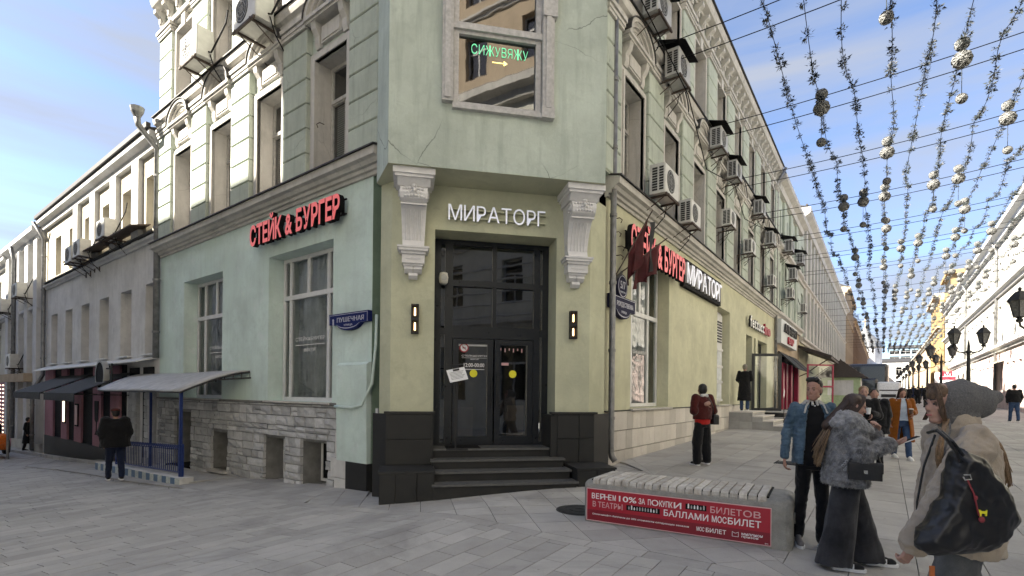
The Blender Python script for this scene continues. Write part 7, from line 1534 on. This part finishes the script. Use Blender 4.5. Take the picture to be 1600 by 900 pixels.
# --- smaller figures
def walker(label, u, Y, yawdir, h=1.7, coat='black_cloth', trousers='black_cloth', hair='hair_black', coatlen=.85, stride=.12, sleeves=.075, build=1.0, skin='skin', arms=None, hands=None, hairkind='short', flare=1.0, face=False, voxel=.012, z=None, shoes='soft_black', sole='sole_white', group=None, headpitch=0, coatname='coat', tw=1.0, x=None):
    X = ray(u, 618)[0] * Y if x is None else x; P = person(label, X, Y, face_dir(*yawdir), z, group); P.scale = (h / 1.70,) * 3
    arms = arms or [((-.18, 0, 1.40), (-.235, -.02, 1.13), (-.22, .07, .88)), ((.18, 0, 1.40), (.235, -.02, 1.13), (.22, .07, .88))]
    hands = hands if hands is not None else [(a[2], (0, .1, -1), (1 if a[0][0] < 0 else -1, 0, 0), .5, .18, 1 if a[0][0] < 0 else -1) for a in arms]
    hc = V(0, .025, 1.585); T = body_mesh(P, hc, 0, arms, hands, hips=[((-.09, 0, .88), (-.10, stride * .5 + .02, .48), (-.10, stride, .1)), ((.09, 0, .88), (.10, -stride * .2, .48), (.10, -stride, .12))], voxel=voxel * .8, mat=skin, pitch=headpitch)
    if face: face_marks(P, T)
    b = build; mb = MB(); cl = coatlen
    rg = [((0, 0, 1.46), .085, .075), ((0, 0, 1.41), .175 * b, .105), ((0, 0, 1.28), .20 * b, .13 * b), ((0, 0, 1.12), .185 * b, .13 * b), ((0, 0, .97), .195 * b, .14 * b)]
    if cl < .95: rg.append(((0, 0, cl), (.20 + (.97 - cl) * .09 * flare) * b, (.15 + (.97 - cl) * .10 * flare) * b))
    mb.rings(rg[::-1], 20)
    for sh, e_, wr in arms: sh, e_, wr = V(*sh), V(*e_), V(*wr); mb.cap(sh, e_, sleeves * b, sleeves * .95 * b, 12); mb.cap(e_, e_.lerp(wr, .93), sleeves * .95 * b, sleeves * .7, 12)
    skinobj(coatname, mb, coat, P, voxel, 3, lump(int(u) % 97, .010, 8, True))
    mb = MB(); mb.rings([((0, 0, .95), .14 * b, .11), ((0, 0, .86), .16 * b, .12), ((0, 0, .8), .155 * b, .12)], 16)
    for sx, st_ in ((-1, stride), (1, -stride)):
        k_ = V(sx * .10, st_ * .45 + .02, .48); a = V(sx * .10, st_, .13 if st_ < 0 else .10); mb.cap((sx * .085, 0, .85), k_, .092 * b, .075 * tw, 12); mb.cap(k_, a, .075 * tw, .062 * tw, 12)
    skinobj('trousers', mb, trousers, P, voxel, 2, lump(int(u) % 89, .008, 9, True))
    for sx, st_ in ((-1, stride), (1, -stride)): shoe(P, (sx * .10, st_ - .06, .03 if st_ < -.01 else 0), (0, 1), shoes, sole, .27)
    mb = MB(); mb.ball((0, -.022, .045), .083, .093, .080, 14, 9); mb.ball((0, -.055, -.01), .072, .052, .07, 12, 8)
    if hairkind == 'bob': mb.ball((0, -.03, .0), .092, .085, .105, 14, 9)
    if hairkind == 'long': mb.cap((0, -.06, .0), (0, -.10, -.25), .075, .055, 12); [mb.cap((sx * .07, .0, .02), (sx * .085, -.01, -.20), .030, .024, 8) for sx in (-1, 1)]
    mb.xform(T); skinobj('hair', mb, hair, P, .010, 2, lump(7, .004, 50)); P['T'] = 0; del P['T']; return P, T
bent = [((-.18, 0, 1.40), (-.245, -.03, 1.14), (-.07, .20, 1.17)), ((.18, 0, 1.40), (.245, -.03, 1.14), (.07, .20, 1.17))]
bh = [((-.07, .20, 1.17), (.5, .8, .2), (.7, -.5, .5), .7, .17, -1), ((.07, .20, 1.17), (-.5, .8, .2), (-.7, -.5, .5), .7, .17, 1)]
PA, TA = walker('woman in dark maroon jacket and wide black trousers, back turned, by the travertine wall', 1098, 10.3, (-.35, .94), 1.64, 'maroon_suede', 'black_cloth', coatlen=.97, arms=bent, hands=bh, hairkind='bob', build=1.12, sleeves=.085, tw=1.45, stride=.03, coatname='jacket')
mb = MB(); mb.rings([((0, .0, .86), .165, .125), ((0, 0, .97), .18, .135), ((0, 0, 1.12), .18, .14)], 16); skinobj('red_top', mb, 'red_cloth', PA, .012, 2); mb = MB(); mb.cap((-.03, -.13, 1.28), (.03, -.13, 1.30), .045, .05, 8); mb.cap((.0, -.12, 1.24), (.09, -.13, 1.22), .018, .012, 6); skinobj('hood_print', mb, 'skin_pale', PA, .01, 2); mb = MB(); mb.cap((-.05, -.05, 1.455), (.05, -.05, 1.455), .045, .045, 8); skinobj('collar', mb, 'white_cloth', PA, .01, 2)
p = PA.matrix_basis @ V(.22, -.06, .86); t = thing('handbag', 'small dark shoulder bag at the right hip of the woman in maroon', 'bag', p, PA.rotation_euler.z); bmobj(bevbox(-.05, .09, -.10, .10, 0, .20, .04, 3), 'body', 'black_leather', t); mb = MB(); mb.tube([(0, 0, .18), (-.08, -.10, .35), (-.2, -.08, .55)], .008, 5); mb.obj('strap', 'black_leather', t)
fp = FR.pt(10.75, .42); PB, TB = walker('grey haired person in long black coat and jeans standing on the pale stone steps', 1158, fp.y, (.5, .86), 1.72, 'black_cloth', 'dark_denim', 'hair_grey', coatlen=.38, arms=[((-.18, 0, 1.40), (-.24, 0, 1.14), (-.12, .16, .98)), ((.18, 0, 1.40), (.24, 0, 1.14), (.10, .2, 1.25))], hands=[], stride=.02, z=1.04, x=fp.x, flare=.9)
PC, TC = walker('woman walking towards us in open rust-orange long coat over blue jeans, carrying a cup', 1409, 11.7, (-.30, -.95), 1.62, 'pale_blue_cloth', 'dark_denim', 'hair_brown', coatlen=.93, arms=[((-.18, 0, 1.40), (-.24, .0, 1.14), (-.13, .24, 1.12)), ((.18, 0, 1.40), (.24, -.01, 1.13), (.25, .06, .88))], hairkind='long', headpitch=R(-24), stride=.16, shoes='sole_white', face=True, coatname='shirt', sleeves=.05)
mb = MB(); rows_ = [(.42, .27, .21), (.6, .255, .20), (.8, .24, .185), (.97, .22, .165), (1.12, .21, .155), (1.28, .215, .15), (1.38, .20, .135), (1.45, .12, .10)]; vs = []; N_ = 24; gp2 = [R(36), R(34), R(30), R(26), R(22), R(19), R(17), R(16)]
for ri, (z, rx, ry) in enumerate(rows_):
    for i in range(N_ + 1):
        a = math.pi / 2 + gp2[ri] + (2 * math.pi - 2 * gp2[ri]) * i / N_
        for k_ in (1, .84): vs.append((rx * k_ * math.cos(a), ry * k_ * math.sin(a), z))
fs = []; rw = 2 * (N_ + 1)
for r_ in range(len(rows_) - 1):
    for i in range(N_): a = r_ * rw + 2 * i; fs += [(a, a + 2, a + 2 + rw, a + rw), (a + 1, a + 1 + rw, a + 3 + rw, a + 3)]
    a = r_ * rw; fs.append((a, a + rw, a + rw + 1, a + 1)); a += 2 * N_; fs.append((a + 1, a + rw + 1, a + rw, a))
for i in range(N_): a = 2 * i; fs.append((a, a + 1, a + 3, a + 2)); a += (len(rows_) - 1) * rw; fs.append((a + 2, a + 3, a + 1, a))
mb.add(vs, fs)
for sh, el, wr in [((-.19, 0, 1.39), (-.25, .0, 1.13), (-.15, .20, 1.12)), ((.19, 0, 1.39), (.25, -.01, 1.12), (.255, .05, .93))]: sh, el, wr = V(*sh), V(*el), V(*wr); mb.cap(sh, el, .08, .078, 12); mb.cap(el, wr, .078, .062, 12)
skinobj('long_coat', mb, 'camel_coat', PC, .011, 3, lump(14, .008, 7, True)); mb = MB(); [mb.ball((sx * .10 - .03, .175, z), .012, .006, .012, 8, 5) for sx in (-1,) for z in (.98, 1.12)]; mb.obj('button', 'hair_brown', PC); mb = MB(); [mb.cap((sx * .06, .09, 1.44), (sx * .085, .155, 1.22), .022, .012, 8) for sx in (-1, 1)]; skinobj('lapel', mb, 'camel_coat', PC, .010, 2)
p = PC.matrix_basis @ V(-.08, .30, 1.10); t = thing('paper_cup', 'takeaway cup with pale lid held by the woman in the rust-orange coat', 'cup', p); mb = MB(); mb.lathe([(0, 0), (.033, 0), (.043, .10), (0, .10)], (0, 0, 0), 12); mb.obj('cup', 'brown_wood', t); mb = MB(); mb.lathe([(0, .10), (.046, .10), (.044, .115), (0, .118)], (0, 0, 0), 12); mb.obj('lid', 'paper', t)
PD, TD = walker('woman in black coat facing us with a white cup, behind the fur jacket', 1349, 9.6, (-.45, -.89), 1.68, 'black_cloth', 'black_cloth', 'hair_blond', coatlen=.6, arms=[((-.18, 0, 1.40), (-.24, .0, 1.14), (-.10, .22, 1.2)), ((.18, 0, 1.40), (.235, -.02, 1.13), (.22, .07, .88))], face=True, skin='skin_pale', build=1.1)
p = PD.matrix_basis @ V(-.04, .28, 1.18); t = thing('paper_cup', 'white paper cup held by the woman in black behind the fur jacket', 'cup', p); mb = MB(); mb.lathe([(0, 0), (.033, 0), (.043, .11), (.046, .115), (0, .118)], (0, 0, 0), 12); mb.obj('cup', 'paper', t)
walker('person in puffy black coat walking beside the woman with the white cup', 1366, 10.4, (-.5, -.86), 1.62, 'black_cloth', 'black_cloth', 'hair_black', coatlen=.75, build=1.3)
walker('broad man in black jacket and blue jeans walking away near the right picture edge', 1585, 24.4, (.45, .89), 1.78, 'black_cloth', 'dark_denim', coatlen=.9, build=1.25, stride=.14, voxel=.016)
walker('small dark figure standing against the white row near the arches', 1554, 45, (.4, .9), 1.72, 'black_cloth', 'black_cloth', coatlen=.8, voxel=.022)
PE, TE = walker('stout man in black coat, blue trousers and dark cap walking away down the side street', 181, 12.5, (-.72, .69), 1.76, 'black_cloth', 'navy_cloth', 'hair_black', coatlen=.80, build=1.42, sleeves=.085, stride=.18, z=None)
mb = MB(); mb.ball((0, -.01, .075), .098, .108, .055, 14, 8); mb.cap((-.05, .07, .055), (.05, .07, .055), .03, .03, 8); mb.xform(TE); skinobj('cap', mb, 'maroon_suede', PE, .01, 2)
walker('person in long black coat standing far down the side street by the grey pole', 44, 25, (.8, .3), 1.66, 'black_cloth', 'black_cloth', 'hair_black', coatlen=.4, voxel=.018, hairkind='bob')
# the distant crowd: two builds, copied
fig = []
for kk, (ct, tr, cl) in enumerate((('black_cloth', 'black_cloth', .8), ('denim', 'dark_denim', .9), ('navy_cloth', 'black_cloth', .5))):
    fig.append(walker('x', 1377, 60, (-.5, -.86), 1.72, ct, tr, coatlen=cl, voxel=.03, stride=.12, build=1.1)[0])
crowd = [(1377, 52, 0, 'dark clad walker in front of the white van, farthest left of the distant crowd'), (1388, 62, 0, 'second distant walker from the left, right of the white van'), (1396, 58, 1, 'distant walker in a blue jacket right of the van'), (1404, 80, 2, 'distant walker seen left of the rust-orange coat'),
         (1420, 50, 0, 'dark distant walker just left of the lamp row'), (1428, 56, 2, 'distant walker in a long dark coat under the lamp row'), (1434, 47, 0, 'nearest dark figure of the group under the lamp row'), (1441, 60, 2, 'distant walker at the right of the lamp row group'),
         (1447, 44, 0, 'dark figure right behind the point of the grey hood'), (1413, 95, 2, 'tiny walker far down the middle of the street'), (1385, 90, 0, 'tiny walker far beyond the white van'), (1399, 110, 0, 'farthest tiny walker in the street'), (1424, 85, 1, 'tiny walker in blue far under the lamps'), (1340, 40, 0, 'dark walker by the green kiosk'), (1453, 70, 0, 'distant dark walker near the white row')]
us = [0, 0, 0]
for u, Y, kk, lb in crowd:
    o = fig[kk] if not us[kk] else copy_tree(fig[kk]); us[kk] = 1; X = ray(u, 618)[0] * Y; o.location = (X, Y, gz(X, Y)); o.rotation_euler = (0, 0, face_dir(-.5, -.86) + rnd.choice((0, math.pi, .4))); o['label'] = lb; o['group'] = 'distant walkers in the shopping street'; o.scale = (rnd.uniform(.96, 1.05),) * 3
